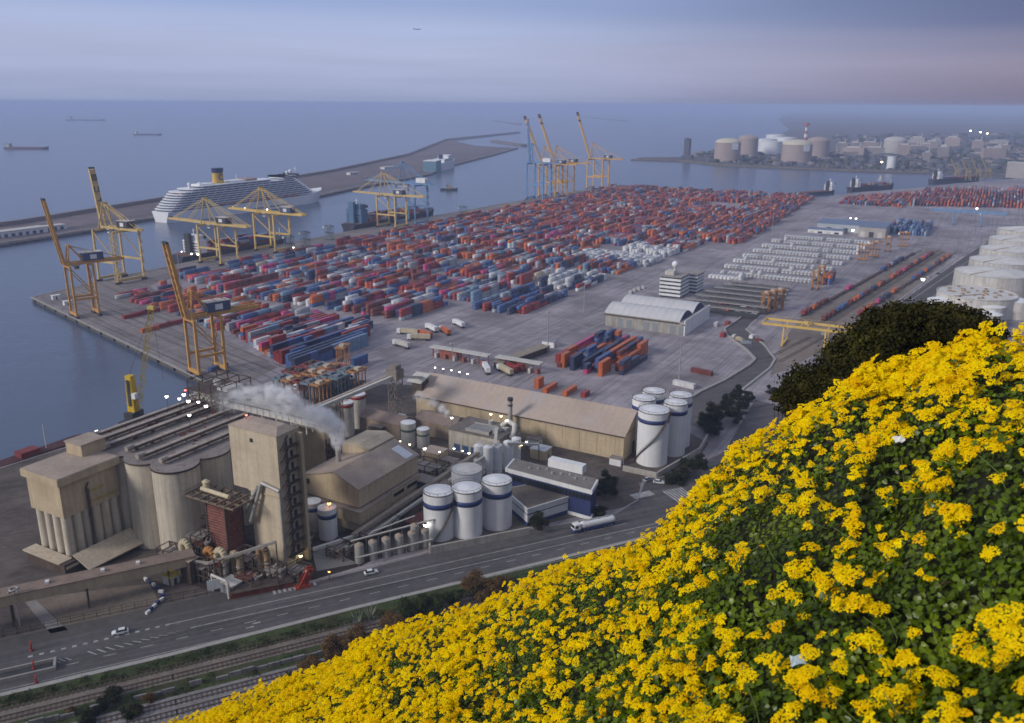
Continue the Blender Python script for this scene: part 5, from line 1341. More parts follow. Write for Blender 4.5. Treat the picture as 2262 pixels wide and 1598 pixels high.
for (x, y, z, r) in ((5, -105, 43, 2.6), (-4, 90, 47, 2.6), (4, 74, 46.5, 2.2), (0, -84, 42, 2.2)):
    m_ = MB(); m_.ball((x, y, z), r, 14, 8); m_.cyl(x, y, z - 6, z - 1, r * .6, 12); m_.build('radome', white_ship, cs)
m_ = MB(); m_.beam((0, 96, 42), (0, 96, 54), .7); m_.beam((-3, 96, 50), (3, 96, 50), .4); m_.beam((0, -20, 40), (0, -20, 50), .4); m_.build('mast', white_ship, cs)
m_ = MB(); m_.box(-9, -92, 38, 9, -66, 42); m_.box(-8, -40, 38, 8, -12, 42.6); m_.build('pool_house', white_ship, cs)
m_ = MB(); m_.box(-10, -12, 40, 10, 8, 43.5); m_.box(-12, -124, 31, 12, -106, 33.6); m_.build('canopy', M('tan_canopy', (.36, .25, .22), .8, .1, .3), cs)
m_ = MB(); m_.box(-15, 86, 41.5, 15, 87, 44.6); m_.build('bridge_window', glass, cs)

brg = thing('barge', 'long low dark red barge moored at the pier behind the elevator building', 'barge', (280.5, -208, -3), R(-2.2))
m_ = MB(); hull(m_, 110, 8, 2.2, .1, .05, .5); m_.build('hull', M('barge_red', (.065, .022, .022), .75, .2, .2), brg)
m_ = MB(); m_.box(-3.4, -50, 2.2, 3.4, 40, 2.5); m_.build('deck', M('barge_deck', (.075, .028, .028), .8, .2, .2), brg)
m_ = MB(); m_.box(-2.6, 22, 2.5, 2.6, 30, 4.6); m_.build('cover', M('barge_cover', (.20, .04, .04), .7, .15, .3), brg)
m_ = MB(); m_.beam((0, 34, 2), (0, 34, 13), .3); m_.build('mast', pale_steel, brg)
# ------------------------------------------------------------------ containers
ORD = 'first second third fourth fifth sixth seventh eighth ninth tenth eleventh twelfth thirteenth fourteenth fifteenth sixteenth seventeenth eighteenth nineteenth twentieth twenty-first twenty-second twenty-third twenty-fourth twenty-fifth twenty-sixth twenty-seventh twenty-eighth twenty-ninth thirtieth'.split()
CONT = []                      # x, y, z, length, colour, block, row, slot, tier
RC = random.Random(77)
PAL_NEAR = [('container_red', 24), ('container_brown', 11), ('container_orange', 12), ('container_blue', 15), ('container_navy', 10), ('container_grey', 18), ('container_white', 8), ('container_pink', 6), ('container_lightblue', 7), ('container_cream', 1)]
PAL_MID = [('container_red', 25), ('container_brown', 15), ('container_orange', 22), ('container_blue', 12), ('container_navy', 9), ('container_grey', 13), ('container_white', 6), ('container_pink', 4), ('container_lightblue', 5)]
PAL_FAR = [('container_red', 28), ('container_brown', 20), ('container_orange', 28), ('container_blue', 8), ('container_navy', 6), ('container_grey', 8), ('container_white', 2)]
PAL_BLUE = [('container_blue', 45), ('container_navy', 35), ('container_grey', 8), ('container_red', 6), ('container_lightblue', 5)]
PAL_WHITE = [('container_white', 90), ('container_grey', 6), ('container_red', 4)]
PAL_MIX = [('container_orange', 34), ('container_brown', 18), ('container_navy', 18), ('container_blue', 12), ('container_red', 10), ('container_pink', 5), ('container_grey', 3)]
def pick(p):
    return RC.choices([a for a, _ in p], [b for _, b in p])[0]
def block(name, x0, x1, yfun0, yfun1, pal, pitch=4.0, fill=.95, tiers=(1, 2, 2, 3), same=.48, hole=None):
    x = x0; row = 0
    while x + 2.44 <= x1:
        ya, yb = yfun0(x), yfun1(x)
        y = ya + RC.choice((0, 0, 6.1)); slot = 0; last = pick(pal); h = RC.choice(tiers)
        while y + 6.06 <= yb:
            Ln = 12.19 if (RC.random() < .78 and y + 12.19 <= yb) else 6.06
            if RC.random() < .35: h = RC.choice(tiers)
            if RC.random() < fill and not (hole and hole(x, y)):
                for k in range(h):
                    if RC.random() > same: last = pick(pal)
                    CONT.append((x, y, k * 2.6, Ln, last, name, row, slot, k))
            slot += 1; y += Ln + .35
        row += 1; x += pitch
cst = lambda v_: (lambda x: v_)
block('front yard block above straddle carriers', 196, 268, lambda x: -2 - (x - 209) * .46, cst(60), PAL_NEAR, tiers=(1, 1, 2, 2, 3))
block('navy-fronted block above straddle carriers', 268.5, 289, lambda x: -2 - (x - 209) * .46, lambda x: 60 - (x - 268) * 1.0, PAL_BLUE + [('container_white', 12), ('container_red', 10)], tiers=(2, 3, 3), same=.6)
block('navy wall rows above straddle carriers', 289.2, 301, lambda x: -2 - (x - 209) * .46, lambda x: 52 - (x - 268) * 1.0, [('container_navy', 50), ('container_blue', 45), ('container_lightblue', 5)], tiers=(3, 3, 3), same=.6, fill=1.0)
block('scattered rows beside first quay crane', 52, 150, lambda x: 22 + max(0, (110 - x)) * .1 - max(0, x - 110) * .25, cst(78), PAL_MIX + [('container_red', 20)], pitch=6.2, fill=.62, tiers=(1, 1, 2))
block('low rows near second apron crane', 152, 196, lambda x: 6 - (x - 150) * .15, cst(62), PAL_NEAR, pitch=4.0, fill=.8, tiers=(1, 1, 2))
BANDS = [(80, 140), (152, 213), (226, 288), (300, 362), (374, 437), (449, 512), (525, 588), (600, 664), (677, 741), (755, 820), (834, 900), (915, 980), (993, 1052)]
def xr_of(y): return 346 if y < 330 else (356 if y < 450 else (388 if y < 620 else 388 - (y - 620) * .05))
for bi, (ya, yb) in enumerate(BANDS):
    pal = PAL_NEAR if bi < 3 else (PAL_MID if bi < 6 else PAL_FAR)
    xe = xr_of(ya)
    for si, (xa, xb) in enumerate(((33, 116), (124, 206), (214, 296), (304, xe))):
        if bi == 0 and si == 3: continue
        p_ = pal
        y0_ = cst(ya)
        if bi == 0 and si == 0: y0_ = lambda x: 105 - (x - 33) * .3
        if bi == 0 and si == 2: xb = 284; p_ = PAL_NEAR
        if bi == 1 and si == 3: p_ = PAL_BLUE; y0_ = lambda x: 132.0
        if bi == 2 and si == 3: p_ = PAL_WHITE + [('container_navy', 40), ('container_blue', 20)]
        hole = None
        if 3 <= bi <= 4 and si >= 2:
            hole = lambda x, y: x > 266 and 345 < y < 456
        if bi in (9, 10) and si == 2: hole = lambda x, y: 830 < y < 900 and x > 240
        tr = (1, 2, 2, 3) if bi < 5 else (2, 2, 3)
        block('%s yard band, %s block inland' % (ORD[bi], ORD[si]), xa, xb, y0_, cst(yb), p_, tiers=tr, hole=hole)
block('nearer white block beyond office tower', 270, 352, cst(352), cst(398), PAL_WHITE, pitch=3.4, tiers=(1, 2, 2), fill=.85)
block('farther white block beyond office tower', 300, 352, cst(408), cst(450), PAL_WHITE, pitch=3.0, tiers=(2, 2, 3))
block('small block before arched warehouse', 413, 459, lambda x: 33 + abs(x - 440) * .2, lambda x: 112 - (x - 413) * .45, PAL_MIX, pitch=4.4, tiers=(2, 3, 3, 2, 1), fill=.9, same=.4)
# white refrigerated rows on the right: boxes side by side, gaps between rows
for k, (y, xa, xb) in enumerate(((331, 414, 440), (352, 418, 496), (385, 412, 498), (418, 411, 499), (451, 411, 500), (486, 412, 502), (522, 412, 504), (560, 413, 506), (598, 415, 508))):
    x = xa; slot = 0
    while x < xb:
        if RC.random() < .93:
            for t_ in range(1 if RC.random() < .97 else 2):
                CONT.append((x, y, t_ * 2.65 + .1, 12.19, 'container_white' if RC.random() < .95 else 'container_grey', 'white rows on the rack lanes', k, slot, t_))
        x += 3.15; slot += 1
block('mixed stack ending the white rows', 500, 510, cst(352), cst(380), PAL_MIX, tiers=(3, 3), pitch=3.0)
block('the far right terminal', 412, 500, cst(985), lambda x: 1090 + (x - 412) * 1.6, PAL_FAR, tiers=(1, 2, 2))
block('the far right terminal', 505, 700, lambda x: 1010 + (x - 505) * .4, lambda x: 1240 + (x - 505) * .9, PAL_FAR, tiers=(2, 3, 4), pitch=4.4)
block('the blue-grey stacks behind the workshop', 512, 556, cst(690), cst(790), PAL_BLUE + [('container_lightblue', 30)], tiers=(2, 3), pitch=3.2)
# loose ones placed by eye
def loose(px, py, Ln, col, n, lab, rot=0):
    p = at(px, py)
    for k in range(n): CONT.append((p.x, p.y, k * 2.6, Ln, col, lab, -1, rot, k))
for a in ((1180, 858, 6.06, 'container_orange', 2, 'standing just behind the long warehouse roof'), (1198, 868, 12.19, 'container_orange', 1, 'second of the orange ones behind the long warehouse'), (1242, 875, 12.19, 'container_orange', 1, 'third of the orange ones behind the long warehouse'), (1282, 878, 6.06, 'container_red', 1, 'short one at the end of the orange line behind the warehouse'), (1238, 812, 8, 'container_orange', 3, 'stack apart from the small block on its seaward side'), (1530, 820, 12.19, 'container_brown', 1, 'lone one on the empty yard near the winding road', 1), (1490, 848, 12.19, 'container_white', 1, 'lone white one on the yard above the five tanks', 1),
          (1375, 752, 6.06, 'container_blue', 1, 'left one of two at the arched warehouse wall'), (1405, 756, 6.06, 'container_blue', 1, 'right one of two at the arched warehouse wall'), (775, 812, 12.19, 'container_blue', 2, 'pair of lighter ones right of the navy rows'), (460, 822, 12.19, 'container_blue', 1, 'flat one under the crane over the near quay edge'), (1590, 745, 6.06, 'container_red', 1, 'short red one beside the arched warehouse end'), (1575, 722, 6.06, 'container_white', 1, 'short white one beside the arched warehouse end'), (1600, 720, 6.06, 'container_red', 1, 'short red one behind the arched warehouse end'), (1600, 690, 12.19, 'container_orange', 1, 'orange one behind the arched warehouse end'), (1580, 682, 12.19, 'container_red', 1, 'red one in the car park behind the arched warehouse'),
          (270, 705, 12.19, 'container_red', 1, 'end to end line on the apron, seaward one', 2), (292, 699, 12.19, 'container_red', 1, 'end to end line on the apron, middle one', 2), (315, 694, 12.19, 'container_red', 1, 'end to end line on the apron, landward one', 2), (310, 735, 12.19, 'container_orange', 1, 'second line on the apron, seaward one', 2), (338, 727, 12.19, 'container_red', 1, 'second line on the apron, middle one', 2), (366, 720, 12.19, 'container_red', 1, 'second line on the apron, landward one', 2)):
    loose(*a[:6], rot=(a[6] if len(a) > 6 else 0))
# trains: wagons loaded with boxes
def cont_mesh(Ln, col):
    m_ = MB(); m_.box(0.04, .06, 0.02, 2.4, Ln - .06, 2.52)
    for X in (0, 2.36): m_.box(X, 0, 2.46, X + .08, Ln, 2.59)
    for X in (0, 2.34):
        for Y in (0, Ln - .1): m_.box(X, Y, 0, X + .1, Y + .1, 2.47)
    me = m_.mesh('container'); me.materials.append(CM[col]); return me
CMESH = {}
occ = {(round(c[0], 1), c[6], c[7], c[8], c[5]) for c in CONT}
byrow = {(c[5], c[6], c[7], c[8]) for c in CONT}
def exposed(c):
    x, y, z, Ln, col, bl, row, slot, tier = c
    if row < 0: return True
    if (bl, row, slot, tier + 1) not in byrow: return True
    if (bl, row + 1, slot, tier) not in byrow: return True
    return slot == 0
cand = sorted([c for c in CONT if exposed(c)], key=lambda c: (c[6] >= 0, (c[0] - CAM.x) ** 2 + (c[1] - CAM.y) ** 2))
def inframe(c):
    v_ = Vector((c[0] + 1.2, c[1] + 6, c[2] + 1)) - CAM; d = v_.dot(FW)
    px, py = PX + FOC * v_.dot(RT) / d, PY - FOC * v_.dot(UP) / d
    return 0 < px < 2262 and not (px > 1640 and py > 760)
cand = [c for c in cand if inframe(c)][:300]
sel = set(cand)
CNAME = {'container_red': 'red', 'container_orange': 'orange', 'container_brown': 'dark brown', 'container_blue': 'blue', 'container_navy': 'navy', 'container_grey': 'grey', 'container_white': 'white', 'container_pink': 'pink', 'container_green': 'green', 'container_lightblue': 'pale blue', 'container_cream': 'cream'}
TIER = ('bottom', 'second', 'third', 'fourth')
for c in cand:
    x, y, z, Ln, col, bl, row, slot, tier = c
    key = (round(Ln, 1), col)
    if key not in CMESH: CMESH[key] = cont_mesh(Ln, col)
    ob_ = bpy.data.objects.new('container', CMESH[key]); COL.objects.link(ob_)
    ob_.location = (x, y, z + .02)
    if row < 0:
        ob_.rotation_euler.z = {0: 0, 1: R(-100), 2: R(-5)}[slot]
        lab = CNAME[col] + ' container, ' + (TIER[tier] + ' of its pile, ' if tier or (c[5], -1, slot, 1) in byrow else '') + bl
    else:
        lab = '%s container, %s tier, %s stack of %s row, %s' % (CNAME[col], TIER[tier], ORD[min(slot, 29)], ORD[min(row, 29)], bl)
    tag(ob_, lab, 'container', 'containers stacked in the terminal')
rest = [c for c in CONT if c not in sel]
cols = list(CM)
V_, F_, MI_ = [], [], []
for c in rest:
    x, y, z, Ln, col = c[:5]
    n = len(V_)
    V_ += [(x, y, z), (x + 2.42, y, z), (x + 2.42, y + Ln, z), (x, y + Ln, z), (x, y, z + 2.57), (x + 2.42, y, z + 2.57), (x + 2.42, y + Ln, z + 2.57), (x, y + Ln, z + 2.57)]
    F_ += [(n + 4, n + 5, n + 6, n + 7), (n, n + 1, n + 5, n + 4), (n + 1, n + 2, n + 6, n + 5), (n + 2, n + 3, n + 7, n + 6), (n + 3, n, n + 4, n + 7)]
    MI_ += [cols.index(col)] * 5
me = np_mesh('stacked_containers', V_, F_)
me.polygons.foreach_set('material_index', MI_)
tag(link('stacked_containers', me, [CM[k] for k in cols]), 'sea of stacked coloured containers filling the terminal', 'containers', kind='stuff')
print('containers', len(CONT), 'tagged', len(cand))

def train(label, a, b_, n, prob, pal):
    p, q_ = at(*a), at(*b_)
    d = (q_ - p); Lt = d.length; d.normalize(); rz = math.atan2(d.y, d.x) - math.pi / 2
    m_ = MB(); m_.box(-1.3, .3, .9, 1.3, 18.2, 1.25)
    for k in (2.2, 4.0, 14.5, 16.3):
        for s_ in (-.8, .8): m_.tube((s_ - .08, k, .47), (s_ + .08, k, .47), .46, 10)
    m_.box(-.9, 1.6, .35, .9, 4.6, .9); m_.box(-.9, 13.9, .35, .9, 16.9, .9)
    wme = m_.mesh('flat_wagon'); wme.materials.append(M('wagon_rust', (.10, .06, .05), .8, .25, .5))
    step = Lt / n
    for k in range(n):
        pos = p + d * (k * step)
        t_ = bpy.data.objects.new('flat_wagon', wme); COL.objects.link(t_); t_.location = (pos.x, pos.y, .1); t_.rotation_euler.z = rz
        tag(t_, '%s flat wagon from the near end of %s' % (ORD[k % 30], label), 'wagon', 'wagons in the rail yard')
        if RC.random() < prob:
            for yy, Ln in (((.6, 12.19),) if RC.random() < .55 else ((.6, 6.06), (10.5, 6.06))):
                col = pick(pal); key = (round(Ln, 1), col)
                if key not in CMESH: CMESH[key] = cont_mesh(Ln, col)
                w_ = Vector((-1.22, yy, 1.28)); w_.rotate(Euler((0, 0, rz)))
                o2 = bpy.data.objects.new('container', CMESH[key]); COL.objects.link(o2); o2.location = pos + w_ + Vector((0, 0, .1)); o2.rotation_euler.z = rz
                tag(o2, '%s container %son %s wagon of %s' % (CNAME[col], ('' if Ln > 7 else ('nearer end ' if yy < 1 else 'farther end ')), ORD[k % 30], label), 'container', 'containers on the trains')
sheet('railway_ballast', [at(*p).to_2d()[:] for p in ((1700, 830), (1745, 815), (1960, 690), (2110, 560), (2050, 550), (1770, 700), (1735, 745))], .006, soil)
sheet('right_road', [at(*p).to_2d()[:] for p in ((1985, 672), (2045, 690), (2150, 610), (2275, 515), (2300, 490), (2225, 507), (2120, 575))], .010, asphalt_dk)
for k, (a, b_, lab) in enumerate((((1770, 700), (2035, 553), 'rail yard track nearest the white rows'), ((1815, 712), (2075, 553), 'second rail yard track under the yellow gantry'), ((1835, 715), (2085, 556), 'third rail yard track beside the long brown train'), ((1895, 700), (2112, 558), 'rail yard track nearest the dark road'), ((1700, 790), (1790, 745), 'short track passing under the yellow gantry'), ((1722, 800), (1830, 740), 'short track below the yellow gantry'))):
    track(lab, [tuple(at(*a).to_2d()), tuple(at(*b_).to_2d())], 'rail yard tracks', 4)
train('the sparse train by the white rows', (1772, 699), (2020, 560), 16, .5, PAL_MIX)
train('the long brown train', (1817, 711), (2060, 562), 17, .85, PAL_MIX + [('container_brown', 60)])
train('the train beside the dark road', (1897, 699), (2100, 566), 14, .7, PAL_MIX + [('container_grey', 15)])
m_ = MB()
for a, b_ in (((2010, 665), (2240, 508)), ((2030, 678), (2262, 510))):
    p, q_ = at(*a), at(*b_); m_.beam((p.x, p.y, .02), (q_.x, q_.y, .02), .5, .012)
tag(m_.build('road_marking', paint_white), kind='structure')
kerb('kerb', [tuple(at(*p)) for p in ((1975, 672), (2100, 580), (2222, 503))], 1.0, .3)

# ------------------------------------------------------------------ straddle carriers
def straddle(mat, cabm):
    t_ = thing('straddle_carrier', 'straddle carrier', 'straddle carrier', (0, 0, 0), 0, 'straddle carriers')
    for X in (-2.2, 2.2):
        m_ = MB(); m_.box(X - .35, -4.6, .9, X + .35, 4.6, 1.7); m_.build('sill', mat, t_)
        for Y in (-4.0, -1.4, 1.4, 4.0): m_ = MB(); m_.beam((X, Y, 1.6), (X, Y, 14.4), .42); m_.build('leg', mat, t_)
        m_ = MB()
        for Y in (-3.6, -1.3, 1.3, 3.6): m_.tube((X - .3, Y, .6), (X + .3, Y, .6), .6, 10)
        m_.build('wheels', dark_steel, t_)
        m_ = MB(); m_.box(X - .4, -5.2, 14.2, X + .4, 5.2, 15.0); m_.build('top_beam', mat, t_)
    m_ = MB(); m_.box(-2.0, -5.0, 14.3, 2.0, -4.2, 15.1); m_.box(-2, 3.8, 14.3, 2, 4.6, 15.1); m_.build('cross_beam', mat, t_)
    m_ = MB(); m_.box(-1.3, -2.6, 14.6, 1.3, .4, 15.9); m_.build('engine', cabm, t_)
    m_ = MB(); m_.box(-2.6, 4.6, 12.2, -.8, 6.2, 14.2); cb_ = m_.build('cab', white_wall, t_)
    m_ = MB(); m_.box(-2.4, 6.2, 12.6, -1.0, 6.26, 13.8); m_.build('window', glass, cb_)
    m_ = MB(); m_.box(-1.3, -5.5, 7.4, 1.3, 5.5, 7.9); m_.build('spreader', dark_steel, t_)
    return t_
st_red = straddle(M('straddle_red', (.24, .06, .05), .65, .2, .5), brown_dark)
st_or = straddle(M('straddle_orange', (.40, .19, .07), .65, .2, .5), M('straddle_cream', (.5, .42, .33), .7, .1, .5))
st_te = straddle(M('straddle_teal', (.16, .21, .24), .65, .2, .5), M('slate_box', (.16, .18, .22), .7, .2, .5))
used = set(); ci = 0
WORD = {0: ('red', st_red), 1: ('orange', st_or), 2: ('grey-teal', st_te)}
pos = []
for i in range(6):
    for j in range(3): pos.append((327 + i * 5.4 + j * .8, -86 + j * 12.0 + i * .6, i, j))
pos = [p for p in pos if not (p[2] == 0 and p[3] == 0)]
for X, Y, i, j in pos:
    k = (i * 2 + j * 3 + (i * j) % 2) % 3
    nm, src = WORD[k]
    s_ = src if k not in used else copy_tree(src); used.add(k)
    s_.location = (X, Y, 0); s_.rotation_euler.z = R(RC.choice((0, 180)) + RC.uniform(-3, 3))
    s_['label'] = '%s straddle carrier, %s in the %s rank of those parked behind the steam' % (nm, ORD[i], ('front', 'middle', 'rear')[j]); s_['group'] = 'parked straddle carriers'
for px, py, rz, k, lab in ((1690, 692, 0, 1, 'orange straddle carrier at the end of the dark racks'), (1704, 688, 0, 1, 'orange straddle carrier second from the dark racks'), (1720, 684, 0, 1, 'orange straddle carrier third from the dark racks'), (1800, 640, 0, 1, 'orange straddle carrier beside the mixed stack at the white rows'), (1812, 628, 0, 1, 'orange straddle carrier behind the mixed stack at the white rows'), (1905, 575, 90, 1, 'bright orange straddle carrier right of the white rows'), (1930, 568, 90, 1, 'second bright orange straddle carrier right of the white rows'), (1960, 556, 0, 1, 'orange straddle carrier by the workshop'), (1995, 545, 90, 1, 'orange straddle carrier between workshop and trains'),
                           (640, 555, 90, 2, 'dark straddle carrier on the quay behind the yellow cranes'), (676, 545, 90, 2, 'second dark straddle carrier on the quay past the yellow cranes'), (728, 530, 90, 2, 'third dark straddle carrier on the quay short of the teal bridged ship'), (1023, 483, 90, 2, 'dark straddle carrier alone on the quay past the blue crane'), (760, 822, 20, 1, 'orange straddle carrier beside the pale blue pair of containers')):
    p = at(px, py); s_ = copy_tree(WORD[k][1]); s_.location = p; s_.rotation_euler.z = R(rz); s_['label'] = lab; s_['group'] = 'working straddle carriers'

# ------------------------------------------------------------------ terminal buildings
x0, x1, y0, y1 = 403.0, 457.0, 138.5, 190.5
aw = thing('arched_warehouse', 'pale warehouse with two barrel vaulted roofs on the yard', 'warehouse', (430, 164, 0))
o = (430, 164, 0)
m_ = MB(o); m_.box(x0, y0, 0, x1, y1, 8.4); m_.build('wall', M('patchy_cladding', (.36, .345, .31), .85, .2, .15, streak=.25), aw)
for k in range(2):
    ya, yb = y0 + k * 26, y0 + k * 26 + 26
    arc = [(ya + (yb - ya) * i / 12, 8.4 + 4.6 * math.sin(math.pi * i / 12)) for i in range(13)]
    m_ = MB(o); m_.loft([[(x0 - .8, y, z) for y, z in arc] + [(x0 - .8, y, z + .35) for y, z in arc[::-1]], [(x1 - 3.5, y, z) for y, z in arc] + [(x1 - 3.5, y, z + .35) for y, z in arc[::-1]]], smooth=False); rf = m_.build('vaulted_roof', M('pale_vault', (.55, .55, .56), .7, .08, .1, fine=.05), aw)
    for j in range(11):
        X = x0 + 2 + j * 4.6; m_ = MB(o)
        for (a0, b0), (a1, b1) in zip(arc[:-1], arc[1:]): m_.beam((X, a0, b0 + .4), (X, a1, b1 + .4), .16, .12)
        m_.build('roof_seam', MATS['pale_vault'], rf)
    m_ = MB(o); n = len(arc); m_.add([(x1 - 3.7, y, z) for y, z in arc], [tuple(range(n))]); m_.build('gable_glazing', blue_wall, aw)
m_ = MB(o); m_.box(x1 - .4, y0 - .3, 0, x1 + .3, y1 + .3, 9.8); m_.build('end_wall', white_wall, aw)
for k in range(9):
    m_ = MB(o); X = x0 + 3 + k * 5.9; m_.box(X, y0 - .12, .2, X + 3.6, y0 - .01, 5.6); m_.build('door', M('grey_door', (.24, .26, .28), .7, .15, .3) if k % 3 else MATS['patchy_cladding'], aw)
m_ = MB(o); m_.box(x0 - .5, y0 - 1.2, 7.6, x1 - 4, y0 - .02, 7.9); m_.build('canopy', brown_dark, aw)
of = thing('office_tower', 'square black and white banded office tower with dome on the roof', 'office tower', (412, 256, 0))
o = (412, 256, 0)
for (xa, ya, xb, yb, h) in ((403, 241, 419.5, 262, 15.6), (411, 266, 424.5, 284, 14.0)):
    m_ = MB(o); m_.box(xa + .4, ya + .4, 0, xb - .4, yb - .4, h); m_.build('core', glass, of)
    for k in range(5):
        z = 1.2 + k * (h - 1) / 5; m_ = MB(o); m_.box(xa, ya, z, xb, yb, z + (h / 5) * .55); m_.build('white_band', white_wall, of)
    m_ = MB(o); m_.box(xa - .1, ya - .1, h, xb + .1, yb + .1, h + .6); m_.build('roof', M('flat_roof', (.30, .27, .25), .9, .2, .3), of)
m_ = MB(o); m_.box(405, 246, 16.2, 412, 254, 19.2); m_.cyl(411, 251, 19.2, 22, .8, 12); m_.build('plant_room', pale_steel, of)
m_ = MB(o); m_.ball((411, 251, 24), 2.4, 16, 10); m_.build('radome', white_ship, of)
for k in range(7):
    y = 205 + k * 17
    if y > 325: break
    rk = thing('reefer_rack', '%s dark steel rack row counted from the arched warehouse' % ORD[k], 'rack', (455, y, 0), 0, 'dark rack rows')
    m_ = MB()
    xa, xb = -27 + k * 2.0, 38 - abs(3 - k) * 2
    m_.box(xa, -1.3, 5.0, xb, 1.3, 5.5); m_.beam((xa, 1.2, 6.4), (xb, 1.2, 6.4), .1); m_.beam((xa, -1.2, 6.4), (xb, -1.2, 6.4), .1)
    m_.build('walkway', M('rack_grey', (.30, .285, .27), .8, .2, .4), rk)
    m_ = MB(); m_.box(xa + 1, -1.1, 1.0, xb - 1, 1.1, 3.4); m_.build('dark_base', dark_steel, rk)  # added dark block standing in for the dark under-structure below the walkway
    m_ = MB()
    for X in np.arange(xa, xb, 12.0):
        for Y in (-.9, .9): m_.beam((X, Y, 0), (X, Y, 6.4), .2)
    m_.build('frame', brown_dark, rk)
for k, y in enumerate((345.5, 379, 412, 445, 480, 516, 554, 592)):
    rk = thing('plug_rack', 'thin plug rack before white row %s from the office tower' % ORD[k], 'rack', (455, y, 0), 0, 'plug racks of the white rows')
    m_ = MB(); xa, xb = -40, 44
    for z in (2.8, 5.4): m_.box(xa, -.6, z, xb, .6, z + .2)
    for X in np.arange(xa, xb, 12): m_.beam((X, 0, 0), (X, 0, 5.5), .2)
    m_.build('frame', MATS['rack_grey'], rk)
for (xa, ya, xb, yb, h, wm, lab) in ((438, 676, 486, 716, 9, M('blue_grey_wall', (.40, .43, .47), .75, .1, .1), 'blue-grey workshop with lit bay behind the white rows'), (487, 650, 515, 700, 11, M('tan_grey_wall', (.37, .34, .32), .8, .1, .1), 'taller tan workshop block right of the blue-grey one'), (432, 655, 470, 668, 4, white_wall, 'low pale lean-to before the blue-grey workshop')):
    t_ = thing('workshop', lab, 'workshop', ((xa + xb) / 2, (ya + yb) / 2, 0)); o = ((xa + xb) / 2, (ya + yb) / 2, 0)
    m_ = MB(o); m_.box(xa, ya, 0, xb, yb, h); m_.build('wall', wm, t_)
    m_ = MB(o); m_.box(xa - .4, ya - .4, h, xb + .4, yb + .4, h + 1.0); m_.build('parapet', M('steel_blue', (.15, .20, .30), .7, .1, .2), t_)
    for k in range(int((xb - xa) / 9)): m_ = MB(o); m_.box(xa + 2 + k * 9, ya - .12, .2, xa + 7 + k * 9, ya - .01, h * .55); m_.build('bay_door', dark_steel if k % 2 else pale_steel, t_)
# gate canopies
for (xa, xb, y, z, lab, n) in ((345, 384, 21, 5.6, 'long flat gate canopy nearest the straddle carriers', 6), (388, 416, 22, 5.6, 'gate canopy with truck lanes behind the long warehouse', 6)):
    t_ = thing('gate_canopy', lab, 'gate canopy', ((xa + xb) / 2, y, 0)); hw = (xb - xa) / 2
    m_ = MB(); m_.box(-hw, -2.4, z, hw, 2.4, z + .7); m_.build('roof', pale_steel, t_)
    for k in range(n + 1): m_ = MB(); m_.beam((-hw + 1 + k * (2 * hw - 2) / n, 0, 0), (-hw + 1 + k * (2 * hw - 2) / n, 0, z), .5); m_.build('post', M('brown_post', (.24, .10, .07), .8, .2, .5), t_)
    for k in range(n): m_ = MB(); m_.cbox(-hw + 4 + k * (2 * hw - 2) / n, -.5, .02, 1.4, 3.2, 2.6); m_.build('booth', M('booth_red', (.30, .10, .07), .7, .2, .4) if k % 2 else pale_steel, t_)
    for k in range(n): m_ = MB(); m_.box(-hw + 3 + k * (2 * hw - 2) / n, -18, .01, -hw + 3.7 + k * (2 * hw - 2) / n, -3, .2); m_.build('lane_island', coping, t_)
gs = thing('gate_shed', 'long low brown roofed shed running up to the small block', 'shed', (402, 60, 0), R(0)); a, b_ = at(1100, 800, 4), at(1205, 762, 4)
gs.location = ((a.x + b_.x) / 2, (a.y + b_.y) / 2, 0); gs.rotation_euler.z = math.atan2(b_.y - a.y, b_.x - a.x); hw = (b_ - a).length / 2
m_ = MB(); m_.box(-hw, -3, 0, hw, 3, 3.6); m_.build('wall', brown_dark, gs)
m_ = MB(); m_.box(-hw - .3, -3.5, 3.6, hw + .3, 3.5, 4); m_.build('roof', M('tan_felt', (.28, .235, .19), .9, .15, .3, fine=.1), gs)
for k in range(8): m_ = MB(); m_.box(-hw + 1.5 + k * hw / 4.2, -3.06, .1, -hw + 4 + k * hw / 4.2, -2.98, 2.6); m_.build('door', dark_steel, gs)
plant_box('red_kiosk', 'red roofed kiosk between the two gate canopies', 'kiosk', at(995, 790).x, at(995, 790).y, 12, 6, 4.2, M('booth_red', (.30, .10, .07)), M('tile_red', (.32, .14, .10), .8, .15, .4))
plant_box('gate_hut', 'small slate roofed hut left of the small container block', 'hut', at(1215, 765).x, at(1215, 765).y, 8, 6, 3.4, white_wall, M('slate', (.23, .25, .28), .8, .1, .4))
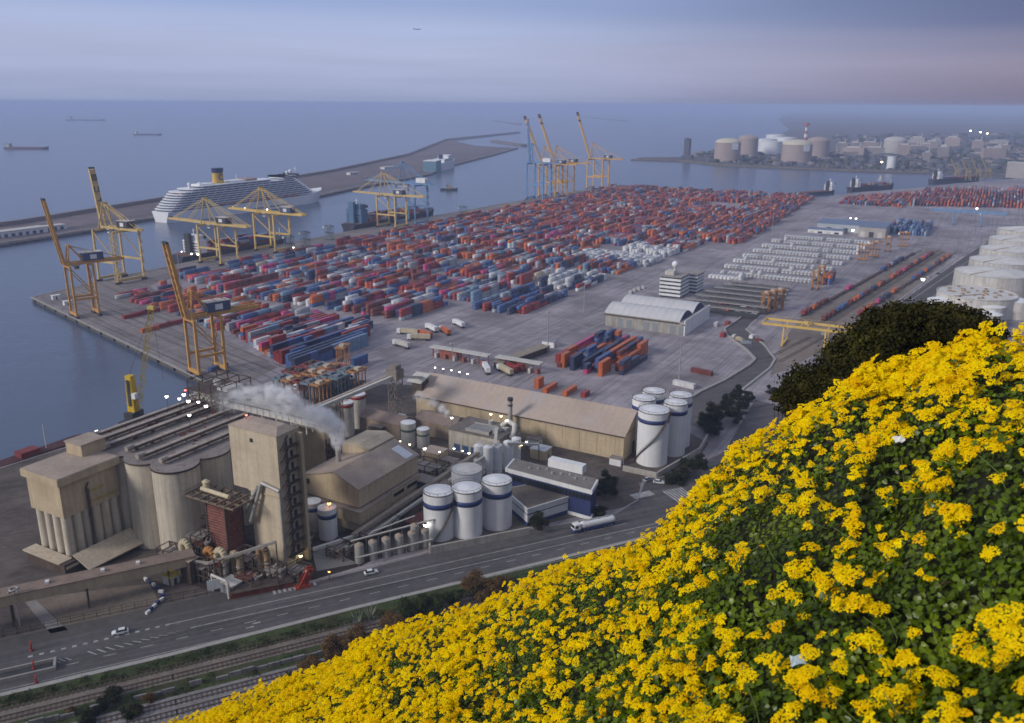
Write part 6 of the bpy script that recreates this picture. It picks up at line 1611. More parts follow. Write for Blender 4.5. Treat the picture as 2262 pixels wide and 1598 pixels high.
# trailers and boxes by the gate
def trailer(label, px, py, rz, col, box=True):
    p = at(px, py); t_ = thing('trailer_truck', label, 'truck', (p.x, p.y, 0), rz, 'trucks at the gate')
    m_ = MB(); m_.box(-1.2, -6, 1.0, 1.2, 6, 1.4); m_.build('chassis', dark_steel, t_)
    m_ = MB(); m_.box(-1.2, -6, 1.45, 1.2, 5.8, 4.0); m_.build('body', col, t_)
    m_ = MB(); m_.box(-1.2, 6.2, .7, 1.2, 8.6, 3.5); cb_ = m_.build('cab', white_wall, t_)
    m_ = MB(); m_.box(-1.05, 8.6, 2.0, 1.05, 8.66, 3.1); m_.build('windscreen', glass, cb_)
    for Y in (-4.8, -3.5, 5.2, 7.6): m_ = MB(); m_.tube((-1.25, Y, .5), (1.25, Y, .5), .5, 12); m_.build('wheel', dark_steel, t_)
for a in ((905, 740, R(100), CM['container_cream'], 'cream truck leftmost of the cluster before the gate'), (940, 745, R(70), CM['container_orange'], 'orange truck second in the cluster before the gate'), (955, 732, R(60), white_wall, 'white truck in the middle of the cluster before the gate'), (985, 738, R(55), CM['container_orange'], 'orange truck with pale roof before the gate'), (1015, 722, R(58), white_wall, 'white truck farthest in the cluster before the gate'), (930, 752, R(110), CM['container_cream'], 'tan truck lowest in the cluster before the gate'), (890, 768, R(75), pale_steel, 'long pale truck beside the first gate canopy'), (1075, 822, R(40), white_wall, 'white truck below the gate canopy behind the warehouse'), (1145, 815, R(60), CM['container_red'], 'red truck parked beside the lane islands'), (1130, 820, R(60), CM['container_red'], 'second red truck parked beside the lane islands'), (1118, 826, R(60), CM['container_cream'], 'cream truck parked beside the red pair')):
    trailer(a[4], a[0], a[1], a[2], a[3])
for k, (px, py) in enumerate(((1410, 640), (1420, 637), (1400, 644), (1392, 648))):
    p = at(px, py); m_ = MB(); m_.cbox(0, 0, .02, 2.4, 7, 1.2); m_.cbox(0, 0, 1.22, 2.0, 6.4, .3); oo = m_.build('flat_rack', pale_steel); oo.location = p; oo.rotation_euler.z = R(20)
    tag(oo, '%s folded pale flat rack lying beyond the arched warehouse' % ORD[k], 'flat rack', 'flat racks on the yard')

# weathered oil tanks at the right edge
for k, (X, Y, r, h, lab) in enumerate(((614, 304, 25.5, 14, 'nearest big weathered tank with open floating roof'), (622, 394, 27, 15, 'second big weathered white tank from the pine'), (628, 464, 25, 14.5, 'third big weathered white tank from the pine'), (634, 537, 25, 14.5, 'fourth big weathered white tank from the pine'), (640, 612, 25, 14.5, 'fifth big weathered white tank from the pine'), (646, 690, 25, 14.5, 'sixth big weathered white tank, farthest in the line'), (687, 395, 26, 15, 'weathered tank behind the second one at the frame edge'))):
    t_ = tank('oil_tank', lab, X, Y, r, h, None, mat=tank_old, roofm=tank_roof, rim=(k > 0), rh=(3.6 if k else .3), n=48, group='weathered oil tanks')
    m_ = MB(); m_.beam((r * .1, -r * .2, h + 3.2 if k else h + .6), (-r * .55, -r * .84, h + .5), .8, .2); m_.build('roof_walkway', M('rust_stain', (.33, .24, .16), .8, .2, .4), t_)
    if k == 0:
        m_ = MB(); m_.ring(0, 0, h - .1, h + .5, r - .4, .6, 48); m_.build('wind_girder', tank_old, t_)
        m_ = MB()
        for q_ in range(26): a = q_ * 2.4; rr = r * (.2 + .7 * ((q_ * 37) % 26) / 26); m_.cbox(rr * math.cos(a), rr * math.sin(a), h + .25, 2.6, 1.4, .8, a)
        m_.build('roof_fitting', M('rust_stain', (.33, .24, .16)), t_)
for (px, py, r, h, lab) in ((2080, 659, 9, 10, 'small white domed tank left of the open roofed tank'), (2190, 672, 9, 10, 'small white domed tank in front of the open roofed tank'), (2192, 690, 6.5, 9, 'smallest white domed tank below the open roofed tank'), (2245, 660, 10, 12, 'white domed tank at the right frame edge')):
    p = at(px, py, h + 1); tank('domed_tank', lab, p.x, p.y, r, h, None, mat=tank_old, rim=False, rh=2.2, group='small domed tanks')

# ------------------------------------------------------------------ far shore: gas terminal
for (px, py, r, h, mt, dm, lab) in ((1612, 359, 33, 48, gas_tank, gas_dome, 'left big tan gas tank with domed roof and white panel'), (1768, 363, 37, 46, gas_tank, gas_dome, 'right big tan gas tank with domed roof and white panel'), (1656, 347, 28, 50, gas_tank, gas_tank, 'brown gas tank half behind the left tan one'), (1812, 352, 30, 48, gas_tank, gas_tank, 'brown gas tank half behind the right tan one'), (1985, 346, 32, 44, M('gas_grey', (.43, .41, .39), .8, .08, .04), M('gas_grey', (.43, .41, .39)), 'lone pale gas tank with domed roof further right')):
    p = at(px, py, -.8); X, Y = p.x + VD.x * r, p.y + VD.y * r
    t_ = thing('gas_tank', lab, 'gas tank', (X, Y, -.8))
    m_ = MB(); m_.cyl(0, 0, 3, h, r, 40); m_.build('shell', mt, t_)
    m_ = MB(); m_.dome(0, 0, h + .02, r * .98, r * .33, 40); m_.build('dome', dm, t_)
    m_ = MB(); m_.ring(0, 0, 0, 3, r - 1.5, 3.5, 40); m_.build('base', pale_steel, t_)
    if 'panel' in lab:
        a = math.atan2(-VD.y, -VD.x) + .35; m_ = MB()
        m_.cbox(math.cos(a) * (r + .5), math.sin(a) * (r + .5), h * .66, 16, 1.2, 15, a + math.pi / 2); m_.build('panel', white_ship, t_)
p = at(1517, 350, -.8); t_ = thing('dock_tower', 'dark narrow tower standing at the peninsula tip', 'tower', (p.x, p.y, -.8))
m_ = MB(); m_.box(-7.5, -7.5, 0, 7.5, 7.5, 50); m_.build('wall', M('dark_slate', (.09, .095, .12), .8, .1, .1), t_)
m_ = MB(); m_.box(-8, -8, 50, 8, 8, 51.5); m_.box(-3, -3, 51.5, 3, 3, 54); m_.build('roof', dark_steel, t_)
m_ = MB(); m_.box(-14, -10, 0, -7.6, 9, 7); m_.box(7.6, -10, 0, 16, 9, 9); m_.build('annexe', M('dark_slate', (.09, .095, .12)), t_)
p = at(1967, 374, -.8); t_ = thing('water_tower', 'white cylinder tower at the shore below the lone gas tank', 'tower', (p.x, p.y, -.8))
m_ = MB(); m_.cyl(0, 0, 0, 27, 9.5, 24); m_.build('shell', white_wall, t_)
m_ = MB(); m_.cyl(0, 0, 27, 28.2, 10, 24); m_.build('cap', white_ship, t_)
p = at(1778, 318, -.8); t_ = thing('red_white_mast', 'red and white banded mast behind the right tan gas tank', 'mast', (p.x, p.y, -.8))
for k in range(6): m_ = MB(); m_.cyl(0, 0, k * 12, k * 12 + 12, 7.5 - k * .8, 12); m_.build('band', white_ship if k % 2 == 0 else M('mast_red', (.38, .10, .08), .6, .05, .1), t_)
m_ = MB(); m_.cyl(0, 0, 66, 76, 10, 14); m_.build('platform', MATS['mast_red'], t_)
RF = random.Random(4)
dep = [(RF.uniform(1665, 1960), RF.uniform(322, 345), RF.uniform(12, 22), RF.uniform(10, 18)) for k in range(15)] + [(1690, 335, 34, 38), (1712, 322, 34, 38), (1700, 342, 34, 38), (1735, 330, 34, 38)]
for k, (px, py, r, h) in enumerate(sorted(dep)):
    p = at(px, py, -.8)
    t_ = thing('depot_tank', '%s pale depot tank from the left behind the tan gas tanks' % ORD[k], 'tank', (p.x, p.y, -.8), 0, 'depot tanks behind the gas tanks')
    m_ = MB(); m_.cyl(0, 0, 0, h, r, 24); m_.build('shell', white_paint, t_)
    m_ = MB(); m_.cyl(0, 0, h + .02, h + 2.5, r, 24, 1.0); m_.build('roof', tank_roof, t_)
M('far_shed_wall', (.26, .23, .22), .85, .15, .02)
pbl = [(RF.uniform(1990, 2215), RF.uniform(322, 356)) if RF.random() > .3 else (RF.uniform(1850, 2000), RF.uniform(335, 350)) for k in range(30)]
for k, (px, py) in enumerate(sorted(pbl)):
    p = at(px, py, -.8); wx, wy, h = RF.uniform(14, 60), RF.uniform(14, 40), RF.uniform(8, 34)
    t_ = thing('plant_block', '%s hazy block of the far plant counted from the left' % ORD[k], 'building', (p.x, p.y, -.8), RF.uniform(0, .5), 'blocks of the far plant')
    m_ = MB(); m_.cbox(0, 0, 0, wx, wy, h); m_.build('wall', RF.choice((gas_tank, gas_tank, MATS['tan_grey_wall'], MATS['far_shed_wall'])), t_)
    m_ = MB(); m_.cbox(0, 0, h, wx * .6, wy * .6, h * .12); m_.build('roof', pale_steel, t_)
    m_ = MB(); m_.cyl(wx * .3, 0, h, h + RF.uniform(4, 18), 2.2, 8); m_.build('vent', grey_steel, t_)
# low buildings and trees of the far shore, too many and faint to count
V_, F_, MI_ = [], [], []
for k in range(1500):
    if k < 1100: px, py = RF.uniform(1480, 2262), RF.uniform(338, 384)
    elif k < 1900: px, py = RF.uniform(1850, 2262), RF.uniform(300, 350)
    else: px, py = RF.uniform(1760, 2262), RF.uniform(252, 300)
    if py > 352 + (px - 1395) * .045: continue
    if py > 345 and px < 1560: continue
    p = at(px, py, -.8)
    if p.x < -160 + (p.y - 1900) * -.08: continue
    D = (p - CAM).length; wx, wy, h = RF.uniform(5, 22) * D / 2400, RF.uniform(5, 22) * D / 2400, RF.uniform(3, 9) * min(D / 2400, 3)
    if py > 375: h *= .5
    n = len(V_); c_, s_ = math.cos(k), math.sin(k)
    for z in (-.8, -.8 + h):
        for a, b_ in ((-1, -1), (1, -1), (1, 1), (-1, 1)): V_.append((p.x + (a * wx * c_ - b_ * wy * s_) / 2, p.y + (a * wx * s_ + b_ * wy * c_) / 2, z))
    F_ += [(n + 4, n + 5, n + 6, n + 7), (n, n + 1, n + 5, n + 4), (n + 1, n + 2, n + 6, n + 5), (n + 2, n + 3, n + 7, n + 6), (n + 3, n, n + 4, n + 7)]
    MI_ += [RF.choice((0, 1, 1, 2, 2, 2, 3, 3, 3))] * 5
me = np_mesh('far_buildings', V_, F_); me.polygons.foreach_set('material_index', MI_)
tag(link('far_buildings', me, [M('far_shed', (.22, .19, .18), .9, .2, .02), M('far_roof', (.13, .11, .11), .9, .2, .02), M('far_trees', (.05, .06, .03), .95, .3, .02), MATS['dark_slate']]), 'hazy sprawl of low sheds and trees over the far shore', 'buildings', kind='stuff')
for k, (px, py) in enumerate(((2112, 398), (2136, 399), (2158, 398), (2180, 396))):
    p = at(px, py); t_ = thing('dock_crane', '%s of the four small yellow dock cranes at the far right' % ('leftmost', 'second', 'third', 'rightmost')[k], 'dock crane', (p.x, p.y, 0), R(25), 'small far dock cranes')
    m_ = MB(); [m_.beam((X, Y, 0), (X * .5, Y * .5, 14), 1.4) for X in (-5, 5) for Y in (-5, 5)]; m_.build('portal', M('far_crane_tan', (.30, .235, .13), .8, .1, .1), t_)
    m_ = MB(); m_.box(-4, -3, 14, 5, 3, 20); m_.build('house', MATS['far_crane_tan'], t_)
    m_ = MB(); m_.beam((-3, 0, 18), (-16, 0, 40), 2.2); m_.beam((3, 0, 20), (-2, 0, 30), 1.2); m_.beam((-2, 0, 30), (-16, 0, 40), .6); m_.build('jib', MATS['far_crane_tan'], t_)
p = at(2245, 395); plant_box('grain_shed', 'pale tall block at the right edge beyond the far containers', 'building', p.x, p.y + 30, 40, 40, 30, MATS['tan_grey_wall'], pale_steel)

# ------------------------------------------------------------------ vehicles on the road
def car(label, loc, rz, col):
    t_ = thing('car', label, 'car', loc, rz, 'cars')
    prof = [(-2.1, .35), (-2.1, .75), (-1.95, .9), (-1.2, .95), (1.1, .95), (1.9, .80), (2.12, .62), (2.12, .35)]
    m_ = MB(); m_.loft([[(x, s_ * .86, z) for x, z in prof] for s_ in (-1, -.93, .93, 1)] if False else [[(x, -.86, z) for x, z in prof], [(x, .86, z) for x, z in prof]]); m_.build('body', col, t_)
    cab = [(-1.75, .95), (-1.25, 1.42), (.35, 1.44), (1.05, .95)]
    m_ = MB(); m_.loft([[(x, -.80 + .16 * (z > 1), z) for x, z in cab], [(x, .80 - .16 * (z > 1), z) for x, z in cab]]); m_.build('cabin', glass, t_)
    m_ = MB(); m_.box(-1.25, -.62, 1.43, .35, .62, 1.49); m_.build('roof', col, t_)
    for X in (-1.3, 1.35):
        for Y in (-.86, .86):
            m_ = MB(); m_.tube((X, Y - .1, .33), (X, Y + .1, .33), .33, 14); w_ = m_.build('wheel', dark_steel, t_)
            m_ = MB(); m_.tube((X, Y - .11, .33), (X, Y + .11, .33), .18, 10); m_.build('rim', grey_steel, w_)
    for Y in (-.6, .6): m_ = MB(); m_.box(2.1, Y - .18, .6, 2.15, Y + .18, .74); m_.build('headlight', white_ship, t_)
    return t_
rzr = math.atan2(RD.y, RD.x)
p = at(266, 1400); car('white car driving on the empty road at the bottom left', (p.x, p.y, .012), rzr + math.pi, white_paint)
for px, py, col, rz, lab in ((1455, 1068, white_paint, .3, 'tiny white car parked by the bund wall corner'), (820, 1268, white_paint, rzr, 'small white van at the road edge below the small silos'), (2052, 613, white_paint, 1.2, 'white car on the dark road at the right'), (1642, 915, dark_steel, 1.0, 'dark car on the road by the trees'), (2072, 606, dark_steel, 1.2, 'dark car following on the road at the right'), (1430, 1062, M('car_silver', (.4, .4, .42), .4, .05, .5), 1.3, 'silver car parked near the bund wall')):
    q_ = at(px, py); car(lab, (q_.x, q_.y, .018), rz, col)
p = at(1312, 1168); tk = thing('tanker_truck', 'white tanker truck with blue cab driving along the road', 'tanker truck', (p.x, p.y, .02), rzr + math.pi)
m_ = MB(); m_.tube((-7, 0, 2.35), (4.6, 0, 2.35), 1.28, 20); m_.ball((-7, 0, 2.35), 1.25, 14, 7); m_.ball((4.6, 0, 2.35), 1.25, 14, 7); tb_ = m_.build('tank', white_paint, tk)
m_ = MB(); m_.box(-6.5, -.3, 3.62, 4, .3, 3.75); [m_.cyl(X, 0, 3.6, 3.95, .35, 10) for X in (-5, -1.5, 2)]; m_.build('walkway', grey_steel, tb_)
m_ = MB(); m_.box(-8, -1.0, .9, 5.2, 1.0, 1.2); m_.build('chassis', dark_steel, tk)
m_ = MB(); m_.loft([[(5.8, -1.2, .6), (8.3, -1.2, .6), (8.35, -1.2, 1.9), (7.9, -1.2, 3.3), (5.8, -1.2, 3.4)], [(5.8, 1.2, .6), (8.3, 1.2, .6), (8.35, 1.2, 1.9), (7.9, 1.2, 3.3), (5.8, 1.2, 3.4)]]); cb_ = m_.build('cab', white_paint, tk)
m_ = MB(); m_.box(8.1, -1.05, 2.0, 8.32, 1.05, 3.0); m_.box(6.8, -1.22, 2.0, 7.8, 1.22, 2.9); m_.build('windscreen', glass, cb_)
m_ = MB(); m_.box(5.6, -1.23, .62, 8.42, 1.23, 1.5); m_.build('skirt', blue_band, cb_)
m_ = MB(); m_.box(-7.6, 1.0, .55, 4.6, 1.18, 1.5); m_.box(-7.6, -1.18, .55, 4.6, -1.0, 1.5); m_.build('side_guard', blue_band, tk)
for X in (-6.6, -5.3, -4.0, 4.4, 7.2):
    for Y in (-1.0, 1.0): m_ = MB(); m_.tube((X, Y - .18, .52), (X, Y + .18, .52), .52, 16); w_ = m_.build('wheel', dark_steel, tk); m_ = MB(); m_.tube((X, Y - .2, .52), (X, Y + .2, .52), .25, 10); m_.build('rim', grey_steel, w_)
# road works posts
for k, (px, py) in enumerate(((70, 1438), (75, 1478), (80, 1508))):
    p = at(px, py); t_ = thing('traffic_post', '%s red and white post by the underpass mouth' % ('farther', 'middle', 'nearer')[k], 'post', p, 0, 'red posts by the underpass')
    m_ = MB(); m_.cbox(0, 0, .02, .8, .8, .3); m_.build('foot', M('traffic_red', (.30, .05, .035), .7, .2, .5), t_)
    m_ = MB(); m_.cyl(0, 0, .3, 2.2 - .4 * k, .22, 10); m_.build('shaft', MATS['traffic_red'], t_)
    m_ = MB(); m_.box(-.3, -.06, 2.2 - .4 * k, .4, .08, 3.0 - .4 * k); m_.build('panel', MATS['traffic_red'], t_)
# tall lighting masts
for k, (px, py, h) in enumerate(((1500, 838, 30), (45, 1385, 12), (1290, 690, 30), (700, 640, 30), (1210, 780, 25), (400, 640, 30), (1705, 520, 30), (1010, 560, 30), (1000, 830, 18))):
    p = at(px, py); t_ = thing('light_mast', '%s tall lighting mast %s' % (('slim', 'short', 'grey', 'thin', 'plain', 'single', 'lone', 'far', 'low')[k], ('on the empty yard above the five tanks', 'beside the sloping conveyor', 'at the edge of the open yard by the arched warehouse', 'among the containers behind the front block', 'near the gate hut', 'among the containers near the near crane', 'left of the white rows', 'in the middle of the container field', 'behind the long warehouse')[k]), 'light mast', p, 0, 'light masts')
    m_ = MB(); m_.cyl(0, 0, 0, h, .4 if h > 20 else .2, 8, .16); m_.build('pole', grey_steel, t_)
    m_ = MB(); m_.ring(0, 0, h - .4, h + .1, .9, .3, 10); [m_.cbox(1.3 * math.cos(a), 1.3 * math.sin(a), h - .8, .7, .4, .6, a) for a in (0, 1.57, 3.14, 4.71)]; m_.build('head', grey_steel, t_)

# parked cars behind the arched warehouse and by the office tower
cm_ = [white_paint, MATS['car_silver'], dark_steel, M('car_red', (.25, .04, .04), .4, .05, .5), M('car_blue', (.06, .09, .2), .4, .05, .5)]
for k in range(16):
    q_ = at(1588 + (k % 8) * 11, 668 + (k % 8) * 2.2 + (k // 8) * 12)
    car('%s %s car of the %s parked row behind the arched warehouse' % (ORD[k % 8], ('white', 'silver', 'black', 'red', 'blue')[(k * 3) % 5], 'rear' if k < 8 else 'front'), (q_.x, q_.y, .01), R(20), cm_[(k * 3) % 5])
for k in range(5):
    q_ = at(1345 + k * 22, 792 - k * 14); m_ = MB(); m_.cbox(0, 0, .02, 2.4, 6, 1.0 + .4 * (k % 2)); m_.cbox(.2, .5, 1.02 + .4 * (k % 2), 1.8, 4, .5); oo = m_.build('cargo_pallet', (pale_steel, CM['container_cream'], CM['container_grey'], white_wall, CM['container_brown'])[k]); oo.location = at(1620 + k * 14, 745 + (k * 7) % 20); oo.rotation_euler.z = k
    tag(oo, '%s low pile of goods beside the winding road' % ORD[k], 'goods pile', 'goods beside the winding road')
# ------------------------------------------------------------------ flowering bank in front of the viewer
CREST = [(60, 1790, 8.6), (230, 1690, 8.0), (385, 1604, 7.4), (500, 1556, 7.1), (650, 1500, 6.7), (800, 1422, 6.4), (1000, 1347, 6.0), (1200, 1277, 5.5), (1400, 1197, 5.0), (1490, 1135, 4.6), (1545, 1060, 4.3), (1620, 985, 4.0), (1760, 908, 3.7), (1880, 850, 3.5), (1970, 835, 3.35), (2050, 790, 3.2), (2130, 758, 3.1), (2262, 748, 2.9), (2500, 700, 2.6), (2900, 670, 2.3)]
NEARD = [(0, 6.2), (300, 5.2), (600, 4.0), (1000, 3.0), (1400, 2.35), (1800, 1.9), (2262, 1.62), (2900, 1.4)]
def lerp_tab(tab, x):
    for (a, b_), (c, d) in zip(tab[:-1], tab[1:]):
        if x <= c: return b_ + (d - b_) * (x - a) / (c - a)
    return tab[-1][1]
CREST = [(a, b_ + .066 * FOC / c, c) for a, b_, c in CREST]
cp = np.array([list(near(*c)) for c in CREST])
np_ = np.array([list(near(c[0] * .97 + 30, 1830, lerp_tab(NEARD, c[0]) * .86)) for c in CREST])
u_ = np.linspace(0, 1, len(CREST))
def bank_pt(s, v):
    """s along the crest, v from the crest (0) towards the viewer (1); negative v runs over the far side."""
    i = min(max(s, 0), .9999) * (len(CREST) - 1); k = int(i); f = i - k
    f = f * f * (3 - 2 * f) * .5 + f * .5
    c = cp[k] * (1 - f) + cp[k + 1] * f; n = np_[k] * (1 - f) + np_[k + 1] * f
    if v >= 0:
        p = c * (1 - v) + n * v
        p = p + np.array([0, 0, .16 * math.sin(min(v, 1) * math.pi) * .6 - .10 * max(0, 1 - v * 6) ** 2])
    else:
        o_ = c - np.array(CAM); o_[2] = 0; o_ /= np.linalg.norm(o_)
        w_ = -v * 6
        p = c + o_ * w_ * .55 + np.array([0, 0, -.10 - .5 * w_ - .25 * w_ * w_])
    bx = .035 * math.sin(p[0] * 5.1 + p[1] * 3.3) + .03 * math.sin(p[0] * 9.7 - p[1] * 7.9) + .02 * math.sin(p[1] * 17)
    p = p + np.array([0, 0, bx])
    return p
NS, NV = 110, 64
vv = np.concatenate([np.linspace(-1.3, -.02, 16), np.linspace(0, 1.25, NV - 16)])
Vb = np.array([bank_pt(i / (NS - 1), v) for i in range(NS) for v in vv])
Fb = [(i * NV + j, (i + 1) * NV + j, (i + 1) * NV + j + 1, i * NV + j + 1) for i in range(NS - 1) for j in range(NV - 1)]
me = np_mesh('flower_bank', Vb, Fb)
me.polygons.foreach_set('use_smooth', [True] * len(Fb))
tag(link('flower_bank', me, M('bank_soil', (.022, .026, .012), .95, .4, 3.0, fine=.3)), kind='structure')

def leaf_mat(name, c1, c2, c3, scale, trans=.25, rough=.5, RND=.7):
    m = bpy.data.materials.new(name); m.use_nodes = True
    t = m.node_tree; b = t.nodes['Principled BSDF']
    g = t.nodes.new('ShaderNodeNewGeometry'); n = t.nodes.new('ShaderNodeTexNoise')
    n.inputs['Scale'].default_value = scale; n.inputs['Detail'].default_value = 4.0
    t.links.new(g.outputs['Position'], n.inputs[0])
    rmp = t.nodes.new('ShaderNodeValToRGB'); e = rmp.color_ramp.elements
    e[0].position = .3; e[0].color = (*c1, 1); e[1].position = .72; e[1].color = (*c3, 1)
    k = e.new(.5); k.color = (*c2, 1)
    t.links.new(n.outputs[0], rmp.inputs[0])
    ri = t.nodes.new('ShaderNodeMath'); ri.operation = 'MULTIPLY_ADD'
    t.links.new(g.outputs['Random Per Island'], ri.inputs[0]); ri.inputs[1].default_value = RND; ri.inputs[2].default_value = 1 - RND / 2
    sc = t.nodes.new('ShaderNodeVectorMath'); sc.operation = 'SCALE'
    t.links.new(rmp.outputs[0], sc.inputs[0]); t.links.new(ri.outputs[0], sc.inputs['Scale'])
    t.links.new(sc.outputs[0], b.inputs['Base Color'])
    b.inputs['Roughness'].default_value = rough
    b.inputs['Specular IOR Level'].default_value = .35 if rough < .5 else .08
    tr = t.nodes.new('ShaderNodeBsdfTranslucent'); t.links.new(sc.outputs[0], tr.inputs[0])
    mx = t.nodes.new('ShaderNodeMixShader'); mx.inputs[0].default_value = trans
    t.links.new(b.outputs[0], mx.inputs[1]); t.links.new(tr.outputs[0], mx.inputs[2])
    t.links.new(mx.outputs[0], t.nodes['Material Output'].inputs[0])
    return m
leaf_green = leaf_mat('ivy_leaf', (.040, .070, .003), (.110, .170, .005), (.25, .33, .010), 4.0, .30, .34)
petal = leaf_mat('yellow_petal', (.86, .50, .001), (.92, .66, .001), (.95, .75, .002), 14.0, .12, .7, RND=.22)

def frames(nrm, rot):
    """orthonormal frames (x, y, z=normal) for arrays of normals and spin angles"""
    z = nrm / np.linalg.norm(nrm, axis=1, keepdims=True)
    h = np.where(np.abs(z[:, 2:3]) < .9, np.array([[0, 0, 1.0]]), np.array([[1.0, 0, 0]]))
    x = np.cross(h, z); x /= np.linalg.norm(x, axis=1, keepdims=True)
    y = np.cross(z, x)
    c, s = np.cos(rot)[:, None], np.sin(rot)[:, None]
    return x * c + y * s, y * c - x * s, z
def scatter(T, F, pos, X, Y, Z, size):
    """copies a template (verts T, quads F) to every frame"""
    n, k = len(pos), len(T)
    sz = size[:, None, None]
    V = pos[:, None, :] + sz * (X[:, None, :] * T[None, :, 0:1] + Y[:, None, :] * T[None, :, 1:2] + Z[:, None, :] * T[None, :, 2:3])
    Fa = (np.arange(n)[:, None, None] * k + np.asarray(F)[None]).reshape(-1, len(F[0]))
    return V.reshape(-1, 3), Fa
LEAF = np.array([(0, 0, 0), (0, .5, -.06), (0, 1.0, -.16), (-.40, -.08, .05), (-.54, .42, .04), (-.26, .86, -.06), (.40, -.08, .05), (.54, .42, .04), (.26, .86, -.06)])
LEAFF = [(0, 1, 4, 3), (1, 2, 5, 4), (0, 6, 7, 1), (1, 7, 8, 2)]
def bank_arr(s, v):
    s, v = np.asarray(s, float), np.asarray(v, float)
    i = np.clip(s, 0, .9999) * (len(CREST) - 1); k = i.astype(int); f = i - k
    f = (f * f * (3 - 2 * f) * .5 + f * .5)[:, None]
    c = cp[k] * (1 - f) + cp[k + 1] * f; n = np_[k] * (1 - f) + np_[k + 1] * f
    vc = v[:, None]
    a = c * (1 - vc) + n * vc
    a[:, 2] += .16 * np.sin(np.minimum(v, 1) * math.pi) * .6 - .10 * np.maximum(0, 1 - v * 6) ** 2
    o_ = c - np.array(CAM)[None]; o_[:, 2] = 0; o_ /= np.linalg.norm(o_, axis=1, keepdims=True)
    w_ = -v * 6
    b = c + o_ * (w_ * .55)[:, None]; b[:, 2] += -.10 - .5 * w_ - .25 * w_ * w_
    p = np.where(vc >= 0, a, b)
    p[:, 2] += .035 * np.sin(p[:, 0] * 5.1 + p[:, 1] * 3.3) + .03 * np.sin(p[:, 0] * 9.7 - p[:, 1] * 7.9) + .02 * np.sin(p[:, 1] * 17)
    return p
def sample_bank(n, vmin=-.12, vmax=1.15, smin=.02, smax=.98):
    s = rng.uniform(smin, smax, n); v = rng.uniform(vmin, vmax, n)
    P = bank_arr(s, v)
    e = 1e-3
    Pu = bank_arr(np.minimum(s + e, .999), v); Pv = bank_arr(s, v + e)
    N_ = np.cross(Pu - P, Pv - P); N_ /= np.linalg.norm(N_, axis=1, keepdims=True)
    N_[N_[:, 2] < 0] *= -1
    return s, v, P, N_
# leaves, drawn so that every square metre gets the same cover
s, v, P, N_ = sample_bank(230000)
ds = np.linalg.norm(np.gradient(cp, axis=0), axis=1)
wgt = np.interp(s, u_, ds) * np.interp(s, u_, np.linalg.norm(cp - np_, axis=1)) / ((P - np.array(CAM)) @ np.array(FW)) ** 1.2; wgt /= np.percentile(wgt, 92)
keep = rng.random(len(s)) < np.clip(wgt, 0, 1)
s, v, P, N_ = s[keep], v[keep], P[keep], N_[keep]; print('leaves', len(P))
n = len(P)
nr = N_ + rng.normal(0, .42, (n, 3)) + np.array(CAM - Vector((0, 0, 0)))[None] * 0
X, Y, Z = frames(nr, rng.uniform(0, 6.283, n))
Pl = P + N_ * (rng.random((n, 1)) ** 1.2 * .07) + np.array([0, 0, .01])
V1, F1 = scatter(LEAF, LEAFF, Pl, X, Y, Z, rng.uniform(.0075, .0165, n))
tag(link('leafy_ground_cover', np_mesh('leafy_ground_cover', V1, F1), leaf_green), 'dense dark green leaves covering the near bank', 'ground cover', kind='stuff')

# flower heads: flat domed umbels of many florets
FLO = np.array([(-.5, -.36, .06), (.5, -.42, 0), (.46, .44, .08), (-.42, .5, .02), (-.1, -.55, .22), (.12, .52, .22), (.1, .5, -.2), (-.12, -.5, -.2)])
FLOF = [(0, 1, 2, 3), (4, 7, 6, 5)]
def umbel(nf, seed, spread):
    r_ = np.random.default_rng(seed)
    a = r_.uniform(0, 6.283, nf); r = np.sqrt(r_.random(nf)) * spread
    lob = 1 + .22 * np.sin(a * 3 + seed) + .14 * np.sin(a * 5 - seed)
    pos = np.stack([r * lob * np.cos(a), r * lob * np.sin(a) * .86, .20 - .26 * r * r + r_.normal(0, .035, nf)], 1)
    nr = np.stack([pos[:, 0] * .4, pos[:, 1] * .4, np.ones(nf)], 1) + r_.normal(0, .22, (nf, 3))
    X, Y, Z = frames(nr, r_.uniform(0, 6.283, nf))
    V, F = scatter(FLO, FLOF, pos, X, Y, Z, r_.uniform(.8, 1.3, nf) * (2.0 / math.sqrt(nf)))
    # stalk of the head
    st_ = np.array([(-.04, 0, -1.4), (.04, 0, -1.4), (.05, 0, .3), (-.05, 0, .3)])
    return V, F
UMB = [umbel(130, i, 1.0) for i in range(6)]
UMBL = [umbel(40, 20 + i, .95) for i in range(4)]
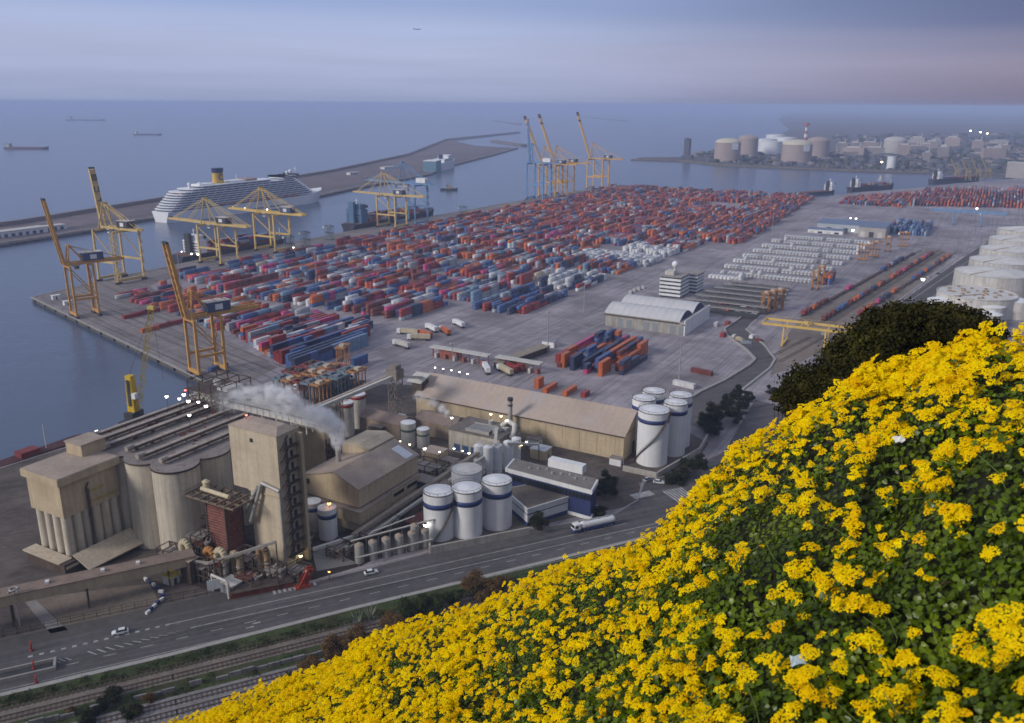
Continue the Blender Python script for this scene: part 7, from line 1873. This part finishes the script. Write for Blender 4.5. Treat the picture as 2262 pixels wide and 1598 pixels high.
# clumps
heads = []
ncl = 5200
s, v, P, N_ = sample_bank(ncl, -.10, 1.12)
for i in range(ncl):
    d = np.linalg.norm(P[i] - np.array(CAM))
    # crowded near the crest and to the left, thinner low on the right
    right = min(1, max(0, (s[i] - .42) / .25))
    dens = .97 - min(1, max(0, (s[i] - .24) / .22)) * min(1, max(0, (v[i] - .06) / .26)) * .54 - right * min(1, max(0, (v[i] - .12) / .4)) * .27
    patch = .5 + .5 * math.sin(P[i][0] * 4.2 + 1.3 * math.sin(P[i][1] * 3.1)) * math.sin(P[i][1] * 3.7 - P[i][0] * 2.0)
    if rng.random() > dens * (.55 + .6 * patch) * (1 - .28 * right * min(1, max(0, v[i] - .2) * 2.2) * (1.25 - patch)): continue
    m_n = int(rng.integers(2, 5)) + (6 if s[i] < .34 else (2 if s[i] < .5 else 0))
    ax = rng.normal(0, .45)
    for j in range(m_n):
        ss_ = s[i] + rng.normal(0, .0085) * math.cos(ax) + rng.normal(0, .002); v_ = v[i] + rng.normal(0, .030) * math.sin(ax) + rng.normal(0, .008)
        if not (.015 < ss_ < .985): continue
        heads.append((ss_, v_, rng.uniform(.010, .026) * (.88 if s[i] < .5 else 1)))
HP = bank_arr([h[0] for h in heads], [h[1] for h in heads]); HS = np.array([h[2] for h in heads])
HN = np.array([[0, 0, 1.0]]) * .85 - np.array(RT)[None] * .38 + rng.normal(0, .20, (len(HP), 3))
tocam = np.array(CAM)[None] - HP; tocam /= np.linalg.norm(tocam, axis=1, keepdims=True)
HN = HN + tocam * .20
HP = HP + np.array([[0, 0, 1.0]]) * rng.uniform(.06, .14, (len(HP), 1)) + rng.normal(0, .012, HP.shape)
dep = (HP - np.array(CAM)) @ np.array(FW)
hpx = PX + FOC * ((HP - np.array(CAM)) @ np.array(RT)) / dep; hpy = PY - FOC * ((HP - np.array(CAM)) @ np.array(UP)) / dep
vis = (hpx > 0) & (hpx < 2262) & (hpy < 1598) & (hpy > 0)
rank = np.where(vis, HS / dep, 0)
order = np.argsort(-rank)
first = order[:300]
Xh, Yh, Zh = frames(HN, rng.uniform(0, 6.283, len(HP)))
ume = []
stalk_m = M('green_stalk', (.10, .15, .03), .8, .2, 8.0)
for Vu, Fu in UMB:
    me = np_mesh('flower_cluster', np.concatenate([Vu, [(-.05, -.03, -2.6), (.05, -.03, -2.6), (.05, .03, .15), (-.05, .03, .15), (0, -.06, -2.6), (0, .06, -2.6), (0, .06, .15), (0, -.06, .15)]]), np.concatenate([Fu, [(len(Vu), len(Vu) + 1, len(Vu) + 2, len(Vu) + 3), (len(Vu) + 4, len(Vu) + 5, len(Vu) + 6, len(Vu) + 7)]]))
    me.materials.append(petal); me.materials.append(stalk_m)
    mi_ = [0] * len(Fu) + [1, 1]; me.polygons.foreach_set('material_index', mi_)
    ume.append(me)
for q_, i in enumerate(first):
    o = bpy.data.objects.new('flower_cluster', ume[q_ % 6]); COL.objects.link(o)
    M4 = Matrix(((Xh[i][0], Yh[i][0], Zh[i][0], HP[i][0]), (Xh[i][1], Yh[i][1], Zh[i][1], HP[i][1]), (Xh[i][2], Yh[i][2], Zh[i][2], HP[i][2]), (0, 0, 0, 1)))
    o.matrix_world = M4 @ Matrix.Scale(HS[i], 4)
    tag(o, 'bright yellow flat flower head among the leaves of the near bank', 'flower', 'larger yellow flower heads on the near bank')
Va, Fa, base = [], [], 0
for k in range(4):
    idx = order[300:][k::4]
    T_, TF = (UMBL[k] if True else UMB[k])
    a, b_ = scatter(T_, [tuple(f) for f in TF], HP[idx], Xh[idx], Yh[idx], Zh[idx], HS[idx])
    Va.append(a); Fa.append(b_ + base); base += len(a)
tag(link('yellow_blossom', np_mesh('yellow_blossom', np.concatenate(Va), np.concatenate(Fa)), petal), 'mass of smaller yellow blossom covering the bank up to its crest', 'blossom', kind='stuff')
print('flower heads', len(heads))
# stalks and twigs between the leaves
m_ = MB()
for k in range(520):
    a, b_ = random.uniform(.25, .97), random.uniform(-.05, 1.05); p = Vector(bank_pt(a, b_)); d = Vector((random.gauss(0, .6), random.gauss(0, .6), 1)).normalized()
    q_ = p + d * random.uniform(.05, .12); m_.tube(p, q_, .0014, 4, .0009, caps=False)
    if random.random() < .5: m_.tube(q_, q_ + Vector((random.gauss(0, .04), random.gauss(0, .04), .02)), .0014, 4, .001, caps=False)
tag(m_.build('flower_stalks', M('pale_stalk', (.13, .17, .04), .8, .2, 8.0)), 'thin pale green stalks rising between the leaves', 'stalks', kind='stuff')
m_ = MB()
for k in range(16):
    a, b_ = random.uniform(.62, .96), random.uniform(.45, 1.1); p = Vector(bank_pt(a, b_)) + Vector((0, 0, .05)); d = Vector((random.gauss(0, 1), random.gauss(0, 1), .25)).normalized()
    m_.tube(p, p + d * random.uniform(.03, .09), .0014, 4, .0008)
tag(m_.build('dry_twigs', M('dry_twig', (.24, .13, .07), .9, .3, 8.0)), 'thin dry brown twigs lying in the leaves', 'twigs', kind='stuff')
for k, (px, py, lab) in enumerate(((1978, 1046, 'crumpled white scrap of paper caught in the flowers'), (1755, 1545, 'pale bluish scrap of litter low in the leaves'))):
    best = min(((abs(PX + FOC * ((Vector(bank_pt(a, b_)) - CAM).dot(RT)) / (Vector(bank_pt(a, b_)) - CAM).dot(FW) - px) + abs(PY - FOC * ((Vector(bank_pt(a, b_)) - CAM).dot(UP)) / (Vector(bank_pt(a, b_)) - CAM).dot(FW) - py), a, b_) for a in np.linspace(.4, .97, 60) for b_ in np.linspace(0, 1, 40)))
    p = Vector(bank_pt(best[1], best[2])) + Vector((0, 0, .12)); m_ = MB()
    vs = [(x * .015 + random.uniform(-.003, .003), y * .011 + random.uniform(-.003, .003), random.uniform(-.006, .006)) for y in (-1, 0, 1) for x in (-1, -.3, .3, 1)]
    m_.add(vs, [(i + 4 * j, i + 1 + 4 * j, i + 5 + 4 * j, i + 4 + 4 * j) for j in range(2) for i in range(3)]); oo = m_.build('litter', M('paper_white', (.75, .75, .72), .8, .05, 5) if k == 0 else M('paper_blue', (.45, .55, .6), .7, .05, 5))
    oo.location = p; oo.rotation_euler = (.5, -.3, .4); tag(oo, lab, 'litter')

# ------------------------------------------------------------------ trees and bushes
def foliage(name, lumps, n, size, mat, parent, seed=0, off=(0, 0, 0), flat=.5):
    r_ = np.random.default_rng(seed)
    L_ = np.array(lumps, dtype=float)                      # x, y, z, rx, ry, rz
    wt = L_[:, 3] * L_[:, 4] * L_[:, 5]; wt /= wt.sum()
    k = r_.choice(len(L_), n, p=wt)
    d = r_.normal(0, 1, (n, 3)); d /= np.linalg.norm(d, axis=1, keepdims=True)
    rad = r_.random(n) ** .28
    wob = 1 + .18 * np.sin(d[:, 0] * 7 + k) * np.sin(d[:, 1] * 6 - k) + .12 * np.sin(d[:, 2] * 9 + k * 2)
    pos = L_[k, :3] + d * L_[k, 3:6] * (rad * wob * np.where(r_.random(n) < .12, 1.18, 1.0))[:, None] - np.array(off)
    nr = d + r_.normal(0, .7, (n, 3)) + np.array([0, 0, flat])
    X, Y, Z = frames(nr, r_.uniform(0, 6.283, n))
    T_ = np.array([(-.5, -.3, 0), (.5, -.4, .06), (.4, .45, 0), (-.45, .4, .08)])
    V, F = scatter(T_, [(0, 1, 2, 3)], pos, X, Y, Z, r_.uniform(.6, 1.3, n) * size)
    return link(name, np_mesh(name, V, F), mat, parent)
pine_leaf = leaf_mat('pine_foliage', (.014, .014, .004), (.034, .033, .008), (.085, .076, .016), .7, .12, .75)
dark_leaf = leaf_mat('dark_foliage', (.010, .014, .007), (.022, .028, .011), (.045, .052, .018), .35, .12, .7)
scrub_leaf = leaf_mat('scrub_foliage', (.018, .030, .009), (.040, .056, .016), (.075, .09, .030), .5, .12, .7)
dry_leaf = leaf_mat('dry_scrub', (.075, .045, .018), (.15, .088, .034), (.22, .13, .052), .5, .12, .8)
def tree(name, label, base, h, lumps, n, size, mat, group, trunk=.4, seed=0, cat='tree'):
    t_ = thing(name, label, cat, base, 0, group)
    bx, by, bz = base
    m_ = MB(base); top = Vector((sum(l[0] for l in lumps) / len(lumps), sum(l[1] for l in lumps) / len(lumps), bz + h * .72))
    pts = [Vector((bx, by, bz - .3)), Vector((bx, by, bz)).lerp(top, .35) + Vector((trunk * .4, 0, 0)), Vector((bx, by, bz)).lerp(top, .7), top]
    for k, (a, b_) in enumerate(zip(pts[:-1], pts[1:])): m_.tube(a, b_, trunk * (1 - k * .25), 9, trunk * (.75 - k * .25))
    for l in lumps[:10]:
        q_ = Vector(l[:3]); a = pts[1].lerp(pts[3], random.uniform(.2, .9)); m_.tube(a, q_, trunk * .35, 6, trunk * .08)
    m_.build('trunk', bark, t_)
    foliage('crown', lumps, n, size, mat, t_, seed, base)
    return t_
# the dark pine on the slope to the right: survey its outline at its own distance
def pine_lumps(rows, D):
    out_ = []
    for px, py, rpx in rows:
        c = near(px, py, D + random.uniform(-2.2, 2.8)); r = rpx / FOC * D; out_.append((c.x, c.y, c.z, r, r, r * .72))
    return out_
big = pine_lumps([(1960, 740, 75), (2030, 720, 70), (2095, 720, 70), (2150, 740, 60), (1900, 775, 70), (1860, 800, 60), (2000, 790, 90), (2080, 790, 90), (1930, 830, 80), (2140, 800, 70), (1990, 700, 45), (2060, 695, 45), (2120, 705, 40), (1925, 730, 45), (2180, 745, 40), (1880, 748, 22), (1945, 698, 24), (1975, 682, 20), (2035, 678, 22), (2090, 680, 20), (2150, 695, 24), (2195, 715, 22), (2210, 740, 20), (1905, 722, 20), (1850, 770, 26)], 42)
b0 = near(2030, 900, 42); zb = hill_z((b0 - RO).dot(RD), (b0 - RO).dot(RN))
tree('pine_tree', 'large dark spreading pine behind the flower crest on the right', (b0.x, b0.y, zb), max(6, 131 - zb), big, 70000, .115, pine_leaf, 'pines on the slope', .5, 3)
low = pine_lumps([(1790, 850, 60), (1830, 880, 70), (1765, 895, 45), (1870, 870, 60), (1745, 880, 25), (1810, 925, 60), (1845, 830, 40)], 46)
b0 = near(1820, 985, 46); zb = hill_z((b0 - RO).dot(RD), (b0 - RO).dot(RN))
tree('pine_tree', 'lower dark pine crown left of the large pine', (b0.x, b0.y, zb), max(6, 128 - zb), low, 30000, .115, pine_leaf, 'pines on the slope', .4, 4)
low = pine_lumps([(1722, 870, 14), (1735, 858, 12), (1712, 880, 10), (1748, 865, 12)], 50)
b0 = near(1735, 940, 50); zb = hill_z((b0 - RO).dot(RD), (b0 - RO).dot(RN))
tree('pine_tree', 'small dark tree tip at the left foot of the pines', (b0.x, b0.y, zb), max(6, 128 - zb), low, 3000, .11, pine_leaf, 'pines on the slope', .2, 5)
# trees beside the five tanks
for k, (px, py, h, r, lab) in enumerate(((1553, 950, 9, 4.2, 'dark tree nearest the five tanks in the roadside clump'), (1578, 938, 11, 4.0, 'second dark tree of the roadside clump'), (1600, 925, 12, 3.8, 'tallest dark tree in the middle of the roadside clump'), (1618, 935, 9, 4.0, 'bushy dark tree low in the roadside clump'), (1640, 905, 8, 3.2, 'dark tree at the far end of the roadside clump'), (1652, 888, 6, 2.6, 'smallest dark tree at the end of the roadside clump'), (1570, 965, 6, 4.0, 'low dark bush below the roadside clump'), (1625, 885, 9, 3.0, 'dark tree on the kerb side of the roadside clump'), (1547, 1045, 9.5, 2.4, 'dark cypress-like tree standing alone below the clump'), (1505, 1055, 4.5, 4.0, 'low dark shrub against the bund wall corner'), (1525, 1030, 4, 4.2, 'dark shrub along the bund wall'), (1490, 1068, 3.5, 3.6, 'dark shrub at the junction kerb'),
                                         (1192, 1172, 8.5, 3.0, 'dark tree before the white shed wall'), (1335, 1100, 7, 4.0, 'dark tree at the end of the blue office'), (1345, 1072, 6, 3.0, 'dark tree behind the end of the blue office'), (1320, 1135, 3, 3.2, 'low shrub at the corner of the blue office'), (1705, 872, 5, 2.8, 'dark roadside shrub under the pines'), (1640, 1000, 3, 3.0, 'dark shrub by the road behind the flowers'))):
    p = at(px, py); rr = random.Random(k)
    lm = [(p.x + rr.uniform(-.75, .75) * r, p.y + rr.uniform(-.75, .75) * r, h * rr.uniform(.16, .84), r * rr.uniform(.32, .58), r * rr.uniform(.32, .58), h * rr.uniform(.10, .17)) for j in range(14)]
    tree('roadside_tree', lab, (p.x, p.y, 0), h, lm, int(2200 + 260 * r * h * .5), .30, dark_leaf, 'dark roadside trees', .22, 40 + k)
# bushes along the tracks
for k, (px, py, w_, h, mt, lab) in enumerate(((1060, 1318, 5.5, 4.5, dry_leaf, 'big rusty brown bush above the flower crest'), (1105, 1300, 4.0, 3.4, dry_leaf, 'rusty brown bush right of the big one'), (1005, 1335, 3.5, 3.5, scrub_leaf, 'dark green bush left of the rusty bushes'), (950, 1350, 4.0, 4.0, scrub_leaf, 'dark green scrub beside the pale spiky plant'), (905, 1365, 4.2, 4.6, scrub_leaf, 'tall dark scrub above the flower crest'), (860, 1400, 4.0, 4.0, dry_leaf, 'brown scrub behind the pale spiky plant'), (800, 1430, 4.5, 4.0, dry_leaf, 'brown bush right of the low wall end'), (745, 1450, 4.0, 4.0, dry_leaf, 'bright brown bush at the low wall end'), (690, 1495, 3.4, 3.6, dry_leaf, 'brown bush touching the flower edge'), (640, 1520, 3.0, 2.6, scrub_leaf, 'green bush at the flower edge by the tracks'), (250, 1552, 5.5, 3.2, dark_leaf, 'dark rounded bush between the tracks at the bottom'), (215, 1572, 4.0, 2.6, dark_leaf, 'dark bush left of the rounded one at the bottom'), (290, 1580, 4.5, 2.8, dark_leaf, 'dark oval bush nearest the bottom edge'), (190, 1598, 3.6, 2.2, dark_leaf, 'dark bush cut by the bottom edge'), (330, 1548, 2.6, 1.8, dry_leaf, 'small rusty heap of brush on the grey ballast'), (150, 1578, 2.4, 1.6, dry_leaf, 'small brown bush by the low wall'), (480, 1580, 2.4, 1.8, scrub_leaf, 'yellowish green weed clump on the ballast'))):
    if px > 600: w_, h = w_ * 1.75, h * 1.45
    p = at(px, py); rr = random.Random(100 + k); r = w_ * .5
    lm = [(p.x + rr.uniform(-.8, .8) * r, p.y + rr.uniform(-.8, .8) * r, h * rr.uniform(.2, .7), r * rr.uniform(.35, .6), r * rr.uniform(.35, .6), h * .28) for j in range(8)]
    tree('bush', lab, (p.x, p.y, 0), h, lm, int(1800 + 160 * w_ * h), .24, mt, 'bushes along the tracks', .12, 70 + k, 'bush')
# pale spiky plants
for k, (px, py, h) in enumerate(((790, 1385, 5.0), (818, 1372, 5.5), (775, 1402, 3.5))):
    p = at(px, py); t_ = thing('agave', ('taller', 'tallest', 'shorter')[k] + ' pale spiky plant standing before the road kerb', 'plant', p, 0, 'pale spiky plants')
    for j in range(12):
        m_ = MB(); a = j * 2.4 + k; d = Vector((math.cos(a), math.sin(a), 0)); l_ = h * random.uniform(.55, 1.0)
        m_.tube((0, 0, 0), tuple(d * l_ * .25 + Vector((0, 0, l_ * .6))), .16, 5, .12); m_.tube(tuple(d * l_ * .25 + Vector((0, 0, l_ * .6))), tuple(d * l_ * .45 + Vector((0, 0, l_))), .12, 5, .02); m_.build('leaf', M('agave_grey', (.22, .25, .19), .7, .15, 2.0), t_)
# weeds along the verge and on the lower slope
lm = []
for k in range(900):
    s_ = random.uniform(-110, 150); t_ = random.choice((random.uniform(-15.5, -11.5), random.uniform(-15.5, -11.0), random.uniform(-28.5, -22), random.uniform(-46, -41))); q_ = rp(s_, t_)
    lm.append((q_[0], q_[1], .25, random.uniform(.5, 1.8), random.uniform(.5, 1.8), random.uniform(.2, .6)))
tag(foliage('verge_weeds', lm, 26000, .28, scrub_leaf, None, 9), 'low dark green weeds along the verge and tracks', 'weeds', kind='stuff')
lm = []
for k in range(700):
    s_ = random.uniform(-150, 420); t_ = -44 - random.random() ** 1.3 * 150; q_ = rp(s_, t_, hill_z(s_, t_))
    lm.append((q_[0], q_[1], q_[2] + .6, random.uniform(1.2, 3.2), random.uniform(1.2, 3.2), random.uniform(.8, 1.8)))
tag(foliage('hillside_scrub', lm, 45000, .5, scrub_leaf, None, 10), 'scrub covering the hillside below the flower bank', 'scrub', kind='stuff')
# ------------------------------------------------------------------ lamps
def lamp(label, px, py, z, mat=None, r=.5, z0=0.0):
    p = at(px, py, z); t_ = thing('flood_lamp', label, 'lamp', (p.x, p.y, z0), 0, 'lit lamps')
    m_ = MB(); m_.tube((0, 0, 0), (0, 0, z - z0 - r * .6), .09, 6); m_.build('post', dark_steel, t_)
    m_ = MB(); m_.ball((0, 0, z - z0), r, 10, 6); m_.build('bulb', mat or lamp_white, t_)
    m_ = MB(); m_.dome(0, 0, z - z0 + r * .55, r * .95, r * .55, 10, 3); m_.build('hood', dark_steel, t_)
for a in (('first lamp from the left on the head house above the silos', 368, 876, 42, None, .55, 37), ('lamp in the upper left of the head house group', 396, 881, 42, None, .5, 37), ('topmost white lamp of the head house group', 406, 872, 43, None, .6, 37), ('brightest lamp in the middle of the head house', 416, 886, 42, None, .65, 37), ('lamp right of the middle on the head house', 438, 888, 42, None, .5, 37), ('rightmost lamp of the head house group', 455, 897, 42, None, .6, 37), ('low lamp on the head house deck', 418, 917, 38, None, .55, 33),
          ('red beacon on top of the head house', 409, 862, 44, lamp_red, .35, 37), ('red beacon on the roof of the tallest tower', 544, 917, 47.5, lamp_red, .35, 46),
          ('first pier lamp behind the elevator building', 213, 952, 12, None, .5), ('second pier lamp over the water edge', 253, 943, 12, None, .55), ('pier lamp at the foot of the mobile crane', 311, 926, 14, lamp_yellow, .5),
          ('lamp at the left corner of the boiler house', 883, 975, 12, lamp_yellow, .45), ('lamp beside the steam left of the boiler house', 998, 923, 12, None, .55), ('left lamp on the boiler house roof', 1084, 915, 13, lamp_yellow, .5, 9.9), ('middle lamp on the boiler house roof', 1107, 919, 13, lamp_yellow, .5, 9.9), ('right lamp on the boiler house roof', 1119, 929, 13, None, .55, 9.9), ('lamp on the boiler house front wall', 1091, 960, 9, None, .5), ('lamp behind the pinkish roofed house', 938, 991, 9, None, .6), ('small yellow lamp below the pinkish roofed house', 971, 998, 8, lamp_yellow, .4), ('first pinkish lamp of the deck row', 1003, 991, 8, None, .4), ('second lamp of the deck row', 1022, 996, 8, None, .35), ('third lamp of the deck row', 1036, 1001, 8, None, .45), ('lamp right of the slim white silos', 1152, 983, 9, lamp_yellow, .45), ('second lamp right of the slim white silos', 1163, 976, 9, None, .45), ('lamp before the gabled hall monitor', 905, 982, 12, lamp_yellow, .4),
          ('glowing lamp low on the leftmost big white tank', 940, 1160, 6, None, .75), ('orange lamp above the small banded tanks', 727, 1112, 13, lamp_orange, .6), ('yellow lamp at the foot of the tallest tower', 664, 1228, 3, lamp_yellow, .5), ('orange lamp by the road fence beyond the red frame', 727, 1263, 2.6, lamp_orange, .35),
          ('left deck light of the dark hulled ship', 423, 561, 8, None, .9), ('right deck light of the dark hulled ship', 437, 562, 8, None, .9), ('small bow light of the dark hulled ship', 401, 556, 8, None, .6), ('first light on the lit crane girder', 512, 457, 38, None, .9, 36), ('second light on the lit crane girder', 541, 460, 38, None, .7, 36), ('third light on the lit crane girder', 590, 463, 38, None, .8, 36), ('quay light behind the lit crane', 648, 547, 6, None, .7),
          ('bright lamp beside the dark road at the right', 2039, 617, 14, None, 1.3), ('brightest lamp at the workshop bay', 1884, 509, 7, None, 1.5), ('left roof lamp of the workshop', 1879, 482, 11, None, .9), ('right roof lamp of the workshop', 1891, 483, 11, None, .9), ('lamp on the blue rail gantry', 2158, 461, 22, None, 1.2), ('lamp at the foot of the lone gas tank', 1948, 358, 20, lamp_yellow, 2.2), ('left high lamp of the far plant', 2144, 289, 60, None, 3.0), ('middle high lamp of the far plant', 2166, 292, 60, None, 3.0), ('right high lamp of the far plant', 2181, 295, 60, lamp_yellow, 2.6),
          ('first small lamp in the line behind the long warehouse', 961, 812, 4, None, .45), ('second small lamp in the line behind the long warehouse', 979, 815, 4, None, .4), ('third small lamp in the line behind the long warehouse', 997, 818, 4, None, .4), ('fourth small lamp in the line behind the long warehouse', 1015, 822, 4, None, .45), ('fifth small lamp in the line behind the long warehouse', 1033, 826, 4, None, .5)):
    lamp(*a)
# ------------------------------------------------------------------ steam
def steam_mat(dens):
    m = bpy.data.materials.new('steam'); m.use_nodes = True
    t = m.node_tree; t.nodes.clear()
    pv = t.nodes.new('ShaderNodeVolumePrincipled'); pv.inputs['Color'].default_value = (1, 1, 1, 1); pv.inputs['Anisotropy'].default_value = .2
    tc = t.nodes.new('ShaderNodeTexCoord'); g = t.nodes.new('ShaderNodeNewGeometry')
    ln = t.nodes.new('ShaderNodeVectorMath'); ln.operation = 'LENGTH'; t.links.new(tc.outputs['Object'], ln.inputs[0])
    fall = t.nodes.new('ShaderNodeMapRange'); fall.interpolation_type = 'SMOOTHSTEP'
    fall.inputs['From Min'].default_value = 1.0; fall.inputs['From Max'].default_value = .25
    t.links.new(ln.outputs['Value'], fall.inputs[0])
    n = t.nodes.new('ShaderNodeTexNoise'); n.inputs['Scale'].default_value = .42; n.inputs['Detail'].default_value = 6.0; n.inputs['Roughness'].default_value = .6
    t.links.new(g.outputs['Position'], n.inputs[0])
    mr = t.nodes.new('ShaderNodeMapRange'); mr.inputs['From Min'].default_value = .43; mr.inputs['From Max'].default_value = .66; mr.inputs['To Max'].default_value = dens
    t.links.new(n.outputs[0], mr.inputs[0])
    k = t.nodes.new('ShaderNodeMath'); k.operation = 'MULTIPLY'; t.links.new(fall.outputs[0], k.inputs[0]); t.links.new(mr.outputs[0], k.inputs[1])
    t.links.new(k.outputs[0], pv.inputs['Density'])
    mo = t.nodes.new('ShaderNodeOutputMaterial'); t.links.new(pv.outputs[0], mo.inputs['Volume'])
    return m
bm_ = MB(); bm_.ball((0, 0, 0), 1.0, 20, 12)
def plume(label, puffs, cat='steam'):
    p0 = at(*puffs[0][:3]); t_ = thing('steam_plume', label, cat, p0); t_['kind'] = 'stuff'
    for px, py, z, rx, rz_, dens in puffs:
        p = at(px, py, z); me = bm_.mesh('puff'); me.materials.append(steam_mat(dens))
        o = bpy.data.objects.new('puff', me); COL.objects.link(o); o.parent = t_
        o.location = p - p0; o.scale = (rx, rx, rz_)
plume('white steam billowing left across the top of the tallest tower', [(746, 972, 28, 3.0, 4.6, 3.6), (742, 948, 33, 4.0, 4.8, 3.6), (722, 930, 37, 5.0, 5.0, 3.2), (698, 917, 40, 5.4, 4.6, 2.0), (668, 905, 43, 5.0, 4.0, .9), (630, 886, 46, 6.6, 6.0, 2.4), (604, 872, 48, 5.4, 4.8, 1.8), (570, 872, 49, 6.0, 4.4, .55), (535, 868, 49, 5.4, 4.0, .6), (505, 885, 47, 7.0, 5.0, .22)])
plume('thin steam wisp drifting from the boiler house', [(987, 914, 13, 1.8, 2.6, 2.2), (976, 902, 15, 2.4, 2.6, 1.6), (956, 890, 17, 3.2, 2.8, 1.0), (928, 876, 19, 4.2, 3.0, .5)])
vent = thing('steam_vent', 'short grey vent pipe under the white steam behind the towers', 'vent', (at(746, 985, 24).x, at(746, 985, 24).y, 0))
m_ = MB(); m_.cyl(0, 0, 0, 25, 1.1, 14, .9); m_.build('stack', grey_steel, vent)
m_ = MB(); m_.ring(0, 0, 24, 25.2, .9, .25, 14); m_.build('collar', dark_steel, vent)
# small aeroplane low over the sea
p = near(923, 65, 5200)
ap_ = thing('aeroplane', 'tiny aeroplane in the sky above the sea', 'aeroplane', p, math.atan2(RT.y, RT.x))
m_ = MB(); m_.tube((-18, 0, 0), (16, 0, 0), 2.0, 10); m_.ball((16, 0, 0), 2.0, 8, 5); m_.tube((-27, 0, 1.0), (-18, 0, 0), .5, 8, 2.0); m_.build('fuselage', M('plane_grey', (.2, .2, .25), .6, .05, .1), ap_)
m_ = MB(); m_.prism([(4, -2), (-8, -18), (-11, -18), (-6, 0), (-11, 18), (-8, 18), (4, 2)], -.8, -.3); m_.build('wing', MATS['plane_grey'], ap_)
m_ = MB(); m_.loft([[(-20, -.2, 1), (-26, -.2, 1), (-27.5, -.2, 8), (-24.5, -.2, 8)], [(-20, .2, 1), (-26, .2, 1), (-27.5, .2, 8), (-24.5, .2, 8)]]); m_.prism([(-21, 0), (-26, -7), (-28, -7), (-26, 0), (-28, 7), (-26, 7)], .8, 1.1); m_.build('tail', MATS['plane_grey'], ap_)
# ------------------------------------------------------------------ haze over the whole place
hz_m = bpy.data.materials.new('haze_air'); hz_m.use_nodes = True
t = hz_m.node_tree; t.nodes.clear()
pv = t.nodes.new('ShaderNodeVolumePrincipled')
pv.inputs['Color'].default_value = (.58, .70, 1.0, 1)
pv.inputs['Density'].default_value = 0.00014
pv.inputs['Anisotropy'].default_value = 0.0
mo = t.nodes.new('ShaderNodeOutputMaterial')
t.links.new(pv.outputs[0], mo.inputs['Volume'])
m_ = MB(); m_.box(-46000, -46000, -8.5, 46000, 46000, 147.0)
hz = m_.build('haze', hz_m)
tag(hz, 'pale blue evening haze thickening over the sea', 'haze', kind='stuff')
